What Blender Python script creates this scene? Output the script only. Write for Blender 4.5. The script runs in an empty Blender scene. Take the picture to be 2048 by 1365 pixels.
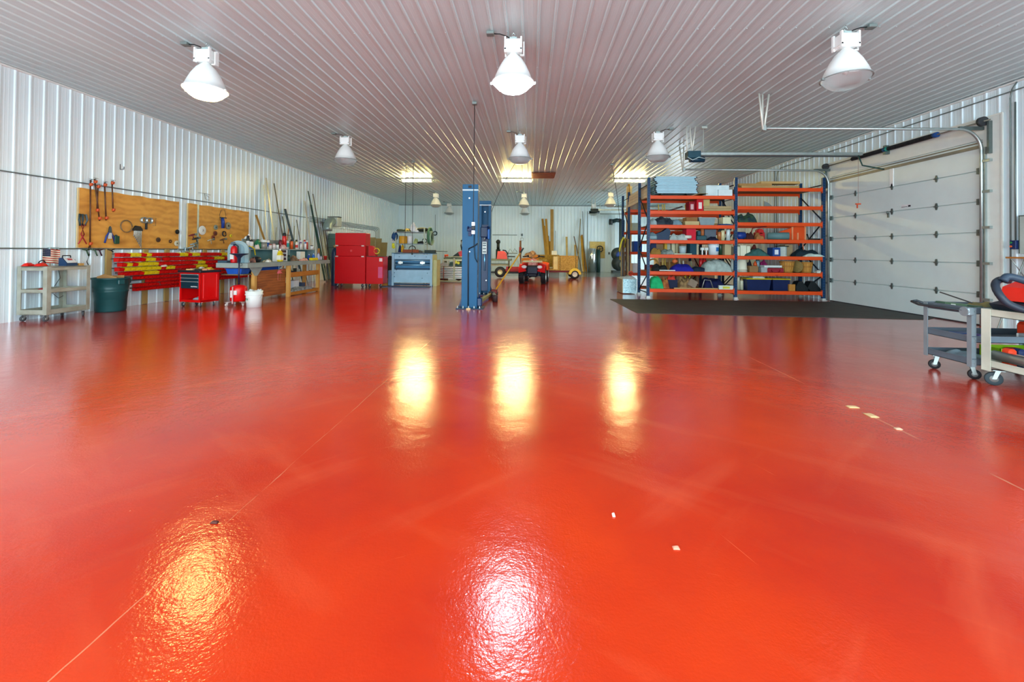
import bpy, bmesh, math, random
from math import sin, cos, pi, radians
from mathutils import Vector, Matrix, Euler, noise

random.seed(7)
S = bpy.context.scene
COL = S.collection

# ------------------------------------------------------------------ camera
H, CEIL, XL, XR, YB, YN = 1.367, 4.61, -9.36, 8.89, 29.29, -3.2
F, YAW, PITCH, ROLL, CY = 838.379, -.0443, -.0104, -.0101, 494.389
def _cam_rows():
    c, s = cos(YAW), sin(YAW);   A = Matrix(((c, -s, 0), (s, c, 0), (0, 0, 1)))
    c, s = cos(PITCH), sin(PITCH); B = Matrix(((1, 0, 0), (0, c, -s), (0, s, c)))
    c, s = cos(ROLL), sin(ROLL); D = Matrix(((c, 0, -s), (0, 1, 0), (s, 0, c)))
    return D @ B @ A
RC = _cam_rows()
cam = bpy.data.cameras.new('camera'); cam_ob = bpy.data.objects.new('camera', cam); COL.objects.link(cam_ob)
cam.sensor_width = 36.0; cam.sensor_fit = 'HORIZONTAL'; cam.lens = F / 2048 * 36
cam.shift_x = 0.0; cam.shift_y = -(682.5 - CY) / 2048
cam.clip_start = .05; cam.clip_end = 200
_r = RC.row
_m = Matrix((_r[0], _r[2], -Vector(_r[1]))).transposed().to_4x4()
_m.translation = (0, 0, H)
cam_ob.matrix_world = _m
S.camera = cam_ob

# a pixel of the 2048 x 1365 photograph turned into the point where its sight line meets a real plane
def _plane(px, py, ax, v):
    d = RC.transposed() @ Vector(((px - 1024) / F, 1, (CY - py) / F))
    o = Vector((0, 0, H)); t = (v - o[ax]) / d[ax]
    return o + d * t
def at(px, py, Y): return _plane(px, py, 1, Y)
def onx(px, py, X): return _plane(px, py, 0, X)
def fl(px, py, z=0.0): return _plane(px, py, 2, z)

# ------------------------------------------------------------------ view, world, daylight
S.view_settings.view_transform = 'Standard'; S.view_settings.look = 'None'
S.view_settings.gamma = 1.0; S.view_settings.use_curve_mapping = False
S.view_settings.exposure = EXPOSURE = 0.08
W = bpy.data.worlds.new('sky'); S.world = W; W.use_nodes = True
_n = W.node_tree.nodes; _bg = _n['Background']
_bg.inputs[0].default_value = (0.76, 0.92, 1.0, 1); _bg.inputs[1].default_value = SKY_POWER = 12.0
# the two open doorways behind the photographer let the daylight in
for x0, x1, y in ((-8.4, -.6, YN), (.6, 8.3, YN)):
    l = bpy.data.lights.new('daylight_portal', 'AREA'); l.shape = 'RECTANGLE'
    l.size = x1 - x0; l.size_y = 3.9; l.cycles.is_portal = True
    o = bpy.data.objects.new('daylight_portal', l); COL.objects.link(o)
    o.location = ((x0 + x1) / 2, y + .08, 2.0); o.rotation_euler = (radians(90), 0, 0)
# opening added by the far door tracks, unseen behind the racks, lights the back
l = bpy.data.lights.new('daylight_portal', 'AREA'); l.shape = 'RECTANGLE'; l.size = 4.1; l.size_y = 2.1; l.cycles.is_portal = True
o = bpy.data.objects.new('daylight_portal', l); COL.objects.link(o); o.location = (XR - .02, 25.3, 1.1); o.rotation_euler = (radians(90), 0, radians(90))

# ------------------------------------------------------------------ materials
def lin(c):
    if isinstance(c, str):
        c = c.lstrip('#'); c = tuple(int(c[i:i + 2], 16) / 255 for i in (0, 2, 4))
    return tuple(((v + .055) / 1.055) ** 2.4 if v > .04045 else v / 12.92 for v in c) + (1.0,)
_M = {}
def mat(c, rough=.55, metal=0.0, var=.10, sc=6.0, coat=0.0, bump=0.0, stretch=None, trans=0.0, alpha=1.0, emit=None, power=0, c2=None):
    key = (c, rough, metal, var, sc, coat, bump, stretch, trans, alpha, emit, power, c2)
    if key in _M: return _M[key]
    m = bpy.data.materials.new('surface_' + str(c).strip('#')); m.use_nodes = True
    N, L = m.node_tree.nodes, m.node_tree.links; b = N['Principled BSDF']
    base = lin(c)
    tc = N.new('ShaderNodeTexCoord'); nz = N.new('ShaderNodeTexNoise'); nz.inputs['Scale'].default_value = sc
    nz.inputs['Detail'].default_value = 4
    src = tc.outputs['Object']
    if stretch:
        mp = N.new('ShaderNodeMapping'); mp.inputs['Scale'].default_value = stretch
        L.new(src, mp.inputs['Vector']); src = mp.outputs['Vector']
    L.new(src, nz.inputs['Vector'])
    r = N.new('ShaderNodeValToRGB'); r.color_ramp.elements[0].position = .3; r.color_ramp.elements[1].position = .7
    lo = lin(c2) if c2 else tuple(max(0, v * (1 - var)) for v in base[:3]) + (1,)
    r.color_ramp.elements[0].color = lo
    r.color_ramp.elements[1].color = base if c2 else tuple(min(1, v * (1 + var * .6)) for v in base[:3]) + (1,)
    L.new(nz.outputs['Fac'], r.inputs['Fac']); L.new(r.outputs['Color'], b.inputs['Base Color'])
    b.inputs['Roughness'].default_value = rough; b.inputs['Metallic'].default_value = metal
    b.inputs['Coat Weight'].default_value = coat
    if not metal and not trans: b.inputs['Specular IOR Level'].default_value = .32
    b.inputs['Transmission Weight'].default_value = trans; b.inputs['Alpha'].default_value = alpha
    if emit:
        b.inputs['Emission Color'].default_value = lin(emit); b.inputs['Emission Strength'].default_value = power
    if bump:
        bp = N.new('ShaderNodeBump'); bp.inputs['Strength'].default_value = bump; bp.inputs['Distance'].default_value = .01
        L.new(nz.outputs['Fac'], bp.inputs['Height']); L.new(bp.outputs['Normal'], b.inputs['Normal'])
    _M[key] = m; return m

def plywood(c1='#c98a3a', c2='#9a5f22', sc=3.0, rough=.6, st=(1, .35, 2.6)):
    key = ('ply', c1, c2, sc, st)
    if key in _M: return _M[key]
    m = bpy.data.materials.new('plywood'); m.use_nodes = True
    N, L = m.node_tree.nodes, m.node_tree.links; b = N['Principled BSDF']
    tc = N.new('ShaderNodeTexCoord'); mp = N.new('ShaderNodeMapping'); mp.inputs['Scale'].default_value = st
    nz = N.new('ShaderNodeTexNoise'); nz.inputs['Scale'].default_value = sc; nz.inputs['Detail'].default_value = 6
    nz.inputs['Distortion'].default_value = 1.3
    wv = N.new('ShaderNodeTexWave'); wv.inputs['Scale'].default_value = sc * .6; wv.inputs['Distortion'].default_value = 9; wv.bands_direction = 'Z'
    wv.inputs['Detail'].default_value = 2
    mx = N.new('ShaderNodeMix'); mx.data_type = 'FLOAT'; mx.inputs[0].default_value = .13
    L.new(tc.outputs['Object'], mp.inputs['Vector']); L.new(mp.outputs[0], nz.inputs['Vector']); L.new(mp.outputs[0], wv.inputs['Vector'])
    L.new(nz.outputs['Fac'], mx.inputs[2]); L.new(wv.outputs['Fac'], mx.inputs[3])
    r = N.new('ShaderNodeValToRGB'); r.color_ramp.elements[0].color = lin(c2); r.color_ramp.elements[1].color = lin(c1)
    r.color_ramp.elements[0].position = .25; r.color_ramp.elements[1].position = .6
    L.new(mx.outputs[0], r.inputs['Fac']); L.new(r.outputs['Color'], b.inputs['Base Color'])
    b.inputs['Roughness'].default_value = rough
    _M[key] = m; return m

# ------------------------------------------------------------------ mesh building
class MB:
    def __init__(s): s.v, s.f, s.sm, s.mi, s.mats, s.cur = [], [], [], [], [], 0
    def mat(s, m):
        if m not in s.mats: s.mats.append(m)
        s.cur = s.mats.index(m); return s
    def add(s, vs, fs, smooth=False, M=None):
        b = len(s.v)
        s.v += [tuple(M @ Vector(v)) if M else tuple(v) for v in vs]
        for f in fs: s.f.append(tuple(b + i for i in f)); s.sm.append(smooth); s.mi.append(s.cur)
        return s
    def box(s, x0, x1, y0, y1, z0, z1, M=None, bev=0.0):
        if bev > 0:
            b = min(bev, abs(x1 - x0) / 2.1, abs(y1 - y0) / 2.1, abs(z1 - z0) / 2.1)
            vs, idx = [], {}
            for ix, X in ((0, x0), (1, x1)):
                for iy, Y in ((0, y0), (1, y1)):
                    for iz, Z in ((0, z0), (1, z1)):
                        sx, sy, sz = (1, -1)[ix], (1, -1)[iy], (1, -1)[iz]
                        for a, p in enumerate(((X, Y + sy * b, Z + sz * b), (X + sx * b, Y, Z + sz * b), (X + sx * b, Y + sy * b, Z))):
                            idx[ix, iy, iz, a] = len(vs); vs.append(p)
            fs = []
            for i in (0, 1):
                q = [idx[i, 0, 0, 0], idx[i, 1, 0, 0], idx[i, 1, 1, 0], idx[i, 0, 1, 0]]; fs.append(q if i else q[::-1])
                q = [idx[0, i, 0, 1], idx[1, i, 0, 1], idx[1, i, 1, 1], idx[0, i, 1, 1]]; fs.append(q[::-1] if i else q)
                q = [idx[0, 0, i, 2], idx[1, 0, i, 2], idx[1, 1, i, 2], idx[0, 1, i, 2]]; fs.append(q if i else q[::-1])
            for i in (0, 1):
                for j in (0, 1):
                    fs.append([idx[i, j, 0, 0], idx[i, j, 1, 0], idx[i, j, 1, 1], idx[i, j, 0, 1]])
                    fs.append([idx[i, 0, j, 0], idx[i, 1, j, 0], idx[i, 1, j, 2], idx[i, 0, j, 2]])
                    fs.append([idx[0, i, j, 1], idx[1, i, j, 1], idx[1, i, j, 2], idx[0, i, j, 2]])
            for i in (0, 1):
                for j in (0, 1):
                    for k in (0, 1): fs.append([idx[i, j, k, 0], idx[i, j, k, 1], idx[i, j, k, 2]])
            return s.add(vs, fs, M=M)
        vs = [(x0, y0, z0), (x1, y0, z0), (x1, y1, z0), (x0, y1, z0), (x0, y0, z1), (x1, y0, z1), (x1, y1, z1), (x0, y1, z1)]
        return s.add(vs, [(3, 2, 1, 0), (4, 5, 6, 7), (0, 1, 5, 4), (1, 2, 6, 5), (2, 3, 7, 6), (3, 0, 4, 7)], M=M)
    def cyl(s, p0, p1, r, r2=None, n=12, cap=True, smooth=True):
        p0, p1 = Vector(p0), Vector(p1); d = (p1 - p0)
        if d.length < 1e-6: return s
        q = d.to_track_quat('Z', 'Y'); r2 = r if r2 is None else r2
        vs = [p0 + q @ Vector((r * cos(2 * pi * i / n), r * sin(2 * pi * i / n), 0)) for i in range(n)]
        vs += [p1 + q @ Vector((r2 * cos(2 * pi * i / n), r2 * sin(2 * pi * i / n), 0)) for i in range(n)]
        s.add(vs, [(i, (i + 1) % n, n + (i + 1) % n, n + i) for i in range(n)], smooth)
        if cap:
            b = len(s.v) - 2 * n
            s.f.append(tuple(b + i for i in range(n))[::-1]); s.f.append(tuple(b + n + i for i in range(n)))
            s.sm += [False, False]; s.mi += [s.cur, s.cur]
        return s
    def tube(s, pts, r, n=8, closed=False, smooth=True):
        P = [Vector(p) for p in pts]; m = len(P); up = Vector((0, 0, 1)); rings = []
        for i, p in enumerate(P):
            a = P[(i - 1) % m] if (i or closed) else P[0]; b = P[(i + 1) % m] if (i < m - 1 or closed) else P[-1]
            t = (b - a).normalized()
            u = t.cross(up)
            if u.length < .05: u = t.cross(Vector((1, 0, 0)))
            u.normalize(); w = u.cross(t)
            rr = r[i] if isinstance(r, (list, tuple)) else r
            rings.append([p + u * rr * cos(2 * pi * k / n) + w * rr * sin(2 * pi * k / n) for k in range(n)])
        vs = [v for g in rings for v in g]; fs = []
        for i in range(m if closed else m - 1):
            j = (i + 1) % m
            for k in range(n): fs.append((i * n + k, i * n + (k + 1) % n, j * n + (k + 1) % n, j * n + k))
        if not closed: fs += [tuple(range(n))[::-1], tuple((m - 1) * n + k for k in range(n))]
        return s.add(vs, fs, smooth)
    def lathe(s, prof, c=(0, 0, 0), n=24, smooth=True, M=None, axis='z'):
        vs, fs = [], []; m = len(prof)
        for r, z in prof:
            for k in range(n):
                a = 2 * pi * k / n; x, y = r * cos(a), r * sin(a)
                p = (x, y, z) if axis == 'z' else ((z, x, y) if axis == 'x' else (y, z, x))
                vs.append((p[0] + c[0], p[1] + c[1], p[2] + c[2]))
        for i in range(m - 1):
            for k in range(n): fs.append((i * n + k, i * n + (k + 1) % n, (i + 1) * n + (k + 1) % n, (i + 1) * n + k))
        return s.add(vs, fs, smooth, M)
    def prism(s, poly, d0, d1, axis='y', M=None):
        n = len(poly)
        def P(a, b, d): return {'y': (a, d, b), 'x': (d, a, b), 'z': (a, b, d)}[axis]
        vs = [P(a, b, d0) for a, b in poly] + [P(a, b, d1) for a, b in poly]
        return s.add(vs, [tuple(range(n)), tuple(range(n, 2 * n))[::-1]] + [(i, i + n, (i + 1) % n + n, (i + 1) % n) for i in range(n)], M=M)
    def ball(s, c, rx, ry=None, rz=None, n=14, m=9, wob=0.0, seed=0, flat=False, M=None):
        ry = ry or rx; rz = rz or rx; vs, fs = [], []
        for j in range(m + 1):
            t = pi * j / m
            for i in range(n):
                a = 2 * pi * i / n; d = Vector((sin(t) * cos(a), sin(t) * sin(a), cos(t)))
                k = 1 + (wob * noise.noise(d * 2.3 + Vector((seed * 3.7, seed, 0))) + wob * .6 * noise.noise(d * 6 + Vector((seed, 0, 5)))if wob else 0)
                z = d.z * rz * k
                if flat: z = max(z, -rz * .55) 
                vs.append((c[0] + d.x * rx * k, c[1] + d.y * ry * k, c[2] + z))
        for j in range(m):
            for i in range(n): fs.append((j * n + i, (j + 1) * n + i, (j + 1) * n + (i + 1) % n, j * n + (i + 1) % n))
        return s.add(vs, fs, True, M)
    def heap(s, x0, x1, y0, y1, z0, h, seed=0, rough=.5, nx=30, ny=14, fold=0):
        """a crumpled pile resting on z0"""
        vs, fs = [], []
        for j in range(ny + 1):
            for i in range(nx + 1):
                u, v = i / nx, j / ny
                e = (max(0, 1 - (2 * u - 1) ** 4) * max(0, 1 - (2 * v - 1) ** 4)) ** .6
                rg = min(rough, .6); k = .75 + rg * noise.noise(Vector((u * 2.6 + seed * 9.1, v * 2, seed))) + rg * .28 * noise.noise(Vector((u * 8, v * 6 + seed, 3)))
                if fold: k += .06 * sin((u * fold + v * fold * .6) * 2 * pi + 2 * noise.noise(Vector((u * 3, v * 3, seed))))
                vs.append((x0 + (x1 - x0) * u, y0 + (y1 - y0) * v, z0 + .004 + h * e * max(.15, k)))
        w = nx + 1
        for j in range(ny):
            for i in range(nx): fs.append((j * w + i, j * w + i + 1, (j + 1) * w + i + 1, (j + 1) * w + i))
        b = len(vs)
        rim = [i for i in range(w)] + [j * w + nx for j in range(1, ny + 1)] + [ny * w + i for i in range(nx - 1, -1, -1)] + [j * w for j in range(ny - 1, 0, -1)]
        vs += [(vs[i][0], vs[i][1], z0) for i in rim]; k = len(rim)
        fs += [(rim[i], b + i, b + (i + 1) % k, rim[(i + 1) % k]) for i in range(k)] + [tuple(b + i for i in range(k))]
        return s.add(vs, fs, True)
    def mesh(s, name, m=None, origin=None):
        me = bpy.data.meshes.new(name); o = origin or (0, 0, 0)
        me.from_pydata([(a - o[0], b - o[1], c - o[2]) for a, b, c in s.v], [], s.f)
        me.polygons.foreach_set('use_smooth', s.sm)
        if s.mats:
            for k in s.mats: me.materials.append(k)
            me.polygons.foreach_set('material_index', s.mi)
        elif m: me.materials.append(m)
        me.update(); bm = bmesh.new(); bm.from_mesh(me); bmesh.ops.recalc_face_normals(bm, faces=bm.faces); bm.to_mesh(me); bm.free()
        return me
    def build(s, name, m=None, parent=None, label=None):
        o = bpy.data.objects.new(name, s.mesh(name, m)); COL.objects.link(o)
        if parent: o.parent = parent
        if label: o['label'] = label
        return o
    def solo(s, name, m, label, cat, group=None):
        """a thing that is one mesh: its origin goes to the middle of its base"""
        xs, ys, zs = zip(*s.v); og = ((min(xs) + max(xs)) / 2, (min(ys) + max(ys)) / 2, min(zs))
        o = bpy.data.objects.new(name, s.mesh(name, m, og)); COL.objects.link(o); o.location = og
        o['label'] = label; o['category'] = cat
        if group: o['group'] = group
        return o

def thing(name, label, cat, loc=(0, 0, 0), rz=0.0, group=None):
    o = bpy.data.objects.new(name, None); COL.objects.link(o); o.empty_display_size = .1
    o.location = loc; o.rotation_euler = (0, 0, rz); o['label'] = label; o['category'] = cat
    if group: o['group'] = group
    return o
def copy_tree(o, parent=None):
    c = o.copy(); COL.objects.link(c); c.parent = parent
    for ch in list(o.children): copy_tree(ch, c)
    return c
def struct(name, mb, m, parent=None):
    o = mb.build(name, m, parent)
    if not parent: o['kind'] = 'structure'
    return o
def arc(c, r, a0, a1, n, plane='xz'):
    out = []
    for i in range(n + 1):
        a = radians(a0 + (a1 - a0) * i / n); u, v = r * cos(a), r * sin(a)
        out.append({'xz': (c[0] + u, c[1], c[2] + v), 'yz': (c[0], c[1] + u, c[2] + v), 'xy': (c[0] + u, c[1] + v, c[2])}[plane])
    return out
def curved(pts, n=5):
    P = [Vector(p) for p in pts]; out = []
    for i in range(len(P) - 1):
        a, b, c, d = P[max(i - 1, 0)], P[i], P[i + 1], P[min(i + 2, len(P) - 1)]
        for k in range(n):
            t = k / n; out.append(.5 * ((2 * b) + (c - a) * t + (2 * a - 5 * b + 4 * c - d) * t * t + (3 * b - a - 3 * c + d) * t ** 3))
    return out + [P[-1]]
def lettering(name, text, size, m, parent, loc, rot, bold=0.0):
    cu = bpy.data.curves.new('lettering', 'FONT'); cu.body = text; cu.size = size; cu.extrude = .0008; cu.offset = bold
    cu.align_x = 'CENTER'; cu.align_y = 'CENTER'
    t = bpy.data.objects.new('lettering', cu); COL.objects.link(t)
    dg = bpy.context.evaluated_depsgraph_get(); me = bpy.data.meshes.new_from_object(t.evaluated_get(dg))
    bpy.data.objects.remove(t)
    o = bpy.data.objects.new(name, me); me.materials.clear(); me.materials.append(m); COL.objects.link(o)
    o.parent = parent; o.location = loc; o.rotation_euler = rot
    return o
# ================================================================== SETTING
def steel_sheet(name, c, rough=.32, c2=None, var=.05):
    m = bpy.data.materials.new(name); m.use_nodes = True
    N, L = m.node_tree.nodes, m.node_tree.links; b = N['Principled BSDF']
    tc = N.new('ShaderNodeTexCoord'); nz = N.new('ShaderNodeTexNoise'); nz.inputs['Scale'].default_value = .9; nz.inputs['Detail'].default_value = 3
    L.new(tc.outputs['Object'], nz.inputs['Vector'])
    r = N.new('ShaderNodeValToRGB'); base = lin(c); r.color_ramp.elements[0].position = .35; r.color_ramp.elements[1].position = .65
    r.color_ramp.elements[0].color = tuple(v * (1 - var) for v in base[:3]) + (1,); r.color_ramp.elements[1].color = base
    L.new(nz.outputs['Fac'], r.inputs['Fac']); L.new(r.outputs['Color'], b.inputs['Base Color'])
    n2 = N.new('ShaderNodeTexNoise'); n2.inputs['Scale'].default_value = 2.2; L.new(tc.outputs['Object'], n2.inputs['Vector'])
    bp = N.new('ShaderNodeBump'); bp.inputs['Strength'].default_value = .12; bp.inputs['Distance'].default_value = .02
    L.new(n2.outputs['Fac'], bp.inputs['Height']); L.new(bp.outputs['Normal'], b.inputs['Normal'])
    b.inputs['Roughness'].default_value = rough
    return m
M_WALL = steel_sheet('painted_wall_steel', '#dbedf3', .33)
M_CEIL = steel_sheet('painted_ceiling_steel', '#b9d0d1', .33)
M_TRIM = mat('#dde2e0', .4, var=.04)
M_GALV = mat('#a9b6b4', .38, .75, var=.12, sc=9)
M_GALVD = mat('#6f7d7b', .42, .7, var=.15, sc=12)
M_BLACK = mat('#1b1d20', .5, var=.25)
M_DARK = mat('#33383b', .5, var=.2)
M_WHITE = mat('#e9ecea', .4, var=.04)

def rib_profile(L0, L1, pitch=.2286, depth=.02):
    """panel profile along t: wide flat with two shallow ridges, then a tall rib"""
    out = [(L0, 0)]; n = int((L1 - L0) / pitch)
    for k in range(n + 1):
        t = L0 + k * pitch + .05
        for dt, h in ((0, 0), (.012, depth), (.034, depth), (.046, 0), (.09, 0), (.096, .0015), (.108, .0015), (.114, 0), (.152, 0), (.158, .0015), (.170, .0015), (.176, 0)):
            if t + dt < L1: out.append((t + dt, h))
    out.append((L1, 0)); return out
def strip(mb, prof, fn, a, b):
    vs = []
    for t, h in prof: vs.append(fn(t, h, a)); vs.append(fn(t, h, b))
    mb.add(vs, [(2 * i, 2 * i + 1, 2 * i + 3, 2 * i + 2) for i in range(len(prof) - 1)])

# floor: red epoxy paint over a slab, bare concrete towards the far wall
def floor_material():
    m = bpy.data.materials.new('red_floor_paint'); m.use_nodes = True
    N, L = m.node_tree.nodes, m.node_tree.links; b = N['Principled BSDF']
    def nd(t, **k):
        n = N.new(t)
        for a, v in k.items(): setattr(n, a, v)
        return n
    def math_(op, a, bb=None, cl=False):
        n = nd('ShaderNodeMath', operation=op); n.use_clamp = cl
        for i, v in enumerate((a, bb)):
            if v is None: continue
            if isinstance(v, (int, float)): n.inputs[i].default_value = v
            else: L.new(v, n.inputs[i])
        return n.outputs[0]
    def noise_(scale, detail=4, st=(1, 1, 1), rot=0, dist=0):
        m0 = nd('ShaderNodeMapping'); m0.inputs['Rotation'].default_value = (0, 0, rot); L.new(tc.outputs['Object'], m0.inputs['Vector'])
        mp = nd('ShaderNodeMapping'); mp.inputs['Scale'].default_value = st; L.new(m0.outputs[0], mp.inputs['Vector']); n = nd('ShaderNodeTexNoise'); n.inputs['Scale'].default_value = scale
        n.inputs['Detail'].default_value = detail; n.inputs['Distortion'].default_value = dist; L.new(mp.outputs[0], n.inputs['Vector']); return n.outputs['Fac']
    def ramp(f, p0, p1, c0=(0, 0, 0, 1), c1=(1, 1, 1, 1)):
        r = nd('ShaderNodeValToRGB'); r.color_ramp.elements[0].position = p0; r.color_ramp.elements[1].position = p1
        r.color_ramp.elements[0].color = c0; r.color_ramp.elements[1].color = c1; L.new(f, r.inputs['Fac']); return r.outputs['Color']
    def mix(f, a, c):
        n = nd('ShaderNodeMix', data_type='RGBA')
        if isinstance(f, float): n.inputs[0].default_value = f
        else: L.new(f, n.inputs[0])
        for i, v in ((6, a), (7, c)):
            if isinstance(v, tuple): n.inputs[i].default_value = v
            else: L.new(v, n.inputs[i])
        return n.outputs[2]
    tc = nd('ShaderNodeTexCoord'); sp = nd('ShaderNodeSeparateXYZ'); L.new(tc.outputs['Object'], sp.inputs[0])
    X, Y = sp.outputs[0], sp.outputs[1]
    red = ramp(noise_(.7, 7), .36, .64, (.46, .017, .0008, 1), (.60, .036, .001, 1))
    # scuffs: long faint strokes in several directions
    col = red
    for rot, sc, st, p, w in ((.6, .55, (1, 5, 1), .56, .22), (-.8, .6, (1, 5, 1), .58, .22), (1.2, 1.6, (1, 30, 1), .72, .5), (-.45, 2.0, (1, 34, 1), .73, .5), (.25, 2.6, (1, 40, 1), .745, .5), (-1.3, 3.0, (1, 34, 1), .75, .5)):
        k = ramp(noise_(sc, 6, st, rot, .25), p, p + (.16 if w < .3 else .03))
        col = mix(math_('MULTIPLY', k, w), col, (.78, .14, .05, 1))
    # paint rubbed through to the slab: tiny pale flecks, and worn joint lines
    k = ramp(noise_(26, 2), .80, .82); col = mix(math_('MULTIPLY', k, .8), col, (.75, .42, .22, 1))
    wob = math_('MULTIPLY', math_('SUBTRACT', noise_(3, 3), .5), .03)
    def line(coord, pos, w):
        d = math_('ABSOLUTE', math_('SUBTRACT', math_('ADD', coord, wob), pos)); return math_('LESS_THAN', d, w)
    broken = ramp(noise_(1.6, 4), .42, .56)
    jl = math_('MAXIMUM', line(X, 2.9, .007), line(X, -1.5, .003))
    jl = math_('MAXIMUM', jl, line(Y, 14.6, .008))
    col = mix(math_('MULTIPLY', math_('MULTIPLY', jl, broken), .75), col, (.62, .25, .12, 1))
    # bare slab beyond the paint
    edge = math_('ADD', Y, math_('MULTIPLY', math_('SUBTRACT', noise_(1.2, 4), .5), .5))
    bare = math_('GREATER_THAN', edge, 23.4)
    col = mix(bare, col, ramp(noise_(3, 5), .3, .7, (.13, .14, .12, 1), (.22, .23, .20, 1)))
    L.new(col, b.inputs['Base Color'])
    rr = ramp(noise_(1.1, 5), .3, .75, (.12, .12, .12, 1), (.24, .24, .24, 1))
    L.new(mix(bare, rr, (.4, .4, .4, 1)), b.inputs['Roughness'])
    b.inputs['IOR'].default_value = 1.33
    b.inputs['Coat Weight'].default_value = .9; b.inputs['Coat IOR'].default_value = 1.28; b.inputs['Coat Roughness'].default_value = .12
    h = math_('ADD', math_('ADD', math_('MULTIPLY', noise_(38, 2), .35), math_('MULTIPLY', noise_(95, 2), .30)), math_('ADD', noise_(7, 3), math_('MULTIPLY', noise_(1.5, 2), 2.0)))
    bp = nd('ShaderNodeBump'); bp.inputs['Strength'].default_value = .35; bp.inputs['Distance'].default_value = .006
    L.new(h, bp.inputs['Height']); L.new(bp.outputs[0], b.inputs['Normal']); L.new(bp.outputs[0], b.inputs['Coat Normal'])
    return m
struct('floor', MB().box(XL - .1, XR + .1, YN - .5, YB + .1, -.15, 0), floor_material())

mb = MB(); strip(mb, rib_profile(XL, XR), lambda t, h, y: (t, y, CEIL - h), YN, YB)
sc = MB()
for j in range(27):
    y = 1.3 + j * 1.2 - 0
    if y > 20: break
    for k in range(80):
        x = XL + k * .2286 + .05 + .023
        if abs(x) < XR: mb.cyl((x, y, CEIL - .02), (x, y, CEIL - .027), .007, n=5)
mb.box(XL, XR, YN, YB, CEIL + .002, CEIL + .06)
struct('ceiling', mb, M_CEIL)

mb = MB(); strip(mb, rib_profile(YN, YB), lambda t, h, z: (XL + h, t, z), 0, CEIL); mb.box(XL - .15, XL - .002, YN, YB, 0, CEIL)
struct('wall_left', mb, M_WALL)
DY0, DY1, DZ = 8.62, 12.80, 3.66       # the overhead door in the right wall
mb = MB()
for a, b, z0 in ((YN, DY0 - .34, 0), (DY0 - .34, DY1 + .25, 4.08), (DY1 + .25, 23.2, 0), (23.2, 27.4, 2.2), (27.4, YB, 0)):  # the low gap at the far end is the added daylight opening
    strip(mb, rib_profile(a, b), lambda t, h, z: (XR - h, t, z), z0, CEIL); mb.box(XR + .002, XR + .15, a, b, z0, CEIL)
struct('wall_right', mb, M_WALL)
mb = MB(); strip(mb, rib_profile(XL, XR), lambda t, h, z: (t, YB - h, z), 0, CEIL); mb.box(XL, XR, YB + .002, YB + .15, 0, CEIL)
struct('wall_back', mb, M_WALL)
mb = MB()
for a, b, z0, z1 in ((XL, -8.4, 0, CEIL), (-8.4, 8.3, 3.95, CEIL), (-.6, .6, 0, 3.95), (8.3, XR, 0, CEIL)):
    mb.box(a, b, YN - .12, YN, z0, z1)
struct('wall_near', mb, M_WALL)
mb = MB().box(XL, XL + .045, YN, YB, CEIL - .05, CEIL - .02); struct('trim_1', mb, M_TRIM)
mb = MB().box(XR - .045, XR, YN, YB, CEIL - .05, CEIL - .02); struct('trim_2', mb, M_TRIM)
mb = MB().box(XL + .05, XR - .05, YB - .045, YB, CEIL - .06, CEIL - .02); struct('trim_3', mb, mat('#7d8a8c', .5))
# flat flashing round the overhead door opening, and flat lower sheeting by the cart
mb = MB().box(XR - .03, XR + .1, DY0 - .34, DY0, 0, 4.08).box(XR - .03, XR + .1, DY1, DY1 + .25, 0, 4.08).box(XR - .03, XR + .1, DY0, DY1, DZ, 4.08)
mb.box(XR - .045, XR - .03, DY0 - .36, DY1 + .27, 4.06, 4.09).box(XR - .045, XR - .03, DY0 - .36, DY0 - .33, 0, 4.06)
struct('trim_4', mb, mat('#dde3dc', .4, var=.04))

# overhead door: six insulated sections with hinges
d = thing('door_1', 'x', 'x'); del d['label'], d['category']; d['kind'] = 'structure'; d.location = (XR, 0, 0)
m_door = mat('#d8e5e2', .42, var=.03, sc=3, bump=.1)
for k in range(6):
    mb = MB().box(-.015, .03, DY0, DY1, k * .61 + .012, k * .61 + .606, bev=.006)
    mb.build('door_section', m_door, d)
MB().box(.03, .06, DY0, DY1, .0, 3.66).build('gap_backing', m_door, d)  # unseen backing added to stop light leaking between the sections
MB().box(-.04, .01, DY0, DY1, 0, .022).build('bottom_seal', M_DARK, d)
def hinge(y, z, par):
    mb = MB().prism([(y - .014, z - .075), (y + .014, z - .075), (y + .035, z), (y + .014, z + .075), (y - .014, z + .075), (y - .035, z)], -.03, -.014, axis='x')
    mb.cyl((-.035, y - .045, z), (-.035, y + .045, z), .011, n=8)
    mb.build('hinge', M_GALVD, par)
for z in (.61, 1.22, 1.83, 2.44, 3.05):
    for y in (9.57, 10.70, 11.86): hinge(y, z, d)
    for y in (DY0 + .04, DY1 - .04):
        mb = MB().box(-.06, -.014, y - .05, y + .05, z - .06, z + .06); mb.cyl((-.06, y, z), (-.06, y + (-.08 if y < 10 else .08), z), .02, n=8)
        mb.build('roller_bracket', M_GALVD, d)
MB().box(-.05, -.014, DY0, DY1, 3.50, 3.56).box(-.055, -.014, DY0, DY1, 3.60, 3.62).build('strut', mat('#8d8a7a', .5, .4), d)
MB().box(-.03, -.014, 10.66, 10.76, 3.05, 3.52).build('operator_bracket', M_WHITE, d)
MB().box(-.02, -.014, 10.20, 10.44, 2.51, 2.57).build('maker_plate', mat('#e8e8e8', .4), d)
MB().box(-.022, -.015, 10.20, 10.26, 2.51, 2.55).box(-.022, -.015, 10.28, 10.44, 2.515, 2.525).build('plate_print', mat('#20242c', .5), d)
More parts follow.
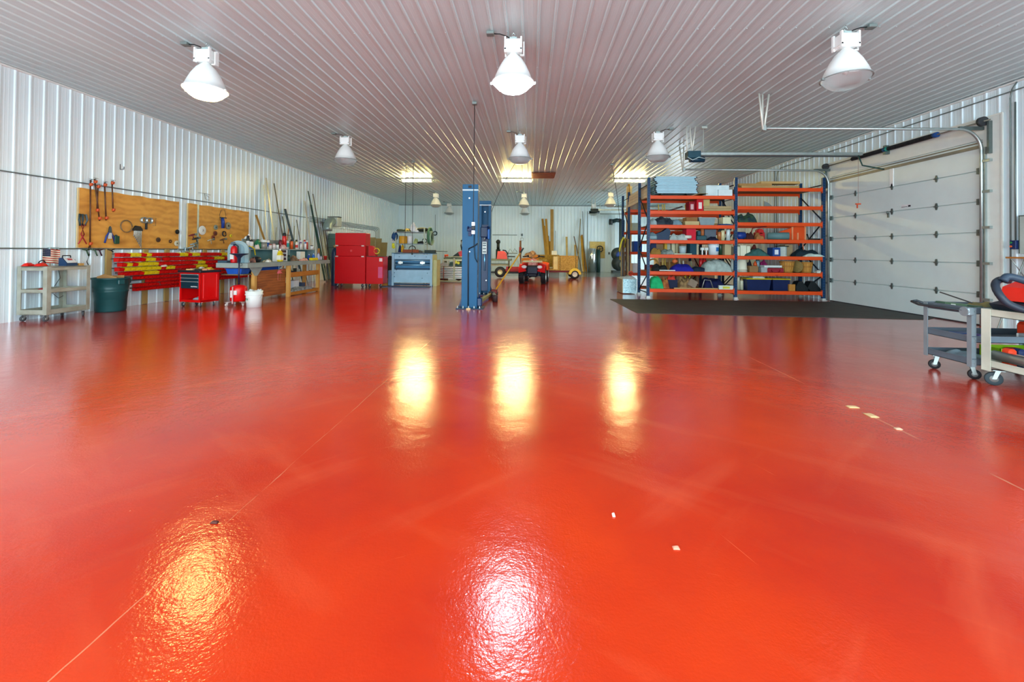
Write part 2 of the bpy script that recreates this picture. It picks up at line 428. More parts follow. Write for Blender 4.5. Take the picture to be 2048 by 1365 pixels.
MB().cyl((-.05, 10.8, 2.40), (-.05, 10.8, 2.46), .02).box(-.04, -.014, 10.78, 10.82, 2.3, 2.42).build('handle', M_GALVD, d)
# ================================================================== CEILING LAMPS
M_REFL = mat('#e6ecea', .35, var=.03)
M_LENS = mat('#dfe6e6', .12, trans=.92, var=.03)
LIT = {'warm': mat('#ffffff', .4, emit='#ffcf78', power=60), 'cool': mat('#ffffff', .4, emit='#eaf2ff', power=75)}
def high_bay(x, y, label, kind='off', side=-1, box=.34, group='high bay lamps under the ceiling'):
    t = thing('high_bay_lamp', label, 'ceiling lamp', (x, y, CEIL - .02), 0, group)
    MB().box(-.35 * 0 + side * box - .055, side * box + .055, -.05, .05, -.05, -.005, bev=.006).build('junction_box', mat('#7f8d8a', .45, .5), t)
    p = [(side * (box - .05), 0, -.03), (side * .2, .0, -.035), (side * .1, 0, -.07), (side * .03, 0, -.11), (side * .08, 0, -.16)]
    MB().tube(p, .008, n=6).build('cord', M_BLACK, t)
    MB().tube(arc((0, 0, -.055), .022, 0, 360, 12, 'xz')[:-1], .006, n=6, closed=True).cyl((0, 0, 0), (0, 0, -.035), .006, n=6).cyl((0, 0, -.075), (0, 0, -.1), .006, n=6).build('hook', M_GALV, t)
    MB().box(-.055, .055, -.045, .045, -.14, -.095, bev=.008).build('splice_box', mat('#a8bdbb', .45, .2), t)
    h = MB().box(-.115, .115, -.09, .09, -.335, -.14, bev=.015)
    for s in (-1, 1): h.box(s * .115 - .012, s * .115 + .012, -.1, -.06, -.345, -.12).box(s * .115 - .012, s * .115 + .012, .06, .1, -.345, -.12)
    h.box(-.13, .13, -.1, .1, -.305, -.285); h.build('ballast_housing', M_REFL, t)
    MB().box(.145, .16, -.02, .02, -.35, -.16).box(.1, .16, -.02, .02, -.365, -.35).build('bracket', M_REFL, t)
    MB().lathe([(.05, -.335), (.09, -.375), (.135, -.42), (.195, -.52), (.25, -.64), (.285, -.735), (.30, -.74), (.30, -.75), (.279, -.745), (.243, -.64), (.188, -.525), (.12, -.42), (.06, -.39), (.0, -.385)], n=32).build('reflector', M_REFL, t)
    MB().tube(arc((0, 0, -.752), .302, 0, 360, 32, 'xy')[:-1], .008, n=6, closed=True).box(-.33, -.29, -.015, .015, -.775, -.745).box(.29, .33, -.015, .015, -.775, -.745).build('rim_band', mat('#8b9694', .4, .4) if kind == 'off' else M_REFL, t)
    lens = [(.288, -.748), (.283, -.775), (.22, -.84), (.17, -.875), (.10, -.885), (.0, -.887)]
    MB().lathe(lens, n=32).build('lens', M_LENS if kind == 'off' else LIT[kind], t)
    if kind == 'off':
        MB().lathe([(0, -.40), (.03, -.41), (.035, -.5), (.06, -.58), (.055, -.64), (0, -.68)], n=12).build('bulb', mat('#f0f2ee', .15), t)
    return t
high_bay(-5.09, 6.3, 'lit white high bay lamp glowing warm, nearest the left wall in the front row', 'warm', -1)
high_bay(-.28, 6.1, 'lit white high bay lamp glowing cool white, front and middle of the ceiling', 'cool', -1)
high_bay(4.39, 6.05, 'unlit white high bay lamp with clear lens in front of the overhead door, front right', 'off', 1)
high_bay(-5.11, 11.3, 'unlit white high bay lamp above the workbench, second row, left', 'off', -1)
high_bay(-.31, 11.14, 'unlit white high bay lamp in the second row, behind the lit cool white lamp', 'off', -1, .3)
high_bay(3.25, 10.95, 'unlit white high bay lamp in the second row beside the door opener motor', 'off', 1)
high_bay(-5.16, 22.5, 'small far unlit high bay lamp left of the blue lift column top, nearer of two', 'off', -1)
high_bay(-.38, 22.4, 'far unlit high bay lamp in the middle, nearer and upper of an overlapping pair', 'off', -1)
high_bay(4.11, 21.9, 'small far unlit high bay lamp left of the racks, next to the hanging motor', 'off', -1)
high_bay(-5.35, 27.2, 'farthest left unlit high bay lamp, just left of the blue lift column top', 'off', -1)
high_bay(-.40, 27.2, 'farthest unlit high bay lamp, lower and partly hidden behind another in the middle', 'off', -1)
high_bay(4.0, 27.0, 'farthest unlit high bay lamp at the right, dim behind the hanging motor', 'off', -1)

FL = mat('#ffffff', .4, emit='#ffe694', power=300)
def strip_light(x, y, label):
    t = thing('fluorescent_fixture', label, 'ceiling lamp', (x, y, CEIL - .022), 0, 'fluorescent fixtures in a row')
    MB().prism([(-.13, 0), (.13, 0), (.15, -.05), (.06, -.09), (-.06, -.09), (-.15, -.05)], -.68, .68, axis='x').build('housing', M_WHITE, t)
    for s in (-1, 1):
        MB().cyl((-.66, s * .075, -.105), (.66, s * .075, -.105), .02, n=10).build('tube', FL, t)
        MB().box(s * .66 - .012, s * .66 + .012, -.11, .11, -.135, -.05).build('lamp_holder', M_WHITE, t)
strip_light(-5.12, 18.6, 'glowing fluorescent fixture at the left, above the blue machine')
strip_light(-.64, 18.55, 'glowing fluorescent fixture in the middle, left of the brown ceiling hatch')
strip_light(4.28, 18.5, 'glowing fluorescent fixture at the right, above the storage racks')

# hatch, cord drops
h = MB().box(.05, .95, 17.1, 18.3, CEIL - .045, CEIL - .021); h.box(.0, 1.0, 17.05, 18.35, CEIL - .03, CEIL - .0205)
h.solo('ceiling_hatch', mat('#8a4a28', .6, c2='#6e3518'), 'brown wooden hatch panel in the ceiling beside the middle fluorescent fixture', 'hatch')
def drop(x, y, zend, label, plug=None, dx=0, name='cord_drop'):
    t = thing(name, label, 'cord', (x, y, CEIL - .02), 0, 'cords hanging from the ceiling')
    MB().box(-.05, .05, -.05, .05, -.055, 0, bev=.006).build('ceiling_box', mat('#7f8d8a', .45, .5), t)
    L = CEIL - .02 - zend
    MB().tube([(dx * k / 10 + .1 * dx * sin(pi * k / 10), 0, -.05 - (L - .05) * k / 10) for k in range(11)], .009, n=6).build('cord', M_BLACK, t)
    if plug == 'strap':
        for z, c in ((.10, '#f2f2ee'), (.02, '#2a2c2e'), (-.08, '#f2f2ee')):
            MB().box(-.035, .035, -.03, .03, -L + z - .04, -L + z + .04, bev=.006).build('connector', mat(c, .5), t)
    elif plug: MB().cyl((dx, 0, -L), (dx, 0, -L - .09), .03, n=10).build('connector', mat(plug, .5), t)
drop(-4.54, 14.97, 1.45, 'thin black cord hanging from the ceiling, left of a pair over the blue machine')
drop(-4.27, 14.97, 1.3, 'thicker black cord hanging from the ceiling, right of a pair over the blue machine', '#3a3d3f')
drop(-1.24, 9.0, 1.85, 'black power cord hanging in front of the nearer blue lift column', 'strap')
drop(-.55, 14.8, 2.32, 'slanting black cord from the ceiling to the farther blue lift column', None, -.98)
drop(2.93, 15.4, 2.6, 'slanting thin cord hanging at the left side of the racks', '#2a2c2e', .3)
# ================================================================== SMALL KIT USED ALL OVER
def can(x, y, z, r, h, c, label, cat='can', name='spray_can', cap=None, band=None, group=None, rz=0):
    t = thing(name, label, cat, (x, y, z), rz, group)
    MB().lathe([(0, 0), (r, 0), (r, h * .9), (r * .8, h * .96), (0, h * .96)], n=14).build('body', mat(c, .35, .1), t)
    if cap: MB().lathe([(r * .75, h * .94), (r * .75, h * 1.12), (r * .6, h * 1.18), (0, h * 1.18)], n=12).build('cap', mat(cap, .45), t)
    if band: MB().lathe([(r * 1.02, h * .25), (r * 1.02, h * .7)], n=14).build('paper_band', mat(band, .5), t)
    return t
def bottle(x, y, z, w, dd, h, c, label, cap='#202020', name='bottle', band=None, group=None, cat='bottle', rz=0):
    t = thing(name, label, cat, (x, y, z), rz, group)
    mb = MB().box(-w / 2, w / 2, -dd / 2, dd / 2, 0, h * .66, bev=min(w, dd) * .2)
    mb.add([(-w * .42, -dd * .42, h * .66), (w * .42, -dd * .42, h * .66), (w * .42, dd * .42, h * .66), (-w * .42, dd * .42, h * .66),
            (-w * .16, -w * .16, h * .86), (w * .16, -w * .16, h * .86), (w * .16, w * .16, h * .86), (-w * .16, w * .16, h * .86)],
           [(0, 1, 5, 4), (1, 2, 6, 5), (2, 3, 7, 6), (3, 0, 4, 7), (4, 5, 6, 7)])
    mb.build('body', mat(c, .35), t)
    MB().cyl((0, 0, h * .84), (0, 0, h), w * .17, n=10).build('cap', mat(cap, .45), t)
    if band: MB().box(-w * .505, w * .505, -dd * .505, dd * .505, h * .15, h * .5).build('paper_band', mat(band, .5), t)
    return t
def bucket(x, y, z, r, h, c, label, name='bucket', cat='bucket', lid=None, patch=None, handle=True, flip=False, rz=0, group=None, face=-90):
    t = thing(name, label, cat, (x, y, z), rz, group)
    M = Matrix.Translation((0, 0, h)) @ Matrix.Rotation(pi, 4, 'X') if flip else None
    MB().lathe([(0, .01), (r * .84, .0), (r * .93, h * .74), (r * .93, h * .75), (r * 1.02, h * .76), (r * 1.02, h * .8), (r * .94, h * .81), (r, h), (r * .96, h), (r * .86, h * .3), (r * .8, .02), (0, .02)], n=28, M=M).build('shell', mat(c, .4, var=.04), t)
    if lid: MB().lathe([(0, h + .012), (r * 1.04, h + .012), (r * 1.06, h - .02)], n=28).build('lid', mat(lid, .4), t)
    if handle and not flip: MB().tube([(r * 1.03 * cos(a), r * .35 * sin(a) - r * .8 * sin(a), h * .78 - h * .42 * sin(a)) for a in [pi * k / 10 for k in range(11)]], .004, n=5).build('handle', M_GALV, t)
    if patch:
        a0 = radians(face); mb = MB()
        vs = []
        for k in range(7):
            a = a0 - .42 + .84 * k / 6
            for zz in (.3, .62): vs.append(((r * (.86 + .07 * zz / .75) + .004) * cos(a), (r * (.86 + .07 * zz / .75) + .004) * sin(a), h * zz))
        mb.add(vs, [(2 * k, 2 * k + 2, 2 * k + 3, 2 * k + 1) for k in range(6)]).build('printed_patch', mat(patch, .5), t)
    return t
def carton(x0, x1, y0, y1, z0, z1, c, label, name='carton', cat='box', open_=False, tape=None, group=None, rz=0):
    t = thing(name, label, cat, ((x0 + x1) / 2, (y0 + y1) / 2, z0), rz, group); w, d, h = abs(x1 - x0) / 2, abs(y1 - y0) / 2, z1 - z0
    m = mat(c, .75, var=.08)
    if open_:
        MB().box(-w, w, -d, -d + .006, 0, h).box(-w, w, d - .006, d, 0, h).box(-w, -w + .006, -d, d, 0, h).box(w - .006, w, -d, d, 0, h).box(-w, w, -d, d, 0, .006).build('tray', m, t)
        mb = MB().add([(-w, -d, h), (w, -d, h), (w, -d - .08, h + .02), (-w, -d - .08, h + .02)], [(0, 1, 2, 3)])
        mb.add([(-w, d, h), (w, d, h), (w, d + .05, h + .07), (-w, d + .05, h + .07)], [(0, 1, 2, 3)]); mb.build('flap', m, t)
    else:
        MB().box(-w, w, -d, d, 0, h, bev=.004).build('body', m, t)
        if h > .04: MB().box(-w * 1.003, w * 1.003, -d * 1.003, d * 1.003, h * .86, h * 1.006, bev=.003).build('lid_flap', mat(c, .7, var=.12, sc=3), t)
    if tape: MB().box(-w * .5, w * .5, -d - .003, -d + .002, h * .2, h * .75).build('printed_panel', mat(tape, .6), t)
    return t
def caster(par, x, y, ztop, r=.06, c='#22262a', rz=0, fork='#9aa5a3', w=.03, name='caster', hub='#8d9896'):
    """wheel on a fork; touches z = 0 of its thing"""
    M = Matrix.Translation((x, y, 0)) @ Matrix.Rotation(rz, 4, 'Z')
    f = MB(); off = r * .45
    for s in (-1, 1): f.prism([(-.02, ztop), (.02, ztop), (off + .016, r), (off - .016, r)], s * (w / 2 + .006) - .002, s * (w / 2 + .006) + .002, axis='y', M=M)
    f.box(-.045, .045, -.035, .035, ztop - .006, ztop, M=M); o = f.build(name, mat(fork, .4, .6), par)
    wv = MB().lathe([(r * .5, -w / 2), (r * .92, -w / 2), (r, -w * .35), (r, w * .35), (r * .92, w / 2), (r * .5, w / 2)], n=20, M=M @ Matrix.Translation((off, 0, r)) @ Matrix.Rotation(pi / 2, 4, 'X'))
    wv.build('wheel', mat(c, .6), o)
    MB().lathe([(0, -w * .55), (r * .5, -w * .5), (r * .5, w * .5), (0, w * .55)], n=14, M=M @ Matrix.Translation((off, 0, r)) @ Matrix.Rotation(pi / 2, 4, 'X')).build('hub', mat(hub, .45, .5), o)
    return o
def pile(name, x0, x1, y0, y1, z, h, c, label, cat='bundle', seed=1, rough=.55, fold=0, c2=None, group=None, nx=30):
    return MB().heap(x0, x1, y0, y1, z, h, seed, rough, nx=nx, fold=fold).solo(name, mat(c, .8, var=.25, sc=8, c2=c2), label, cat, group)
def coil(name, x, y, z, r, c, label, cat='cord', n=3, th=.012, axis='x', group=None):
    pts = []
    for k in range(n * 20):
        a = 2 * pi * k / 20; rr = r * (1 + .06 * sin(a * .37 + n))
        u, v, w = rr * cos(a), rr * sin(a), (k / (n * 20) - .5) * th * 2
        pts.append({'x': (x + w, y + u, z + v), 'z': (x + u, y + v, z + w), 'y': (x + u, y + w, z + v)}[axis])
    return MB().tube(pts, th, n=6).solo(name, mat(c, .6), label, cat, group)
def bar(name, p0, p1, w, d, c, label, cat='metal stock', group=None, rough=.4, metal=.6, m=None):
    """a straight length of w x d stock from p0 to p1"""
    p0, p1 = Vector(p0), Vector(p1); a = (p1 - p0).normalized(); L = (p1 - p0).length
    u = a.cross(Vector((1, 0, 0)))
    if u.length < .3: u = a.cross(Vector((0, 1, 0)))
    u.normalize(); v = a.cross(u)
    M = Matrix((u, v, a)).transposed().to_4x4(); M.translation = p0
    return MB().box(-w / 2, w / 2, -d / 2, d / 2, 0, L, M=M, bev=.004).solo(name, m or mat(c, rough, metal, var=.15, sc=3), label, cat, group)
# ================================================================== LEFT WALL
# -- steel cart by the wall
def steel_cart():
    t = thing('utility_cart', 'beige steel three-shelf cart standing by the left wall, with a flag on top', 'cart', (-9.04, 7.60, 0), .06)
    m = mat('#a9aea2', .5, .15, var=.14, sc=5, c2='#90907f')
    w, d = .135, .39   # shelf lies parallel to the wall: x depth .6, y length 1.25
    X0, X1, Y0, Y1 = -.265, .265, -.39, .40
    for z0, z1, nm in ((.93, 1.0, 'top_shelf'), (.52, .585, 'middle_shelf'), (.125, .215, 'bottom_shelf')):
        mb = MB().box(X0, X1, Y0, Y1, z1 - .02 if nm == 'top_shelf' else z0, (z1 if nm == 'top_shelf' else z0 + .012))
        for a in ((X0, X0 + .006, Y0, Y1), (X1 - .006, X1, Y0, Y1), (X0, X1, Y0, Y0 + .006), (X0, X1, Y1 - .006, Y1)): mb.box(*a, z0, z1)
        mb.build(nm, m, t)
    for x in (X0, X1):
        for y in (Y0, Y1):
            sx, sy = (1 if x < 0 else -1), (1 if y < 0 else -1)
            MB().box(min(x, x + sx * .07), max(x, x + sx * .07), y - .003, y + .003, .125, 1.005).box(x - .003, x + .003, min(y, y + sy * .07), max(y, y + sy * .07), .125, 1.005).build('corner_post', m, t)
            caster(t, x + sx * .06, y + sy * .07, .125, .05, '#4a5054', rz=(-pi / 2 if y < 0 else 2.2), fork='#8f9a98')
    return t
steel_cart()
# the photograph shows the cart seen obliquely: its things stand on the top shelf at z = 1.0
for k, (x, y) in enumerate(((-9.22, 7.31), (-9.04, 7.36))):
    t = thing('jumper_cable_reel' if 0 else 'red_hand_tool', ('low red plastic tool lying flat at the left end of the beige cart', 'red plastic tool with a black loop handle, right of the low red one')[k], 'tool', (x, y, 1.0), .1)
    MB().heap(-.055, .055, -.08, .08, 0, .075, seed=k + 3, rough=.35, nx=14, ny=10).build('housing', mat('#d81f14', .35), t)
    MB().box(-.06, .06, -.085, .085, 0, .012, bev=.005).build('base', mat('#8d1210', .4), t)
    if k: MB().tube(arc((0, .02, .05), .06, 10, 170, 10, 'yz'), .01, n=7).build('handle', M_BLACK, t)
t = thing('small_flag', 'small stars and stripes flag on a stick at the back of the beige cart', 'flag', (-9.22, 7.66, 1.0))
MB().cyl((0, 0, 0), (0, 0, .34), .005, n=6).build('stick', mat('#b98d4f', .6), t)
fm = MB(); nw = 14
def fw(u, v, e=0): return (-.012 * sin(u * 9) + e, -.13 + u * .30, .335 - v * .27 - .03 * u)
for k in range(13):
    fm.mat(mat('#b8443a', .8, var=.1) if k % 2 == 0 else mat('#ece4cf', .8, var=.1))
    for i in range(nw): fm.add([fw(i / nw, k / 13), fw((i + 1) / nw, k / 13), fw((i + 1) / nw, (k + 1) / 13), fw(i / nw, (k + 1) / 13)], [(0, 1, 2, 3)])
fm.build('cloth', None, t)
fm = MB().mat(mat('#26324e', .8))
for i in range(6): fm.add([fw(i * .07, 0, .003), fw((i + 1) * .07, 0, .003), fw((i + 1) * .07, .54, .003), fw(i * .07, .54, .003)], [(0, 1, 2, 3)])
for a in range(5):
    for b in range(4):
        fm.mat(mat('#e6e2d6', .8)); p = fw(.04 + a * .085, .06 + b * .12, .006)
        fm.add([(p[0], p[1] - .005, p[2]), (p[0], p[1] + .005, p[2]), (p[0], p[1], p[2] + .008)], [(0, 1, 2)])
fm.build('canton', None, t)
t = thing('battery_charger', 'dark battery charger with a sloping printed face and carry handle on the beige cart', 'battery charger', (-8.95, 7.74, 1.0), .1); t.scale = (.82, .82, .82)
MB().prism([(-.09, 0), (.09, 0), (.09, .06), (-.02, .19), (-.09, .19)], -.13, .13, axis='y').build('housing', mat('#1c3a5c', .45), t)
M = Matrix.Translation((.042, 0, .130)) @ Matrix.Rotation(radians(50), 4, 'Y')
MB().box(-.075, .075, -.11, .11, -.002, .004, M=M).build('printed_face', mat('#d4dadb', .5), t)
MB().box(-.05, .0, -.05, .06, .0, .007, M=M).build('dial_panel', mat('#b44848', .5), t)
MB().tube([(-.04, -.1, .18), (-.04, -.09, .24), (-.04, .09, .24), (-.04, .1, .18)], .012).build('carry_handle', M_BLACK, t)
carton(-9.0, -8.88, 7.88, 7.97, 1.0, 1.045, '#b98b4a', 'flat brown box on the far end of the beige cart beside the charger')
carton(-9.12, -9.03, 7.86, 7.94, 1.0, 1.12, '#8f9a9c', 'small grey box standing behind the charger on the beige cart')
pile('loose_papers', -9.15, -8.88, 7.4, 7.85, .534, .05, '#cfd6cc', 'loose papers and rags on the middle shelf of the beige cart', 'papers', 4, c2='#b0a080')
MB().heap(-9.05, -8.92, 7.32, 7.42, .57, .03, 9).solo('red_rag', mat('#a62a34', .8), 'small red rag on the papers on the beige cart middle shelf', 'rag')
MB().tube([(-9.32, 7.92, 1.02), (-9.33, 7.9, .9), (-9.32, 7.92, .75), (-9.32, 7.83, .6), (-9.32, 7.8, .45), (-9.32, 7.9, .35), (-9.32, 8.0, .4), (-9.32, 8.04, .5)], .005, n=5).solo('wire', M_BLACK, 'thin black wire dangling behind the beige cart', 'wire')
t = thing('battery_clamp_cable', 'black cable running from the plywood board down to the beige cart', 'cable', (-9.27, 8.40, .4))
MB().tube([(0, 0, 0), (0, .0, .25), (.0, .04, .5), (0, -.03, .66), (0, .02, .8), (0, .0, .98)], .007, n=6).build('cord', M_BLACK, t)

# -- big green-grey bin
t = thing('trash_can', 'large dark green plastic trash can between the beige cart and the red parts bins', 'trash can', (-8.99, 8.62, 0))
M_TC = mat('#19484a', .38, var=.12, sc=2)
MB().lathe([(0, .0), (.245, .0), (.255, .03), (.27, .40), (.285, .42), (.285, .45), (.275, .46), (.295, .53), (.30, .68), (.318, .69), (.318, .72), (.30, .72), (.285, .5), (.245, .04), (0, .03)], n=40).build('barrel', M_TC, t)
for a in (-.25, 1.3):
    MB().box(.285, .34, -.06, .06, .58, .68, bev=.012, M=Matrix.Rotation(a, 4, 'Z')).build('grip', M_TC, t)
t = thing('cardboard_scraps', 'folded brown cardboard sticking out of the green trash can', 'cardboard', (-8.99, 8.62, .55))
MB().prism([(-.2, 0), (.2, 0), (.22, .18), (-.05, .25), (-.22, .19)], -.1, -.09, axis='y').build('sheet', mat('#b98a55', .8), t)
MB().prism([(-.2, 0), (.2, 0), (.24, .22), (-.2, .2)], .05, .06, axis='y').build('sheet', mat('#a97b48', .8), t)

# -- plywood tool boards
def board(y0, y1, z0, z1, label, strip_at=None):
    t = thing('plywood_board', label, 'board', (XL + .022, (y0 + y1) / 2, z0), 0, 'plywood tool boards'); h = (y1 - y0) / 2; n = 26
    top = [(-h + 2 * h * k / n, z1 - z0 - .012 * (1 if int(k / 3.2) % 2 else 0) - .01 * random.random()) for k in range(n + 1)]
    MB().prism([(h, 0), (-h, 0)] + top, 0, .018, axis='x').build('sheet', plywood('#dda145', '#b87a2c', 2.2, st=(1, .8, 1.6)), t)
    MB().box(.0, .022, -h - .03, -h, 0, z1 - z0 - .01).build('edge_strip', mat('#d8c08c', .6), t)
    return t
board(8.24, 10.70, 1.35, 2.60, 'nearer plywood board on the left wall, hung with bar clamps and pliers')
b2 = board(11.0, 13.46, 1.35, 2.60, 'farther plywood board on the left wall, hung with discs and a blue tool')
MB().box(.018, .023, -.92, -.86, 0, 1.24).build('metal_strip', M_GALV, b2)
# uprights under the boards that carry the bin rails
for k, y in enumerate((8.86, 9.75, 10.35, 11.0, 11.6, 12.3, 13.0, 13.6)):
    bar('wall_stud', (XL + .045, y, .005), (XL + .045, y, 1.33), .13, .04, '#a98f55', ('tan wooden upright carrying the red parts bins, %s' % ('nearest the trash can', 'second from the trash can', 'third from the trash can', 'fourth from the trash can', 'behind the red tool cart', 'behind the red oil drain', 'just before the workbench', 'behind the workbench end')[k]), 'wood', 'uprights behind the parts bins', .7, 0)

# -- parts bins in rows on rails
M_RED = mat('#d3120f', .38, var=.12); M_YEL = mat('#e3c81c', .38, var=.08)
def bin_mesh(w, h, dp, m):
    mb = MB(); a = w / 2 - .007
    side = [(0, 0), (dp * .8, 0), (dp * .95, h * .72), (dp * .72, h * .80), (.0, h)]
    for s in (-a, a - .003): mb.prism(side, 0, 1, axis='y') if 0 else mb.add([(x, s, z) for x, z in side] + [(x, s + .003, z) for x, z in side], [(0, 1, 2, 3, 4), (9, 8, 7, 6, 5)] + [(i, i + 5, (i + 1) % 5 + 5, (i + 1) % 5) for i in range(5)])
    mb.box(0, dp * .8, -a, a, 0, .004); mb.box(0, .003, -a, a, 0, h)
    mb.add([(dp * .8, -a, 0), (dp * .8, a, 0), (dp * .96, a, h * .76), (dp * .96, -a, h * .76), (dp * .77, -a, .0), (dp * .77, a, .0), (dp * .93, a, h * .76), (dp * .93, -a, h * .76)], [(0, 1, 2, 3), (7, 6, 5, 4), (3, 2, 6, 7), (0, 3, 7, 4), (1, 5, 6, 2)])
    mb.box(.004, dp * .78, -a + .004, a - .004, .004, h * .5); mb.box(dp * .86, dp * .94, -a * .5, a * .5, h * .3, h * .62)
    me = mb.mesh('parts_bin', m); return me
lab = bin_mesh(.135, .09, .13, M_RED), bin_mesh(.135, .09, .13, M_YEL), bin_mesh(.105, .075, .11, M_RED), bin_mesh(.105, .075, .11, M_YEL)
# yellow stretches read off the photograph (row: list of y intervals)
YR = {0: [(9.2, 9.4), (9.55, 9.75), (10.55, 10.85), (10.98, 11.2), (12.0, 12.25), (12.6, 13.2)], 1: [(9.6, 9.85), (11.75, 12.1), (12.3, 12.5)], 2: [(9.05, 9.25), (9.45, 9.95), (11.2, 11.4)],
      3: [(9.1, 10.0), (10.2, 10.35), (11.1, 11.5)], 4: [(9.5, 10.0), (11.15, 11.45)]}
rows = [(1.155, .135, 8.92, 13.6), (1.045, .135, 8.9, 13.6), (.935, .135, 8.98, 13.6), (.83, .135, 8.92, 13.6), (.725, .135, 9.0, 13.5), (.625, .105, 9.35, 13.6), (.535, .105, 9.35, 13.7), (.445, .105, 9.35, 13.7), (.355, .105, 9.35, 11.0)]
_ones = 'zeroth first second third fourth fifth sixth seventh eighth ninth tenth eleventh twelfth thirteenth fourteenth fifteenth sixteenth seventeenth eighteenth nineteenth'.split()
def nth(n):
    if n < 20: return _ones[n]
    t, u = divmod(n, 10); w = {2: 'twent', 3: 'thirt', 4: 'fort', 5: 'fift'}[t]
    return w + 'ieth' if u == 0 else w + 'y-' + _ones[u]
hs = ('top row', 'second row', 'third row', 'fourth row', 'fifth row', 'sixth row', 'seventh row', 'eighth row', 'bottom row')
for r_, (z, w, y0, y1) in enumerate(rows):
    g = 'parts bins in the %s' % hs[r_]
    MB().box(XL + .11, XL + .118, y0 - .05, y1 + .03, z + .055, z + .085).solo('bin_rail', M_GALVD, 'thin steel rail holding the %s of parts bins' % hs[r_], 'rail', 'rails behind the parts bins')
    y = y0 + w / 2; nb = 0; gap = {1: (9.98, 10.12), 4: (10.7, 10.8), 6: (9.4, 9.7), 7: (9.95, 10.1)}.get(r_)
    while y < y1:
        if gap and gap[0] < y < gap[1]: y += w; continue
        yel = any(a <= y <= b for a, b in YR.get(r_, ())) or (r_ in (5, 6, 7) and y > 13.45)
        o = bpy.data.objects.new('parts_bin', lab[(0 if w > .12 else 2) + yel]); COL.objects.link(o)
        o.location = (XL + .118, y, z); o['category'] = 'bin'; o['group'] = g
        nb += 1; o['label'] = '%s plastic parts bin, %s from the left in the %s of the bin rack' % ('yellow' if yel else 'red', nth(nb), hs[r_])
        y += w
# small contents showing over the bin rims
for k, (y, z, c, l) in enumerate(((10.05, .90, '#d8d2c4', 'white packet lying in a red bin near the middle of the bin wall'), (11.25, .81, '#d9dee0', 'crumpled white rag over the fourth row of bins'), (11.35, .70, '#d8d8d0', 'white tag hanging from the lower bins beside the tool cart'))):
    MB().heap(XL + .2, XL + .29, y - .06, y + .06, z, .05, k + 2, nx=8, ny=6).solo('packet', mat(c, .6), l, 'packet')
t = thing('saw_blade', 'small round steel blade leaning on the lower red bins by the tool cart', 'blade', (XL + .243, 11.05, .50))
MB().lathe([(0, .004), (.075, .004), (.08, 0), (.075, -.004), (0, -.004)], axis='x', c=(0, 0, .08)).build('disc', mat('#b5a79a', .35, .7), t); MB().lathe([(0, .008), (.02, .008), (.02, .0)], axis='x', c=(0, 0, .08)).build('hub', M_DARK, t)

# -- conduits, boxes and hooks on the left wall
def conduit(pts, label, r=.012, c=None, group='conduits along the walls'):
    return MB().tube(pts, r, n=8).solo('conduit', c or mat('#6a7774', .45, .5), label, 'conduit', group)
conduit([(XL + .035, YN + .3, 2.70), (XL + .035, 14.0, 2.70), (XL + .035, 17.2, 2.69)], 'upper steel conduit running along the left wall above the plywood boards')
conduit([(XL + .035, YN + .3, 1.325), (XL + .035, 13.6, 1.335)], 'lower steel conduit on the left wall, just under the plywood boards')
for k in range(4):
    z = 2.74 - k * .065
    conduit([(XL + .04, 17.3, z)] + [(XL + .04, 25.2 - .2 * k, z)] + [(XL + .04, 25.4 - .2 * k, z - .08), (XL + .04, 25.45 - .2 * k, z - .2), (XL + .04, 25.45 - .2 * k, 1.5)], ('topmost', 'second', 'third', 'lowest')[k] + ' of the bundled conduits on the far left wall')
conduit([(XL + .04, 23.0, 2.4), (XL + .04, 18.9, 2.4), (XL + .04, 18.75, 2.3), (XL + .04, 18.75, 1.9)], 'white conduit bending down beside the grey duct', .012, M_WHITE)
def wall_box(y, z, label, w=.12, h=.11, X=XL, s=1, c='#9db4b8', name='outlet_box'):
    t = thing(name, label, 'outlet', (X + s * .02, y, z))
    MB().box(min(0, s * .06), max(0, s * .06), -w / 2, w / 2, -h / 2, h / 2, bev=.008).build('housing', mat(c, .45, .4), t)
    for k in (-1, 1): MB().box(min(s * .06, s * .066), max(s * .06, s * .066), k * w * .22 - .014, k * w * .22 + .014, -h * .25, h * .25).build('socket', M_DARK, t)
wall_box(7.78, 1.30, 'steel outlet box on the left wall above the beige cart', .17)
wall_box(10.95, 1.33, 'steel outlet box on the lower conduit between the plywood boards')
def hook(y, z, label):
    MB().tube([(XL + .03, y + .0, z + .12), (XL + .03, y, z), (XL + .16, y - .04, z), (XL + .18, y - .06, z + .05)], .007, n=6).solo('wall_hook', M_DARK, label, 'hook')
hook(9.1, 3.14, 'black steel hook on the left wall above the nearer plywood board')
t = thing('wire_bracket', 'bent wire bracket on the left wall above the farther plywood board', 'bracket', (XL + .03, 11.6, 2.83))
MB().tube([(0, -.25, .1), (.05, 0, .1), (0, .2, .09)], .005, n=5).tube([(.03, -.06, .1), (.02, -.02, -.05), (.05, .08, -.08), (.03, .1, .02), (.02, .02, .06)], .006, n=5).build('wire', M_GALVD, t)

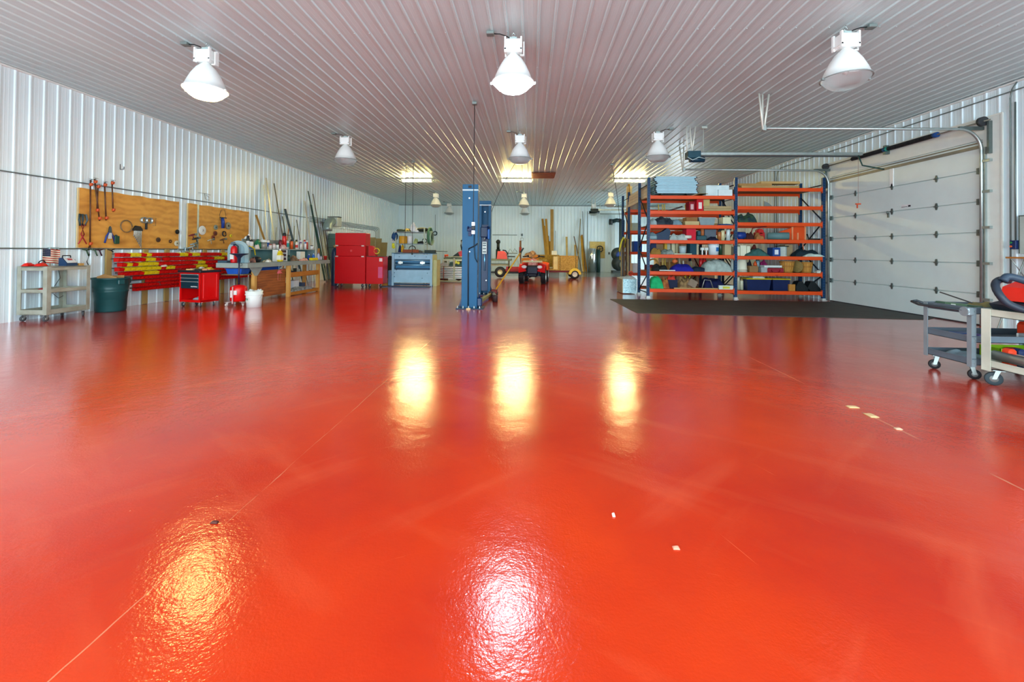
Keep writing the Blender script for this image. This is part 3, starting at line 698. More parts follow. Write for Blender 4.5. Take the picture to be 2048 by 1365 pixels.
# -- tools on the nearer board (X just in front of the sheet)
XB = XL + .065
def bp(px, py, X=XB): p = onx(px, py, X); return p.y, p.z
def clamp(px0, py0, px1, py1, label, col='#c8501e', jaw=.07):
    y0, z0 = bp(px0, py0); y1, z1 = bp(px1, py1)
    t = thing('bar_clamp', label, 'clamp', (XB, y1, z1), 0, 'bar clamps on the nearer board')
    MB().cyl((0, 0, 0), (0, y0 - y1, z0 - z1), .013, n=8).build('pipe', mat('#4b4038', .5, .6, c2='#7a4a2c'), t)
    m = mat(col, .45)
    for f, nm in ((.93, 'fixed_jaw'), (.06, 'sliding_jaw')):
        cy, cz = (y0 - y1) * f, (z0 - z1) * f
        MB().box(-.01, .03, cy - .022, cy + .022, cz - .03, cz + .03, bev=.006).box(.02, .035, cy - .015, cy + .03, cz - .012, cz + .035, bev=.004).build(nm, m, t)
    cy, cz = (y0 - y1), (z0 - z1)
    MB().cyl((.03, cy, cz - .05), (.03, cy, cz + .02), .006).cyl((.03, cy - .05, cz + .015), (.03, cy + .05, cz + .015), .004).build('screw', M_GALVD, t)
clamp(181, 360, 180, 496, 'longest bar clamp, leftmost of the orange-jawed clamps on the nearer board')
clamp(189, 358, 199, 442, 'dark bar clamp second from left on the nearer board')
clamp(196, 370, 194, 424, 'short red bar clamp hanging behind the second clamp')
clamp(209, 365, 212, 441, 'bar clamp third from left with orange jaws top and bottom')
clamp(224, 362, 226, 424, 'shortest silver bar clamp, rightmost of the clamps on the nearer board')
def disc(px, py, r, c, label, name='grinding_disc', cat='disc', hub='#2a2a2a', X=XB):
    y, z = bp(px, py, X); t = thing(name, label, cat, (X - .01, y, z))
    MB().lathe([(0, .0), (r, .0), (r, .012), (r * .9, .016), (0, .016)], axis='x', n=20).build('disc', mat(c, .6), t)
    MB().lathe([(r * .28, .016), (r * .28, .02), (0, .02)], axis='x', n=12).build('hub', mat(hub, .5), t)
y, z = bp(253, 453); coil('wire_coil', XB, y, z, .14, '#7a6448', 'loose ring of brown wire hanging on the nearer plywood board', 'wire', 2, .008)
def pliers(px, py, L, c1, c2, label, spread=.07):
    y, z = bp(px, py); t = thing('cutting_pliers', label, 'pliers', (XB, y, z))
    MB().prism([(-.035, 0), (.035, 0), (.02, L * .3), (0, L * .36), (-.02, L * .3)], -.01, .012, axis='x').cyl((-.015, 0, .01), (.018, 0, .01), .018).build('jaws', mat('#3d4a52', .4, .6), t)
    for s in (-1, 1): MB().tube([(0, s * .02, 0), (0, s * spread * .7, -L * .25), (0, s * spread, -L * .62)], .017, n=8).build('handle', mat(c2 if s > 0 else c1, .5), t)
pliers(220, 465, .38, '#27418f', '#2b2f6e', 'large pliers with long blue handles on the nearer board', .11)
MB().box(XB - .005, XB + .015, *(lambda p: (p[0] - .05, p[0] + .02, p[1] - .13, p[1]))(bp(221, 466))).solo('price_card', mat('#c9d2d2', .6), 'small white card on the blue-handled pliers', 'card')
pliers(232, 476, .2, '#e04a1a', '#d8401a', 'orange-handled snips hanging beside the blue pliers', .03)
MB().box(XB - .01, XB + .03, *(lambda p: (p[0] - .06, p[0] + .05, p[1] - .08, p[1] + .1))(bp(233, 481)), bev=.01).solo('green_pouch', mat('#1f4a34', .6), 'dark green tool pouch under the orange snips', 'pouch')
t = thing('battery_clamps', 'jumper cable clamps, black and red, hanging at the left edge of the nearer board', 'cable', (XB, *bp(165, 440)))
for k, (dy, c) in enumerate(((-.05, '#39484c'), (0, '#39484c'), (.06, '#566468'))): MB().tube([(0, dy, .12), (.01, dy * 1.4, 0), (0, dy * .8, -.12)], .02, n=8).build('clamp_handle', mat(c, .5), t)
for s in (-1, 1): MB().tube([(.01, s * .03, -.1), (.01, -s * .03, -.3), (.01, s * .08, -.5)], .01, n=6).build('red_lead', mat('#b8283c', .5), t)
t = thing('band_clamps', 'shiny steel band clamps bundled on the nearer plywood board', 'clamp', (XB, *bp(292, 441)))
for s in (-1, 1): MB().lathe([(.07, -.02), (.075, .05), (.065, .05), (.06, -.02)], c=(0, s * .07, 0), axis='x', n=18).build('band', M_GALV, t)
MB().box(-.01, .02, -.02, .03, -.22, -.06, bev=.006).build('driver', M_BLACK, t)
MB().tube([(XB, *bp(304, 436)), (XB, *bp(312, 437)), (XB, *bp(311, 452)), (XB, *bp(306, 451))], .006, n=5).solo('bent_wire', mat('#c7b489', .4, .5), 'small bent brass wire beside the band clamps', 'wire')
t = thing('wrench_set', 'set of open wrenches in a black holder on the nearer board', 'wrench', (XB, *bp(275, 462)))
MB().prism([(-.12, 0), (.12, 0), (.11, .05), (.06, .11), (-.06, .12), (-.11, .05)], -.01, .02, axis='x').build('holder', M_BLACK, t)
for k in range(7):
    yy = -.09 + k * .03; L = .12 + k * .045
    MB().box(0, .01, yy - .008, yy + .008, -L, 0).lathe([(0, 0), (.015, 0), (.015, .01), (0, .01)], c=(0, yy, -L), axis='x', n=10).build('wrench', mat('#c3cac8', .25, .8), t)
disc(317, 480, .06, '#4a3526', 'dark grinding disc low on the nearer board', X=XB)
disc(341, 483, .045, '#5a3a22', 'small brown ring low on the nearer board', 'ring', 'ring', '#b98a4a')
disc(355, 464, .06, '#14181a', 'black rubber disc at the right edge of the nearer board')
disc(354, 487, .075, '#c8c6b0', 'pale sanding disc at the lower right corner of the nearer board', hub='#6d6a55')
for k, (px, c, l) in enumerate(((173, '#2e4a34', 'green pruning tool on the rail under the nearer board, left'), (190, '#44604c', 'green-handled snips under the nearer board'), (199, '#3c2034', 'dark purple handled tool under the nearer board'), (222, '#222a2c', 'row of black hooks under the nearer board'), (360, '#8d9698', 'grey clip under the gap between the boards'))):
    y, z = bp(px, 501); t = thing('hanging_tool', l, 'tool', (XB, y, z))
    MB().tube([(0, -.08, .02), (0, 0, 0), (0, .08, .03)], .013, n=6).tube([(0, 0, 0), (0, .05, -.12 if k < 3 else -.04)], .013, n=6).build('grip', mat(c, .5), t)
# -- things on the farther board
XB = XL + .075
disc(405, 461, .13, '#dfe2dd', 'white round plate hanging on the farther plywood board', 'round_plate', 'plate', '#c8ccc8')
disc(432, 455, .075, '#7d8a80', 'grey-rimmed wheel left of the blue tool on the farther board')
disc(431, 467, .07, '#6e2c1e', 'dark red abrasive disc under the blue tool')
disc(427, 475, .06, '#7a2f22', 'second dark red abrasive disc, lower on the farther board')
t = thing('angle_grinder', 'blue angle grinder hanging on the farther plywood board', 'grinder', (XB, *bp(444, 450)))
MB().tube([(0, .0, .22), (.01, .01, .1), (.01, .02, -.1)], [.04, .05, .045], n=10).build('motor_body', mat('#1f3f8c', .4), t)
MB().box(-.01, .04, -.11, .14, .2, .23, bev=.008).build('guard', mat('#39404a', .4, .5), t)
MB().tube([(.02, -.12, .12), (.02, -.14, .3), (.02, -.08, .44), (.02, .06, .46), (.02, .12, .3), (.02, .08, .2)], .006, n=5).build('power_cord', M_DARK, t)
disc(457, 452, .11, '#8d8a78', 'wire wheel right of the blue grinder, in pale packaging')
y, z = bp(448, 468); coil('cable_loop', XB, y, z, .075, '#20262a', 'black cable loop under the blue grinder', 'cord', 2, .012)
for k, (px, py, c, l) in enumerate(((384, 470, '#7a2430', 'red-handled pliers at the left of the farther board'), (391, 477, '#23302e', 'black pliers at the left of the farther board'), (386, 488, '#8fa3a6', 'silver caulking gun low on the farther board'), (420, 480, '#b7a98a', 'pale metal bracket low on the farther board'), (445, 479, '#6b4a34', 'brown leather pouch beside the bench shelf'), (383, 494, '#9aa8a8', 'chrome clamp at the bottom edge of the farther board'))):
    y, z = bp(px, py); t = thing('hand_tool', l, 'tool', (XB, y, z), 0)
    MB().tube([(0, -.11, -.03), (.01, 0, .0), (0, .1, .02)], [.016, .026, .014], n=8).tube([(.01, .0, 0), (0, .05, -.12)], .014, n=6).build('grip', mat(c, .45, .2), t)
    MB().box(-.01, .015, .08, .16, -.01, .05, bev=.005).build('head', M_GALVD, t)
disc(462, 472, .05, '#e2d42c', 'yellow round gauge right of the farther board near the arch')
# ================================================================== TOOL CART, OIL DRAIN, BUCKET, BENCH
M_CR = mat('#cf0a0c', .3, var=.05, sc=2); M_DRW = mat('#13303c', .35, var=.06)
t = thing('rolling_tool_cart', 'red rolling tool cart with three dark drawers and an open bottom shelf', 'tool cart', (-7.88, 9.40, 0), -.22)
W0, W1, D0, D1 = -.325, .305, 0, .46   # front faces -y
MB().box(W0, W0 + .02, D0, D1, .11, .80).build('side_panel', M_CR, t); MB().box(W1 - .02, W1, D0, D1, .11, .80).build('side_panel', M_CR, t)
MB().box(W1, W1 + .012, D0 + .06, D0 + .10, .2, .76, bev=.004).box(W1, W1 + .012, D1 - .08, D1 - .05, .2, .76, bev=.004).box(W1, W1 + .01, D0 + .1, D1 - .08, .2, .22).build('side_rib', M_CR, t)
MB().box(W0, W1, D1 - .02, D1, .11, .80).build('back_panel', M_CR, t)
MB().box(W0, W1, D0, D1, .11, .165, bev=.008).build('bottom_shelf', M_CR, t)
MB().box(W0, W0 + .05, D0 - .004, D0 + .02, .11, .80).box(W1 - .05, W1, D0 - .004, D0 + .02, .11, .80).box(W0, W1, D0 - .004, D0 + .02, .77, .80).build('front_frame', M_CR, t)
MB().box(W0 - .03, W1 + .03, D0 - .04, D1 + .03, .80, .85, bev=.012).build('top_mat', mat('#151c26', .45), t)
for z0, z1 in ((.685, .765), (.605, .678), (.43, .598)):
    d_ = MB().box(W0 + .05, W1 - .05, D0 - .015, D0 + .4, z0, z1, bev=.004).build('drawer', M_DRW, t)
    MB().box(W0 + .045, W1 - .045, D0 - .03, D0 - .012, z1 - .016, z1 - .002, bev=.003).build('drawer_handle', mat('#b9c6c8', .3, .5), d_)
lettering('drawer_lettering', 'CRAFTSMAN', .034, mat('#d8dedf', .4), t, (.13, D0 - .0165, .475), (radians(90), 0, 0), .001)
pile('rag', -7.9, -7.6, 9.5, 9.68, .166, .07, '#8fa6ae', 'grey-blue rag on the bottom shelf of the red tool cart', 'rag', 5)
for x in (W0 + .06, W1 - .07):
    for y in (D0 + .06, D1 - .08): caster(t, x, y, .11, .052, '#2c3a3e', rz=-1.2 if x < 0 else -.6, fork='#c9d0cc', hub='#c9d0cc')
for k, (x, y, L, a, c, l) in enumerate(((-7.9, 9.5, .28, .4, '#c9a46a', 'wooden-handled tool lying on the tool cart top, front'), (-7.68, 9.64, .3, -.2, '#a87848', 'long brown file on the tool cart top'), (-7.96, 9.66, .26, .3, '#9a8c7a', 'grey wrench on the tool cart top, left'),
      (-7.78, 9.82, .34, -.25, '#d8a81c', 'yellow level lying across the back of the tool cart top'), (-7.76, 9.52, .2, .9, '#1c2a20', 'black screwdriver in the middle of the tool cart top'), (-7.56, 9.5, .2, .9, '#c98a6a', 'copper coloured pipe piece on the right front corner of the tool cart'))):
    M = Matrix.Translation((x, y, .872)) @ Matrix.Rotation(a, 4, 'Z'); p = lambda u: M @ Vector((u, 0, 0))
    t = thing('hand_tool', l, 'tool', (x, y, .85), a)
    MB().box(-L / 2, 0, -.018, .018, 0, .032, bev=.008).build('handle', mat(c, .55), t); MB().cyl((0, 0, .014), (L / 2, 0, .014), .011, n=8).build('shaft', mat(c, .4, .5), t)
pile('work_gloves', -7.78, -7.64, 9.68, 9.8, .85, .07, '#c9a41e', 'yellow work gloves at the back of the tool cart top', 'gloves', 8)
carton(-7.68, -7.45, 9.97, 10.15, 1.012, 1.07, '#2f4a5a', 'flat dark teal case on the near end of the workbench behind the tool cart', 'case', 'case')

t = thing('oil_drain', 'red wheeled oil drain tank with a black funnel on a pole', 'oil drain', (-7.03, 9.83, 0))
MB().lathe([(0, .10), (.155, .10), (.175, .13), (.178, .4), (.165, .45), (.1, .485), (0, .50)], n=32).build('tank', mat('#d2080c', .28, var=.05), t)
MB().box(-.075, -.01, -.182, -.165, .2, .37).box(.0, .075, -.182, -.16, .27, .37).build('paper_notice', mat('#dce0de', .6), t)
MB().cyl((0, 0, .48), (0, 0, 1.14), .017, n=12).build('pole', mat('#1b2344', .35, .3), t)
MB().lathe([(.016, 1.02), (.028, 1.04), (.035, 1.14), (.09, 1.20), (.19, 1.235), (.20, 1.25), (.19, 1.25), (.08, 1.21), (.02, 1.15)], n=28).build('funnel', mat('#172c44', .35), t)
MB().tube(arc((.04, 0, .98), .035, 0, 360, 12, 'xz')[:-1], .005, n=5, closed=True).build('valve', M_DARK, t)
MB().box(-.012, .012, -.215, -.2, .06, .46).build('strap', mat('#c99a9a', .5), t)
for a in (-.6, 1.0, 2.5, 4.1): MB().box(.1, .26, -.02, .02, .085, .1, M=Matrix.Rotation(a, 4, 'Z')).build('leg', mat('#b8b2ae', .4, .4), t); caster(t, .24 * cos(a), .24 * sin(a), .095, .032, '#c8c4bc', rz=a, fork='#d0ccc8', w=.022)

b_ = bucket(-6.5, 9.62, 0, .185, .375, '#dfe9e6', 'white plastic bucket with a green print standing on the floor before the workbench', patch='#cfd6cf', face=-112)
MR = Matrix.Rotation(radians(-22), 4, 'Z')
MB().box(-.05, -.005, -.171, -.167, .18, .215, M=MR).box(.0, .028, -.1725, -.167, .175, .21, M=MR).build('green_print', mat('#2a7a6a', .5), b_)
MB().box(-.055, .035, -.1705, -.167, .155, .165, M=MR).build('grey_print', mat('#9aa19c', .5), b_)
for k, (dx, dy, l) in enumerate(((-.1, .05, 'crumpled grey rag edge in the white bucket, left'), (.08, .08, 'white rag peak in the white bucket, right'))):
    MB().heap(-6.5 + dx - .05, -6.5 + dx + .05, 9.62 + dy - .05, 9.62 + dy + .05, .34, .075, k + 11, nx=12, ny=12).solo('rag', mat('#c3ccca', .8), l, 'rag')

# -- workbench, top runs in the y direction
M_BT = mat('#8b9c9a', .6, var=.14, sc=3); M_2x4 = mat('#c99b52', .65, var=.15, sc=2, stretch=(1, 1, .2)); M_OR = mat('#b3742a', .6, var=.18, sc=3)
t = thing('workbench', 'long wooden workbench with grey top, corner bracket legs and a plywood end panel', 'workbench', (0, 0, 0))
BX0, BX1, BY0, BY1 = -7.7, -6.9, 9.95, 14.15
t.location = ((BX0 + BX1) / 2, (BY0 + BY1) / 2, 0)
ox, oy = t.location.x, t.location.y
def bb(mb, x0, x1, y0, y1, z0, z1, **k): return mb.box(x0 - ox, x1 - ox, y0 - oy, y1 - oy, z0, z1, **k)
bb(MB(), BX0, BX1, BY0, BY1, .985, 1.01).build('benchtop', M_BT, t)
bb(bb(MB(), BX1 - .04, BX1, BY0, BY1, .895, .984), BX0, BX1 - .041, BY0 + .001, BY0 + .04, .895, .984).build('apron', mat('#8f9c96', .6, var=.12, sc=3), t)
for (x, y) in ((BX1 - .09, 10.35), (BX1 - .02, 11.75), (BX1 - .06, 13.5), (BX0 + .12, 11.5), (BX0 + .12, 13.8)):
    bb(MB(), x - .09, x, y, y + .09, 0, .9).build('leg', M_2x4, t)
x, y = BX1 - .09, 10.395
MB().prism([(y - .26 - oy, .9), (y + .26 - oy, .9), (y + .05 - oy, .68), (y - .05 - oy, .68)], x - ox, x + .012 - ox, axis='x').build('corner_bracket', mat('#8f9c96', .6), t)
bb(MB(), BX1 - .14, BX1 - .12, 10.5, 11.75, .1, .80).build('end_panel', plywood('#a05a22', '#6c3510', 2.4, st=(1, .5, 3)), t)
bb(bb(MB(), BX1 - .09, BX1 - .05, 11.842, 13.498, .56, .69), BX1 - .09, BX1 - .05, 11.842, 13.498, .02, .11).build('shelf_edge', M_OR, t)
bb(bb(MB(), BX0 + .05, BX1 - .092, 11.845, 13.495, .54, .56), BX0 + .05, BX1 - .092, 11.845, 13.495, .09, .11).build('lower_shelf', mat('#a9752f', .65), t)
# riser shelf at the back of the bench
t = thing('bench_shelf', 'grey two-tier shelf standing along the back of the workbench', 'shelf', (-7.53, 12.5, 1.012))
RX0, RX1, RY0, RY1 = -.14, .12, -1.72, 1.62
MB().box(RX0, RX1, RY0, RY1, .33, .355).build('shelf_board', mat('#8fa19f', .6, var=.1), t)
MB().box(RX0 - .02, RX0, RY0, RY1, 0, .355).build('back_board', mat('#5f8f94', .6, var=.16, sc=2), t)
for y in (RY0, .1, RY1 - .03): MB().box(RX0, RX1, y, y + .02, 0, .33).build('divider', mat('#7d9494', .6), t)
MB().box(RX0 - .02, RX0, RY0 + .05, RY1 - .8, .355, .62).build('upper_back', mat('#7f8d88', .6, var=.15), t)

# arched panel with an extinguisher at the near end
t = thing('arched_panel', 'pale grey arched board standing at the near end of the workbench', 'panel', (-7.36, 10.26, 1.012))
def archpoly(w, h, n=12): return [(-w, 0), (w, 0)] + [(w * cos(pi * k / n), h - w * .9 + w * .9 * sin(pi * k / n)) for k in range(n + 1)]
MB().prism(archpoly(.27, .56), -.02, .02, axis='y').build('board', mat('#8fa9ad', .5, var=.06), t)
MB().prism(archpoly(.17, .48), -.028, -.02, axis='y').build('recess', mat('#7796a0', .5), t)
def extinguisher(x, y, z, label, s=1.0, rz=0, tilt=0):
    e = thing('fire_extinguisher', label, 'fire extinguisher', (x, y, z), rz); e.scale = (s, s, s)
    MB().lathe([(0, 0), (.06, .0), (.065, .02), (.065, .3), (.05, .35), (.02, .37), (0, .37)], n=20).build('cylinder', mat('#c9141a', .25), e)
    MB().cyl((0, 0, .37), (0, 0, .41), .018).box(-.08, .03, -.012, .012, .40, .42, bev=.004).box(-.07, .02, -.012, .012, .435, .45, bev=.004).build('valve_head', mat('#1d2a4a', .4), e)
    MB().box(-.04, .04, -.07, -.063, .08, .2).build('paper_notice', mat('#dfe0dc', .5), e)
    MB().tube([(.03, 0, .4), (.09, 0, .36), (.085, 0, .15)], .01, n=6).build('hose', M_BLACK, e)
extinguisher(-7.38, 10.13, 1.012, 'red fire extinguisher with a white notice, standing in front of the arched panel', 1.15)
# ================================================================== THINGS ON AND BY THE WORKBENCH
ZS = 1.367   # top of the riser board
def shelf_y(px): y = onx(px, 498, -7.5).y; return min(max(10.9 + (y - 10.9) * .93, 10.9), 14.02)
# along the riser shelf, left to right in the photograph: (px, kind, r/w, h, colour, cap, band, label)
for px, kd, w, h, c, cap, band, l in (
    (483, 'b', .10, .20, '#dfe4e2', '#1a1c1e', None, 'white jug with black top, first on the bench shelf'),
    (489, 'c', .045, .30, '#1e2a26', '#101214', '#d9dcd8', 'tall dark aerosol with white band, near the left end of the bench shelf'),
    (495, 'c', .05, .20, '#d8dedd', '#1b1d1f', None, 'white can with black lid beside the tall dark aerosol'),
    (502, 'c', .038, .33, '#ece9df', '#e6e3d8', None, 'tall white caulk tube standing on the bench shelf'),
    (506, 'x', .12, .26, '#b5aea0', None, None, 'tan paper sack behind the white caulk tube'),
    (512, 'x', .12, .14, '#e3e1da', None, None, 'small white crumpled packet in front of the tan sack'),
    (521, 'b', .16, .27, '#2c8a5e', '#1d5a40', None, 'green translucent jug on the bench shelf'),
    (527, 'j', .14, .16, '#8f8f84', '#6d6f68', None, 'grey lidded jar beside the green jug'),
    (533, 'c', .085, .27, '#e3ebe8', None, '#2d6f86', 'large white paint tin with a blue band'),
    (540, 'c', .07, .26, '#dfe9ee', None, '#1f5aa0', 'blue and white tin right of the large paint tin'),
    (541, 'j', .08, .12, '#e4dad2', '#b23a2c', None, 'small white jar with a red lid'),
    (549, 'j', .08, .13, '#e8dcd8', '#d7b2a8', None, 'pale pink jar on the bench shelf'),
    (556, 'j', .08, .13, '#e0e6e0', '#2a4a3a', None, 'white jar with a dark green lid'),
    (569, 'c', .05, .24, '#7d1c2a', '#5a1220', None, 'dark red can behind the pink wrapped bundle'),
    (577, 'c', .062, .42, '#cc1f1c', '#14181c', None, 'tall red fire extinguisher shaped bottle with black top on the bench shelf'),
    (583, 'c', .05, .27, '#e0ece8', None, '#2aa0a0', 'white and teal can beside the tall red bottle'),
    (592, 'c', .045, .26, '#e2662a', '#1a1c1e', None, 'orange aerosol with black cap'),
    (597, 'c', .04, .2, '#e9e4da', '#e9e4da', '#c23a2c', 'short white aerosol with red band'),
    (602, 'c', .04, .26, '#c9b42a', '#1d3a24', None, 'yellow-green aerosol with dark cap'),
    (606, 'c', .038, .17, '#e7e9e6', '#cfd4d0', None, 'short white aerosol left of the purple one'),
    (611, 'c', .04, .25, '#6a4a8a', '#e8e8e8', None, 'purple aerosol on the bench shelf'),
    (615, 'c', .038, .2, '#e9ece9', '#2c62a8', None, 'white aerosol with blue cap'),
    (619, 'c', .04, .27, '#e4e0da', '#b52a24', None, 'tall white aerosol with red cap'),
    (624, 'c', .04, .25, '#d04a3a', '#e9e9e9', None, 'red aerosol with white cap near the right end of the bench shelf'),
    (629, 'j', .1, .12, '#dfe4e4', '#2a3440', None, 'squat white tub with dark lid near the right end of the shelf')):
    y = shelf_y(px); x = -7.52 + (.05 if h < .22 else -.04)
    if kd == 'c': can(x, y, ZS, w, h, c, l, cap=cap, band=band, group='cans and bottles on the bench shelf')
    elif kd == 'j': can(x, y, ZS, w * .6, h, c, l, 'jar', 'jar', cap=cap, group='jars on the bench shelf')
    elif kd == 'b': bottle(x, y, ZS, w, w * .8, h, c, l, cap, 'jug', cat='jug', rz=pi / 2)
    else: MB().heap(x - .05, x + .05, y - w / 2, y + w / 2, ZS, h, int(px), .3, nx=10, ny=8).solo('packet', mat(c, .7), l, 'packet')
y = shelf_y(493); pile('work_gloves', -7.5, -7.42, y - .1, y + .08, ZS, .09, '#2a6ab4', 'blue work gloves at the left end of the bench shelf', 'gloves', 5)
t = thing('yellow_trigger_clamp', 'yellow spring clamp hanging over the edge of the bench shelf', 'clamp', (-7.41, shelf_y(500), ZS))
MB().tube([(-.05, -.1, .07), (0, -.03, .03), (.01, .02, 0), (.03, .04, -.17)], .016, n=6).tube([(-.05, -.03, .12), (0, 0, .03), (.03, .02, -.02)], .014, n=6).build('jaws', mat('#d9c62a', .5), t)
y = shelf_y(570); pile('wrapped_bundle', -7.53, -7.42, y - .14, y + .12, ZS, .13, '#e3d6cc', 'pale wrapped bundle with pink marks lying on the bench shelf', 'packet', 12, c2='#c8707a')
pile('cloth_bundle', -7.72, -7.64, 10.95, 11.2, 1.634, .09, '#d6dedb', 'folded white cloth on top of the upper shelf back', 'cloth', 3)
t = thing('wire_rack', 'small dark wire stand on top of the grey bench shelf back', 'stand', (-7.68, 12.9, 1.634))
for s in (-1, 1): MB().cyl((0, s * .1, 0), (0, s * .1, .18), .006).build('leg', M_DARK, t)
MB().box(-.02, .02, -.16, .16, .17, .185).build('top', M_DARK, t)
# on the benchtop
ZB = 1.012
def bench_y(px, X=-7.2): return onx(px, 520, X).y
t = thing('grinding_goggles', 'dark round hood lying on the left part of the benchtop', 'hood', (-7.2, bench_y(513), ZB))
MB().ball((0, 0, .07), .1, .16, .085, wob=.15, seed=3).build('shell', mat('#141c22', .35), t)
carton(-7.3, -7.15, bench_y(488), bench_y(496), ZB, ZB + .05, '#dfe6ea', 'flat white tray at the near end of the benchtop')
t = thing('plastic_pump', 'white plastic pump head on the flat white tray', 'pump', (-7.22, bench_y(492), ZB + .052))
MB().lathe([(0, 0), (.05, .0), (.07, .06), (.02, .08), (.015, .14), (0, .14)], n=14).build('body', mat('#e6eaec', .4), t)
pile('glove', -7.25, -7.1, bench_y(499), bench_y(505), ZB, .12, '#2a2633', 'dark glove lying on the near part of the benchtop', 'gloves', 2, c2='#b8806a')
pile('scattered_tools', -7.2, -7.05, bench_y(524), bench_y(535), ZB, .08, '#5a5a4a', 'greasy tools and rags in the middle of the benchtop', 'tools', 7, c2='#c8c09a')
pile('white_rag', -7.1, -7.0, bench_y(534, -7.05), bench_y(539, -7.05), ZB, .07, '#e3e2d6', 'small white rag in the middle of the benchtop', 'rag', 9)
bottle(-7.02, bench_y(560, -7.02), ZB, .14, .12, .36, '#e2c81e', 'yellow bottle with white cap standing at the front edge of the benchtop', '#e6e8e6', band='#e4e2d0', name='jug', rz=pi / 2)
t = thing('parts_rack', 'small white wire rack of dark bins behind the yellow bottle', 'rack', (-7.2, bench_y(560), ZB))
for z in (.02, .13, .24): MB().box(-.08, .08, -.22, .22, z, z + .012).build('tier', M_WHITE, t)
for s in (-1, 1): MB().box(-.08, .08, s * .22 - .01, s * .22 + .01, 0, .33).build('side', M_WHITE, t)
for z in (.035, .145, .255):
    for k in range(4): MB().box(-.06, .07, -.2 + k * .1, -.115 + k * .1, z, z + .07).build('small_bin', mat('#3c2430' if k % 2 else '#502a24', .5), t)
can(-7.2, bench_y(577, -7.2), ZB, .05, .15, '#2a4a42', 'dark green can on the benchtop right of the white rack', cap='#1c2c28')
pile('shavings_heap', -7.35, -7.15, bench_y(584), bench_y(597), ZB, .16, '#5c4634', 'tangled brown heap of parts on the right half of the benchtop', 'parts', 15, .8, c2='#b09070')
pile('pink_rag', -7.1, -6.98, bench_y(600, -7.05), bench_y(612, -7.05), ZB, .09, '#d79a86', 'pink shop rag on the right half of the benchtop', 'rag', 21)
carton(-7.35, -7.22, bench_y(602), bench_y(611), ZB, ZB + .28, '#e2e6dc', 'upright white box on the right half of the benchtop')
for px, w, h, c, cap, l in ((618, .09, .2, '#2a4ea2', '#dfe4ea', 'blue bottle at the right end of the benchtop'), (627, .10, .22, '#3a78c8', '#c9dbe8', 'lighter blue bottle behind the yellow case'), (637, .09, .24, '#cfd2e6', '#8a8fc0', 'pale lilac bottle near the right end of the benchtop'), (642, .07, .14, '#dfe0ec', '#4a4e9c', 'short white bottle at the right end of the benchtop')):
    bottle(-7.22, bench_y(px, -7.22), ZB, w, w * .8, h, c, l, cap, rz=pi / 2)
carton(-7.08, -6.98, bench_y(620, -7.05), bench_y(632, -7.05), ZB, ZB + .08, '#dcc61c', 'yellow plastic case at the right end of the benchtop', 'case', 'case')
MB().lathe([(0, 0), (.05, 0), (.05, .1), (.06, .1), (.06, .14), (0, .14)], c=(-7.0, 14.02, 1.3 - .29)).solo('red_jar', mat('#a8281e', .4), 'small red jar on the right end corner of the benchtop', 'jar')
sp_ = bar('short_post', (-7.25, 14.05, 1.012), (-7.25, 14.05, 1.40), .06, .06, '#a8763a', 'short wooden post at the right end of the benchtop', 'wood', metal=0, rough=.7)
# pink strap and hanging cord
t = thing('pink_strap', 'pink tie-down strap hanging from the front edge of the benchtop', 'strap', (-6.88, bench_y(559, -6.88), .5))
MB().tube([(0, 0, .5), (0, -.02, .38), (.0, -.02, .28)], .006, n=5).build('cord', mat('#8fb4c8', .6), t)
MB().heap(-.03, .03, -.06, .06, .2, .1, 3, nx=8, ny=8).tube([(0, .02, .26), (0, .14, .19)], .014, n=6).tube([(0, .0, .26), (0, .16, .3)], .012, n=6).build('knot', mat('#d8606a', .6), t)
MB().tube([(0, -.05, .26), (0, -.06, .02), (0, .06, .0), (0, .07, .24)], .006, n=5).build('loop', mat('#c8685e', .6), t)
# blue tubs below
for x0, x1, y0, y1, l in ((-7.5, -7.08, 10.0, 10.33, 'blue plastic tub under the near end of the workbench'), (-7.6, -7.08, 10.72, 11.62, 'long blue plastic tub on the shelf under the benchtop')):
    t = thing('storage_tub', l, 'tub', ((x0 + x1) / 2, (y0 + y1) / 2, .736)); w, d = (x1 - x0) / 2, (y1 - y0) / 2
    mb = MB().add([(-w * .8, -d * .85, 0), (w * .8, -d * .85, 0), (w * .8, d * .85, 0), (-w * .8, d * .85, 0), (-w, -d, .14), (w, -d, .14), (w, d, .14), (-w, d, .14)], [(3, 2, 1, 0), (0, 1, 5, 4), (1, 2, 6, 5), (2, 3, 7, 6), (3, 0, 4, 7)])
    mb.build('shell', mat('#1a55b0', .4), t); MB().box(-w - .015, w + .015, -d - .015, d + .015, .125, .143, bev=.005).build('rim', mat('#1a4a9a', .4), t)
bar('shelf_plank', (-7.34, 10.02, .72), (-7.34, 11.72, .72), .03, .56, '#7a6a4a', 'wide plank shelf slung under the benchtop carrying the blue tubs', 'wood', metal=0, rough=.7)
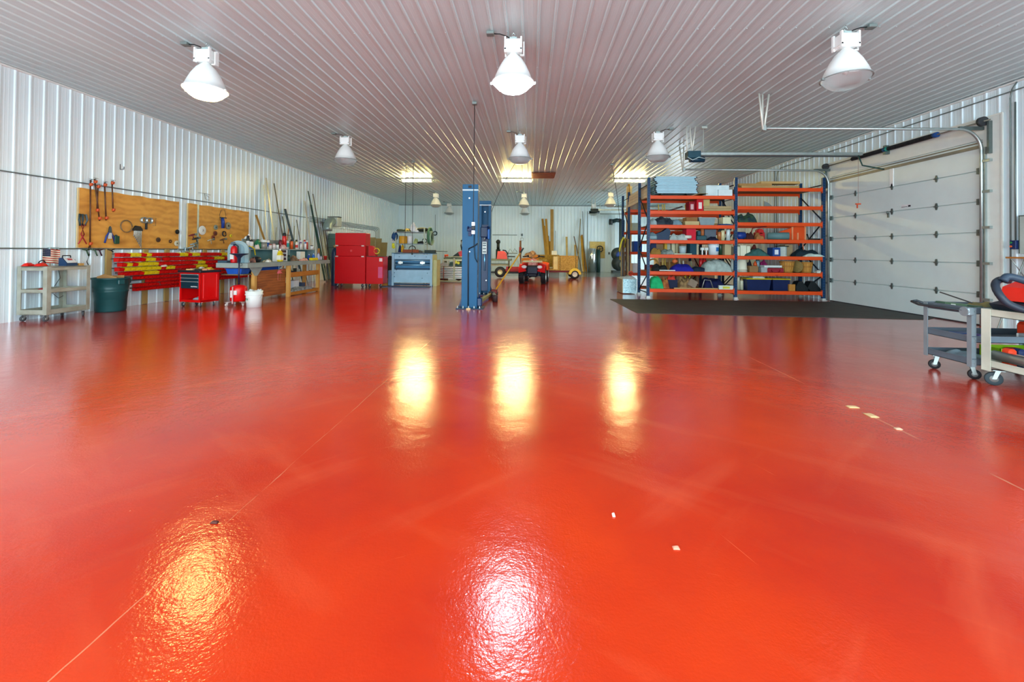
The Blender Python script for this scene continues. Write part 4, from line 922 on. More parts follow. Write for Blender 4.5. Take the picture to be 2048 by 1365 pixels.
# the open unit under the right half
for k, (x, y, w, d, h, z, c, l) in enumerate(((-7.2, 12.0, .2, .24, .14, .562, '#20262c', 'black drill case on the middle shelf under the bench'), (-7.2, 12.4, .2, .3, .16, .562, '#2a3a5a', 'dark blue tool bag on the middle shelf under the bench'), (-7.1, 12.78, .2, .26, .12, .562, '#8d929a', 'silver parts tray on the middle shelf under the bench'), (-7.15, 13.15, .22, .28, .13, .562, '#34383c', 'black machine part on the middle shelf under the bench'),
    (-7.3, 12.15, .2, .25, .24, .112, '#7d1c2a', 'dark red box on the lowest bench shelf'), (-7.25, 12.5, .24, .3, .3, .112, '#d4dade', 'white carton on the lowest bench shelf'), (-7.25, 12.95, .2, .2, .2, .112, '#3a4a66', 'blue-grey case on the lowest bench shelf'))):
    if k < 4: pile('tool_heap', x - w / 2, x + w / 2, y - d / 2, y + d / 2, z, h, c, l, 'tools', k + 30, .7)
    else: carton(x - w / 2, x + w / 2, y - d / 2, y + d / 2, z, z + h, c, l)
pile('steel_offcuts', -7.1, -6.97, 11.95, 13.2, .112, .14, '#5d676b', 'dark heap of steel offcuts along the front of the lowest bench shelf', 'offcuts', 40, .8, c2='#a9b2b4', nx=12)
for k in range(7):
    y = 11.95 + k * .2; h = (.2, .16, .22, .18, .14, .2, .17)[k]
    carton(-7.5, -7.42, y, y + .07, .562, .562 + h, ('#cfc8a4', '#b9a24a', '#dcdcd4', '#7a8a4a', '#c8b88a', '#39443c', '#cfd0c0')[k], ('cream', 'mustard', 'white', 'olive', 'beige', 'dark green', 'pale')[k] + ' folder standing upright at the back of the middle bench shelf', 'folder', 'folder', group='folders under the bench')

# ================================================================== LONG STOCK LEANING ON THE LEFT WALL
G = 'long stock leaning on the left wall'
def lean(px0, py0, px1, py1, w, c, l, d=.02, metal=.5, rough=.4, xt=XL + .1, xb=XL + .45, m=None, cat='metal stock', zb=.01):
    a, b = onx(px0, py0, xt), onx(px1, py1, xb)
    k = (b.z - zb) / (a.z - b.z) if a.z > b.z else 0
    b2 = b + (b - a) * k                       # carry the foot down to the floor
    b2.x = min(max(b2.x, XL + .2), XL + .95)
    return bar('metal_stock', (b2.x, b2.y, zb + w * .3), (a.x, a.y, a.z), w, d, c, l, cat, G, rough, metal, m)
lean(532, 356, 548, 480, .09, '#c9ccc0', 'tallest pale steel channel, leaning over the bench')
lean(527, 370, 534, 480, .05, '#dde0d6', 'thin pale steel strip left of the tallest channel')
lean(548, 367, 566, 478, .05, '#5c5a4e', 'long dark rail leaning right of the tallest channel')
lean(512, 430, 535, 500, .10, '#a8803e', 'framed wooden strip with white card, leaning at the end of the farther board', metal=0, rough=.7)
lean(499, 445, 508, 475, .03, '#e3e6e2', 'short white tube leaning at the left of the stock', metal=0)
lean(570, 418, 590, 500, .13, '#2b4a63', 'wide dark blue-grey channel leaning behind the bench shelf', metal=.3)
lean(565, 433, 576, 478, .05, '#54645e', 'green-grey bar just left of the wide blue channel')
lean(593, 440, 604, 480, .03, '#6d6b5e', 'thin dark rod right of the wide blue channel')
lean(589, 452, 595, 480, .025, '#8d8f80', 'thin grey rod beside the thin dark rod')
lean(609, 402, 622, 497, .12, '#cfd4cd', 'wide pale aluminium strip leaning near the far end of the bench', metal=.3)
lean(616, 382, 641, 498, .06, '#2f4f4c', 'tall dark green pipe leaning near the end of the bench')
lean(622, 410, 638, 498, .13, '#1f4740', 'wide dark green channel in front of the tall dark pipe', metal=.2)
lean(626, 388, 645, 500, .04, '#5d5140', 'long thin brown rod behind the dark green channel')
lean(644, 444, 654, 510, .10, '#7b7f6c', 'grey weathered plank leaning past the end of the bench', metal=0, rough=.7)
lean(641, 455, 648, 510, .06, '#a9ad9c', 'pale strip beside the grey weathered plank')
lean(649, 452, 659, 520, .05, '#3c3f38', 'dark angle iron leaning before the red chest')
lean(553, 455, 560, 480, .035, '#b6bba8', 'short light strip behind the bench shelf, left of the blue channel')
lean(578, 455, 584, 478, .04, '#c07a3a', 'short orange-brown slat right of the wide blue channel', metal=0, rough=.7)
MB().box(XL + .02, XL + .05, onx(540, 440, XL).y, onx(549, 440, XL).y + .12, 1.5, 2.66).solo('leaning_sheet', mat('#cfe2e6', .35), 'tall white panel standing behind the leaning stock', 'sheet')
# ================================================================== CHEST, MACHINE, LIFT AND THE MIDDLE GROUND
M_CH = mat('#c00812', .35, var=.06, sc=2)
t = thing('tool_chest', 'tall red two-piece tool chest on casters seen from behind, right of the workbench', 'tool chest', (-6.56, 15.0, 0))
MB().box(-.575, .56, 0, .5, .13, 1.13, bev=.01).build('cabinet', M_CH, t)
MB().box(-.55, .54, .04, .48, 1.135, 1.52, bev=.008).build('middle_chest', M_CH, t)
MB().box(-.58, .55, .02, .48, 1.525, 1.98, bev=.01).build('top_chest', M_CH, t)
for x in (-.5, .46):
    for z in (1.10, 1.49): MB().box(x - .05, x + .05, -.012, .0, z, z + .045, bev=.004).build('bracket', mat('#d8c4bc', .4, .4), t)
MB().lathe([(0, 0), (.035, .006), (.045, .0)], axis='y', c=(.02, .036, 1.33), n=12).build('badge', mat('#e05a5a', .4), t)
for x in (-.48, .46):
    for y in (.08, .4): caster(t, x, y, .13, .062, '#20303a', rz=-2.0 + y, fork='#c9d0cc')
t = thing('side_cabinet', 'lower red side cabinet against the right side of the tall red tool chest', 'cabinet', (-5.65, 15.02, 0))
MB().box(-.33, .30, 0, .5, .13, 1.12, bev=.01).build('body', M_CH, t)
MB().box(-.33, .3, .02, .48, 1.12, 1.14, bev=.004).build('top_mat', M_DARK, t)
MB().box(.16, .27, -.004, .0, .95, 1.07).build('white_notice', mat('#e4cfcb', .5), t); MB().box(.12, .28, -.003, .0, .35, .75).build('pink_notice', mat('#c8507a', .5), t)
for x in (-.2, .2): caster(t, x, .1, .13, .062, '#20303a', rz=-1.8, fork='#c9d0cc')
t = thing('chest_lid', 'slanting red side wing of the tool chest carrying a yellow air hose', 'lid', (-5.86, 15.2, 1.145))
MB().prism([(-.1, 0), (.16, 0), (.14, .24), (.02, .38), (-.1, .38)], -.02, .2, axis='y').build('panel', M_CH, t)
coil('yellow_hose', -5.66, 15.2, 1.33, .1, '#d6c23a', 'yellow air hose hung over the red chest wing', 'hose', 3, .014, 'y')
# gas cylinders beside the chest
t = thing('gas_cylinder', 'tall dark blue gas cylinder beside the red tool chest', 'gas cylinder', (-7.42, 15.6, 0))
MB().lathe([(0, 0), (.12, 0), (.125, .02), (.125, 1.25), (.09, 1.38), (.04, 1.44), (0, 1.44)], n=24).build('cylinder', mat('#1c3350', .35, var=.2), t); MB().cyl((0, 0, 1.44), (0, 0, 1.54), .03).cyl((-.06, 0, 1.5), (.06, 0, 1.5), .015).build('valve', mat('#c9a86a', .35, .7), t)
# grey duct hood and panel on the left wall behind the chest
t = thing('duct_elbow', 'grey curved metal duct elbow on the left wall behind the red chest', 'duct', (XL + .45, 18.0, 2.3))
MB().tube(arc((0, .42, -.1), .42, 180, 90, 8, 'yz'), .2, n=14).build('elbow', mat('#8d9f9c', .4, .4), t)
MB().box(-.24, .24, .42, .86, .1, .52, bev=.02).build('end_box', mat('#b9c4bc', .45, .2), t)
MB().box(-.26, .26, .5, .8, .52, .56).build('cover', M_DARK, t)
t = thing('steel_locker', 'grey-green steel cabinet behind the leaning stock, left of the chest', 'cabinet', (XL + .5, 19.3, 0))
MB().box(-.4, .4, -.5, .4, 0, 2.1, bev=.015).build('body', mat('#5d7a72', .45, .3), t)
for z in (1.0, 1.45, 1.85): MB().box(-.41, .41, -.51, -.5, z, z + .015).build('seam', M_DARK, t)
for k, (dx, h) in enumerate(((0, 2.0), (.3, 1.95), (.58, 1.75))):
    bar('rough_board', (-8.0 + dx, 20.6 + k * .05, .02), (-8.0 + dx, 20.9 + k * .05, h), .04, .3, '#7a7454', ('leftmost', 'middle', 'rightmost')[k] + ' of three weathered boards standing behind the side cabinet', 'wood', 'weathered boards behind the chest', .75, 0)
# shop clutter between chest and blue machine
for k, (x, y, w, h, c, l) in enumerate(((-5.85, 17.3, .28, .95, '#39443c', 'dark machine cabinet between the red chest and the blue machine'), (-5.5, 17.0, .2, .55, '#b06a2a', 'orange-brown carton in the gap left of the blue machine'))):
    carton(x - w / 2, x + w / 2, y - .2, y + .2, .003, h, c, l)
MB().box(-5.95, -5.88, 16.2, 16.24, .01, 1.12).solo('white_post', mat('#dfe2da', .5), 'narrow white upright beside the red side cabinet', 'post')
pile('scrap_pile', -5.9, -5.35, 16.3, 16.75, .003, .26, '#8d6a2a', 'low yellow-brown scrap pile on the floor left of the blue machine', 'scrap', 3, c2='#c9a84a')
pile('spare_parts', -5.95, -5.55, 17.15, 17.45, .955, .2, '#23282a', 'dark parts heaped on the cabinet behind the side cabinet', 'parts', 13)

M_BLU = mat('#9ac2d4', .45, var=.10, sc=4); M_BLD = mat('#17405c', .5, var=.2)
t = thing('sheet_metal_shear', 'light blue sheet-metal machine with recessed rollers standing mid room', 'machine', (-4.54, 15.9, 0))
MB().box(-.79, -.70, 0, .75, 0, 1.24, bev=.008).build('side_frame', M_BLU, t); MB().box(.70, .79, 0, .75, 0, 1.24, bev=.008).build('side_frame', M_BLU, t)
MB().box(.79, .80, .0, .75, .05, 1.2).box(.80, .94, .1, .72, .0, 1.0).build('rear_guard', mat('#b9bd84', .5), t)
MB().box(-.7, .7, .02, .10, .12, .62, bev=.006).build('front_apron', M_BLU, t)
MB().box(-.7, .7, .04, .14, 1.02, 1.22, bev=.006).build('top_beam', M_BLU, t)
MB().box(-.7, .7, .22, .26, .5, 1.05).build('recess_panel', mat('#3f7fa8', .5), t)
MB().box(-.68, .68, .10, .22, .60, .68).build('blade_slot', M_BLD, t)
for z in (.80, .87, .98): MB().cyl((-.7, .16, z), (.7, .16, z), .022, n=8).build('roller_bar', mat('#8fb4c4' if z != .87 else '#24506a', .35, .5), t)
for x in (-.48, .38): MB().lathe([(0, -.02), (.06, -.02), (.06, .02), (0, .02)], axis='y', c=(x, .10, .89), n=14, smooth=False).box(x - .09, x + .09, .1, .13, .85, .93).build('gauge_block', mat('#c9d2cc', .35, .5), t)
MB().box(-.8, .8, -.02, .77, 1.24, 1.265, bev=.006).build('table', mat('#33688a', .45), t)
MB().box(-.75, .72, .02, .06, .03, .09).build('foot_bar', M_BLD, t)
MB().tube([(-.62, 0, .78), (-.64, -.04, .68), (-.58, -.05, .6)], .012, n=6).build('lever', M_BLD, t)
for x, z in ((-.5, 1.12), (.1, 1.15), (.55, 1.12), (-.68, .5), (.6, .5), (.4, .3), (-.68, .35)): MB().cyl((x, .02, z), (x, -.008, z), .014, n=8).build('bolt', M_BLD, t)
MB().box(-.98, -.8, .15, .5, .0, .58, bev=.02).cyl((-.89, .14, .42), (-.89, .1, .42), .05).build('motor_box', mat('#6f9ec0', .45), t)
t = thing('rubber_mat', 'thin blue-grey mat on the floor in front of the blue machine', 'mat', (-4.6, 15.45, 0))
MB().box(-.95, .85, -.22, .3, 0, .012).build('sheet', mat('#46607a', .7), t)
# shelf unit behind the blue machine
t = thing('wire_shelf_unit', 'open steel shelf unit loaded with hoses behind the blue machine', 'shelf', (-5.08, 17.5, 0))
for x in (-.62, .60):
    for y in (0, .5): MB().box(x - .025, x + .025, y - .025, y + .025, 0, 2.3 if x > 0 else 2.0).build('post', mat('#a9b49c', .5, .3), t)
for z in (.25, 1.25, 1.62, 2.12): MB().box(-.64, .62, -.02, .52, z, z + .03).build('shelf_board', mat('#7d8f92', .5, .3), t)
zz = 2.152
MB().lathe([(0, 0), (.18, .0), (.2, .05), (.18, .1), (0, .12)], c=(-5.5, 17.6, zz)).solo('helmet', mat('#3d4a34', .5), 'dark green round bundle at the top left of the shelf unit', 'bundle')
pile('hose_bundle', -5.45, -5.05, 17.5, 17.85, zz, .17, '#4a4a34', 'brown hoses lying on top of the shelf unit', 'hose', 5, c2='#c9b46a')
bottle(-5.0, 17.65, zz, .24, .2, .4, '#e8eae6', 'white plastic jug on top of the shelf unit', '#f0f0f0', 'jug', cat='jug')
pile('white_rag', -4.9, -4.75, 17.55, 17.7, zz, .2, '#e6e6e0', 'white rag beside the jug on top of the shelf unit', 'rag', 5)
mb = MB(); mb.ball((-4.62, 17.72, zz + .1), .27, .2, .1, n=18); mb.solo('dark_cushion', mat('#2c3226', .6), 'dark oval cushion on the right of the shelf unit top', 'cushion')
mb = MB(); mb.ball((-5.78, 17.6, 1.95), .13, .18, .2, wob=.1); mb.solo('blue_bag', mat('#1d4a7a', .6), 'blue bag hanging at the left side of the shelf unit', 'bag')
zz = 1.652
t = thing('yellow_drum', 'yellow-orange round drum on the middle tier of the shelf unit', 'drum', (-5.42, 17.62, zz)); MB().lathe([(0, 0), (.16, 0), (.17, .02), (.17, .28), (.15, .32), (0, .32)], n=20).build('shell', mat('#d8a02a', .45), t)
t = thing('white_drum', 'white round drum right of the yellow one on the shelf unit', 'drum', (-5.12, 17.62, zz)); MB().lathe([(0, 0), (.12, 0), (.125, .3), (.1, .33), (0, .33)], n=20).build('shell', mat('#e6e8e4', .45), t)
pile('green_cloth', -4.96, -4.78, 17.5, 17.7, zz, .24, '#a9b87a', 'pale green cloth hanging out of the middle tier', 'cloth', 4)
pile('black_fittings', -4.8, -4.55, 17.5, 17.7, zz, .12, '#1c2020', 'black fittings on the middle tier of the shelf unit', 'fittings', 8, .8)
coil('black_hose_loop', -4.98, 17.46, 1.42, .14, '#20282a', 'black hose loop hanging in front of the shelf unit', 'hose', 2, .012, 'y')
coil('round_gauge', -4.5, 17.6, 1.78, .09, '#24302c', 'dark ring standing on the right of the middle tier', 'ring', 2, .014, 'y')
coil('green_hose_coil', -4.3, 17.75, 1.98, .34, '#4a7a5a', 'coil of green hose hung on the right side of the shelf unit', 'hose', 5, .03, 'x')
coil('pale_cable_coil', -4.22, 17.7, 1.9, .28, '#8aa890', 'pale green cable coil beside the green hose', 'cord', 4, .025, 'x')
zz = 1.282
bottle(-5.42, 17.55, zz, .12, .12, .36, '#d8a818', 'yellow bottle hanging low on the shelf unit', '#3a3a2a', rz=0)
pile('blue_sack', -5.62, -5.48, 17.55, 17.75, zz, .32, '#1a2a5a', 'dark blue sack at the left of the lower tier', 'sack', 3)
pile('black_parts', -5.2, -4.6, 17.5, 17.8, zz, .14, '#20242a', 'black and silver parts along the lower tier of the shelf unit', 'parts', 6, .8, c2='#b8b49a')
t = thing('orange_tray', 'orange-brown tray right behind the top of the blue machine', 'tray', (-4.75, 16.45, 1.267)); MB().box(-.3, .3, -.1, .1, 0, .13, bev=.01).build('body', mat('#8f4520', .6), t)
t = thing('long_dark_box', 'long dark green box on the back right of the blue machine table', 'box', (-3.98, 16.5, 1.267)); MB().box(-.22, .22, -.08, .08, 0, .12, bev=.01).build('body', mat('#1d3028', .5), t)
MB().box(-5.85, -5.74, 17.46, 17.47, 1.5, 1.66).ball((-5.78, 17.46, 1.5), .07, .03, .07).solo('yellow_tag', mat('#e0e42a', .5), 'yellow round tag on the left post of the shelf unit', 'tag')
coil('white_ring', -5.84, 17.5, 1.78, .055, '#e6e8e6', 'small white ring above the yellow tag on the shelf unit', 'ring', 2, .014, 'y')
# ================================================================== TWO POST LIFT (the vehicle drives across the room)
M_LB = mat('#005078', .5, var=.08, sc=2); M_LBD = mat('#04264e', .35, var=.1)
def lift_column(y, label, front):
    """front = +1: the open channel faces +y, so the camera sees the closed back"""
    t = thing('lift_column', label, 'vehicle lift', (-1.44, y, 0), 0, 'vehicle lift columns'); b = .0
    # closed back wall with folded lips
    yb = 0 if front > 0 else .28
    s = 1 if front > 0 else -1
    def Y(a, b_): return (min(yb + s * a, yb + s * b_), max(yb + s * a, yb + s * b_))
    mb = MB(); mb.box(-.185, .185, *Y(0, .012), .02, 2.86, bev=.004)
    for sx in (-1, 1):
        mb.box(min(sx * .173, sx * .185), max(sx * .173, sx * .185), *Y(.012, .27), .02, 2.86)
        mb.box(min(sx * .11, sx * .173), max(sx * .11, sx * .173), *Y(.258, .27), .02, 2.86)
    mb.build('channel', M_LB, t)
    MB().box(-.19, .19, *Y(-.005, .275), 2.80, 2.83).build('white_band', mat('#b9cdd6', .4), t)
    MB().box(-.188, .188, *Y(-.004, .274), 2.84, 2.95, bev=.005).build('top_cap', M_LB, t)
    MB().box(-.30, .34, -.12, .42, .0, .022, bev=.004).build('base_plate', mat('#123a52', .45), t)
    for sx in (-1, 1):
        MB().prism([(sx * .185, .02), (sx * .28, .02), (sx * .185, .28)], .13, .145, axis='y').build('gusset', M_LBD, t)
    for x in (-.26, -.13, .0, .13, .26):
        MB().cyl((x, -.085, .02), (x, -.085, .075), .012, n=8).cyl((x, -.085, .022), (x, -.085, .035), .022, n=6).build('anchor_bolt', mat('#c9d2cc', .3, .7), t)
    return t
near = lift_column(9.88, 'nearer blue steel column of the vehicle lift, closed back towards us', 1)
MB().box(-.05, .05, -.13, -.115, .0, .03).build('serial_plate', mat('#c9a878', .5), near)
MB().box(-.05, .03, -.008, .0, 2.86, 2.92).build('black_plate', M_BLACK, near)
MB().tube([(.19, -.02, 1.55), (.14, -.03, 1.50), (-.02, -.03, 1.42), (-.03, -.03, 1.30), (-.02, -.03, .04)], .013, n=7).build('black_hose', M_BLACK, near)
MB().tube([(.11, -.04, 2.0), (.11, -.05, 1.5), (.14, -.06, 1.2), (.19, -.03, 1.1)], .011, n=7).build('power_lead', mat('#0f2a3a', .5), near)
k = MB().box(-.06, .06, -.05, 0, 1.83, 1.93, bev=.01); k.cyl((-.03, -.05, 1.9), (-.03, -.1, 1.94), .015).box(-.03, .04, -.06, .0, 1.72, 1.82); k.build('lock_box', mat('#0c1c4a', .45), near)
MB().cyl((-.02, 0, 2.62), (-.02, -.012, 2.62), .018, n=10).cyl((.0, 0, 1.35), (.0, -.012, 1.35), .014, n=10).build('cover_bolt', mat('#dfe8e8', .3, .5), near)
MB().box(.185, .30, -.02, .16, .06, .26, bev=.02).cyl((.24, .07, .26), (.24, .07, .34), .02).build('arm_pivot', M_LBD, near)
for z in (.5, .8, 1.1): MB().box(.188, .196, .02, .06, z, z + .12).build('vent_slot', M_DARK, near)
MB().prism([(-.185, .02), (-.28, .02), (-.185, .3)], .3, .32, axis='y').build('side_wing', M_LBD, near)
far = lift_column(13.1, 'farther blue lift column with open channel and silver cylinder facing us', -1)
MB().box(-.10, .10, .05, .20, .12, 2.2).build('carriage', M_LBD, far)
MB().cyl((.0, .02, .75), (.0, .02, 1.45), .028, n=12).build('hydraulic_cylinder', mat('#6fb0d8', .25, .6), far)
MB().box(-.07, .07, -.035, -.012, 1.28, 1.66).build('warning_sheet', mat('#cfdcd8', .5), far)
for z in (1.33, 1.43, 1.53, 1.60): MB().box(-.055, .05, -.038, -.034, z, z + .028).build('warning_print', mat('#3a5560', .5), far)
p = MB().box(-.12, .10, -.10, .03, 1.80, 2.12, bev=.02); p.cyl((.06, -.05, 1.75), (.12, -.05, 2.14), .045); p.build('power_unit', M_LBD, far)
MB().box(.1, .16, -.1, .0, 1.74, 2.05, bev=.01).build('reservoir', mat('#1767b8', .35), far)
MB().cyl((-.02, -.03, 1.70), (.03, -.05, 1.82), .015).build('lever', M_GALV, far)
for x, z in ((.0, 2.6), (.06, .45)): MB().cyl((x, .0, z), (x, -.016, z), .02, n=10).build('cover_bolt', mat('#dfe8e8', .3, .5), far)
# folded lift arms on the floor between the columns
for k, (x0, y0, x1, y1, l) in enumerate(((-1.28, 10.4, -1.16, 12.4, 'near swing arm of the lift, low yellow-grey bar lying between the columns'), (-1.1, 12.5, -.94, 11.3, 'far swing arm of the lift with round pad'))):
    a = thing('lift_arm', l, 'lift arm', (x0, y0, 0), 0, 'lift arms'); dx, dy = x1 - x0, y1 - y0
    ang = math.atan2(dy, dx); L = math.hypot(dx, dy); M = Matrix.Rotation(ang, 4, 'Z')
    MB().box(0, L * .6, -.05, .05, .06, .14, M=M, bev=.006).build('outer_tube', mat('#8d8a4a' if k == 0 else '#123a5a', .45), a)
    MB().box(L * .55, L, -.035, .035, .07, .13, M=M).build('inner_tube', mat('#b9ad62', .4, .3), a)
    MB().lathe([(0, .0), (.07, .0), (.07, .16), (.05, .18), (0, .18)], c=tuple(M @ Vector((L, 0, 0))), n=16).build('pad', mat('#3a2a2a', .6), a)
t = thing('floor_jack', 'yellow-handled jack leaning beside the farther lift column', 'jack', (-1.13, 13.3, 0))
MB().box(-.09, .09, -.2, .14, .03, .16, bev=.02).build('frame', mat('#6b1a16', .4), t)
for x in (-.09, .09):
    for y in (-.15, .1): MB().cyl((x - .015, y, .035), (x + .015, y, .035), .034, n=12).build('wheel', M_BLACK, t)
MB().cyl((.02, .05, .12), (.80, .3, 1.32), .022, n=10).build('handle', mat('#d8a020', .45), t); MB().cyl((.80, .3, 1.32), (.90, .33, 1.48), .026, n=10).build('grip', mat('#1c3a3a', .5), t)

# ================================================================== ALUMINIUM STACK, TRACTOR PARTS
t = thing('aluminium_stack', 'strapped stack of pale aluminium sections on blocks, left of the lift column', 'metal stack', (-3.35, 18.4, 0))
for k in range(7):
    MB().box(-.72, .75, -.3, .5, .16 + k * .075, .16 + k * .075 + .052, bev=.006).build('section', mat('#dfe3d8', .4, .2, var=.06), t)
MB().box(-.62, -.42, -.25, .45, .075, .155).box(.45, .65, -.25, .45, .075, .155).build('block', mat('#5c1a14', .6), t)
MB().box(-.72, .55, -.55, -.25, .005, .07, bev=.01).build('runner', mat('#8f9a80', .5), t)
MB().box(-.43, -.40, -.312, -.3, .14, .7).build('strap', mat('#a24a1c', .5), t); MB().box(.0, .08, -.33, -.3, .1, 1.05).build('upright', mat('#b9bd98', .45), t)
MB().box(.38, .43, -.33, -.305, .2, .62).build('dark_strap', M_DARK, t)
zt = .69
MB().box(-.5, .78, -.2, .4, .92, .98, bev=.006).build('top_frame', mat('#dbe3c8', .4), t)
for x in (-.5, -.3, .4, .62): MB().box(x, x + .07, -.2, -.1, zt, .92).build('frame_leg', mat('#d3dac4', .45), t)
MB().prism([(-.7, zt), (-.2, zt), (-.35, zt + .16), (-.5, zt + .16)], -.25, .3, axis='y').build('channel_piece', mat('#c9cfbe', .45), t)
MB().box(-.2, .5, -.1, .3, zt, .86).build('dark_core', mat('#3c5a54', .5), t)
for k, (z, x0, x1) in enumerate(((.985, -.45, .6), (1.03, -.35, .5), (1.08, -.38, .35))): MB().box(x0, x1, -.15, .35, z, z + .035).build('loose_panel', mat(('#9aa888', '#54664e', '#b9c29a')[k], .5), t)
MB().cyl((.1, -.3, .87), (.1, -.24, .87), .07, n=14).cyl((.22, -.3, .84), (.22, -.24, .84), .06, n=14).build('yellow_reel', mat('#dfe03a', .45), t)
t = thing('snow_blower', 'red machine hood with two black upright handles behind the aluminium stack', 'machine', (-2.95, 19.6, 0))
MB().box(-.45, .5, -.3, .4, .2, 1.05, bev=.05).build('engine_base', mat('#2a2c28', .5), t)
MB().prism([(-.3, 1.05), (.52, 1.05), (.5, 1.3), (.38, 1.4), (-.2, 1.4), (-.4, 1.3)], -.3, .3, axis='y').build('hood', mat('#c81a14', .35), t)
MB().prism([(-.75, 1.05), (-.3, 1.05), (-.28, 1.36), (-.4, 1.32)], -.25, .25, axis='y').build('black_chute', mat('#1a2422', .45), t)
for x in (-.28, .05): MB().tube([(x, 0, 1.4), (x - .04, 0, 1.62), (x - .03, 0, 1.86), (x + .06, 0, 1.88), (x + .1, 0, 1.84), (x + .06, 0, 1.6), (x + .1, 0, 1.42)], .032, n=8).build('handle', M_BLACK, t)
for x in (-.35, .35): MB().cyl((x, -.4, .2), (x, -.32, .2), .2, n=20).build('wheel', M_BLACK, t)
carton(-4.0, -3.82, 19.2, 19.4, .0, 1.04, '#5a5a48', 'small dark stand with an orange can right of the blue machine', 'stand', 'stand')
MB().lathe([(0, 0), (.09, 0), (.09, .14), (0, .14)], c=(-3.9, 19.3, 1.052)).solo('orange_can', mat('#c8401e', .4), 'orange-red can on the dark stand right of the blue machine', 'can')

# flatbed trailer with boxes behind the lift
t = thing('flatbed_trailer', 'flat green-grey bench trailer with red frame behind the far lift column', 'trailer', (-1.45, 22.0, 0))
MB().box(-1.2, .45, -.5, .7, .88, .96, bev=.01).build('deck', mat('#77826a', .6), t)
MB().box(-1.2, .3, -.45, .6, .62, .7).build('lower_deck', mat('#8d8f78', .6), t)
for x in (-1.1, .3): MB().box(x, x + .08, -.45, -.37, .3, .9).build('post', mat('#5a5c48', .6), t)
MB().box(.0, 1.75, -.4, .5, .33, .42)  .box(.2, 1.7, -.45, -.38, .42, .58).build('red_frame', mat('#a8261c', .45), t)
MB().box(-1.2, 1.75, -.3, .3, .22, .3).build('axle_beam', M_DARK, t)
for x in (-.1,): MB().lathe([(.13, -.07), (.24, -.08), (.28, -.05), (.28, .05), (.24, .08), (.13, .07)], axis='y', c=(x, -.5, .3), n=24).build('tyre', M_BLACK, t); MB().lathe([(0, -.05), (.13, -.06), (.15, -.07)], axis='y', c=(x, -.5, .3), n=20).build('rim', mat('#c9c48a', .4, .4), t)
for x in (1.4,): MB().lathe([(.1, -.06), (.22, -.07), (.25, .0), (.22, .07), (.1, .06)], axis='y', c=(x, -.45, .27), n=20).build('tyre', M_BLACK, t)
t = thing('chainsaw', 'orange-red power tool with black handle on the flat trailer deck', 'power tool', (-1.35, 21.75, .965))
MB().prism([(-.4, 0), (.15, 0), (.1, .32), (-.05, .42), (-.35, .4)], -.12, .14, axis='y').build('housing', mat('#e04418', .35), t)
MB().tube([(.1, 0, .05), (.16, 0, .3), (.05, 0, .44), (-.1, 0, .46)], .03, n=8).box(.15, .55, -.02, .02, .1, .16).build('handle', M_BLACK, t)
t = thing('black_pump', 'tall black motor standing behind the orange tool on the trailer deck', 'motor', (-1.72, 22.2, .965)); MB().cyl((0, 0, 0), (0, 0, .5), .12).cyl((0, 0, .5), (0, 0, .85), .08).ball((0, 0, .9), .12).build('body', mat('#17231f', .5), t)
t = thing('post_jack', 'rusty brown upright jack post behind the yellow handle', 'jack', (-.55, 22.6, 0)); MB().box(-.05, .05, -.05, .05, 0, 1.95).build('post', mat('#6a4a2c', .6), t); MB().cyl((0, -.06, 1.25), (0, -.06, 1.6), .07).build('collar', mat('#8c2a20', .5), t)
MB().tube([(-1.2, 22.4, 1.28), (-1.1, 22.4, 1.5), (-.95, 22.4, 1.3), (-.85, 22.4, 1.52), (-.72, 22.4, 1.35)], .018, n=6).tube([(-1.25, 22.4, 1.26), (-.7, 22.4, 1.27)], .02).tube([(-1.2, 22.4, .965), (-1.2, 22.4, 1.28)], .02).solo('wire_stand', mat('#7d8c84', .5, .4), 'wire contraption standing on the trailer deck left of the jack post', 'stand')
t = thing('cardboard_box', 'big tan open cardboard box on the flat trailer', 'box', (-.02, 22.2, .43))
MB().prism([(-.42, .0), (.42, 0), (.45, .72), (.3, .78), (.1, .62), (-.45, .58)], -.4, .35, axis='y').build('body', mat('#c07a2a', .75, c2='#a8642a'), t)
pile('box_contents', -.35, .35, 22.0, 22.45, 1.06, .3, '#4a2420', 'dark brown things heaped on top of the tan cardboard box', 'parts', 19, .9, c2='#c9a47a')
bar('white_stick', (-.5, 21.7, .44), (-.58, 21.75, 1.1), .06, .03, '#dcdccd', 'short white board leaning left of the tan cardboard box', 'wood', metal=0)

# ================================================================== QUAD BIKE
t = thing('quad_bike', 'red all-terrain quad bike with black tyres facing us in the middle distance', 'quad bike', (.10, 18.0, 0), -.12)
M_QR = mat('#c41418', .28, var=.05); M_TY = mat('#15171b', .65)
for sx, y, r, nm in ((-.47, .0, .30, 'tyre'), (.47, .0, .30, 'tyre'), (-.46, 1.25, .31, 'tyre'), (.46, 1.25, .31, 'tyre')):
    w = .11 if y == 0 else .13
    tr = MB().lathe([(r * .5, -w * .9), (r * .85, -w), (r * .97, -w * .75), (r, -w * .3), (r, w * .3), (r * .97, w * .75), (r * .85, w), (r * .5, w * .9)], axis='x', c=(sx, y, r), n=28)
    for k in range(20):
        a = 2 * pi * k / 20; M = Matrix.Translation((sx, y, r)) @ Matrix.Rotation(a, 4, 'X'); tr.box(-w * .9, w * .9, -.02, .02, r * .96, r * 1.03, M=M)
    tr.build(nm, M_TY, t); MB().lathe([(0, -w * .7), (r * .45, -w * .8), (r * .52, -w * .9), (r * .52, w * .9), (r * .45, w * .8), (0, w * .7)], axis='x', c=(sx, y, r), n=18).build('rim', mat('#9aa49f', .35, .6), t)
MB().box(-.2, .2, -.05, 1.2, .28, .5, bev=.04).build('frame', mat('#141c2c', .5), t)
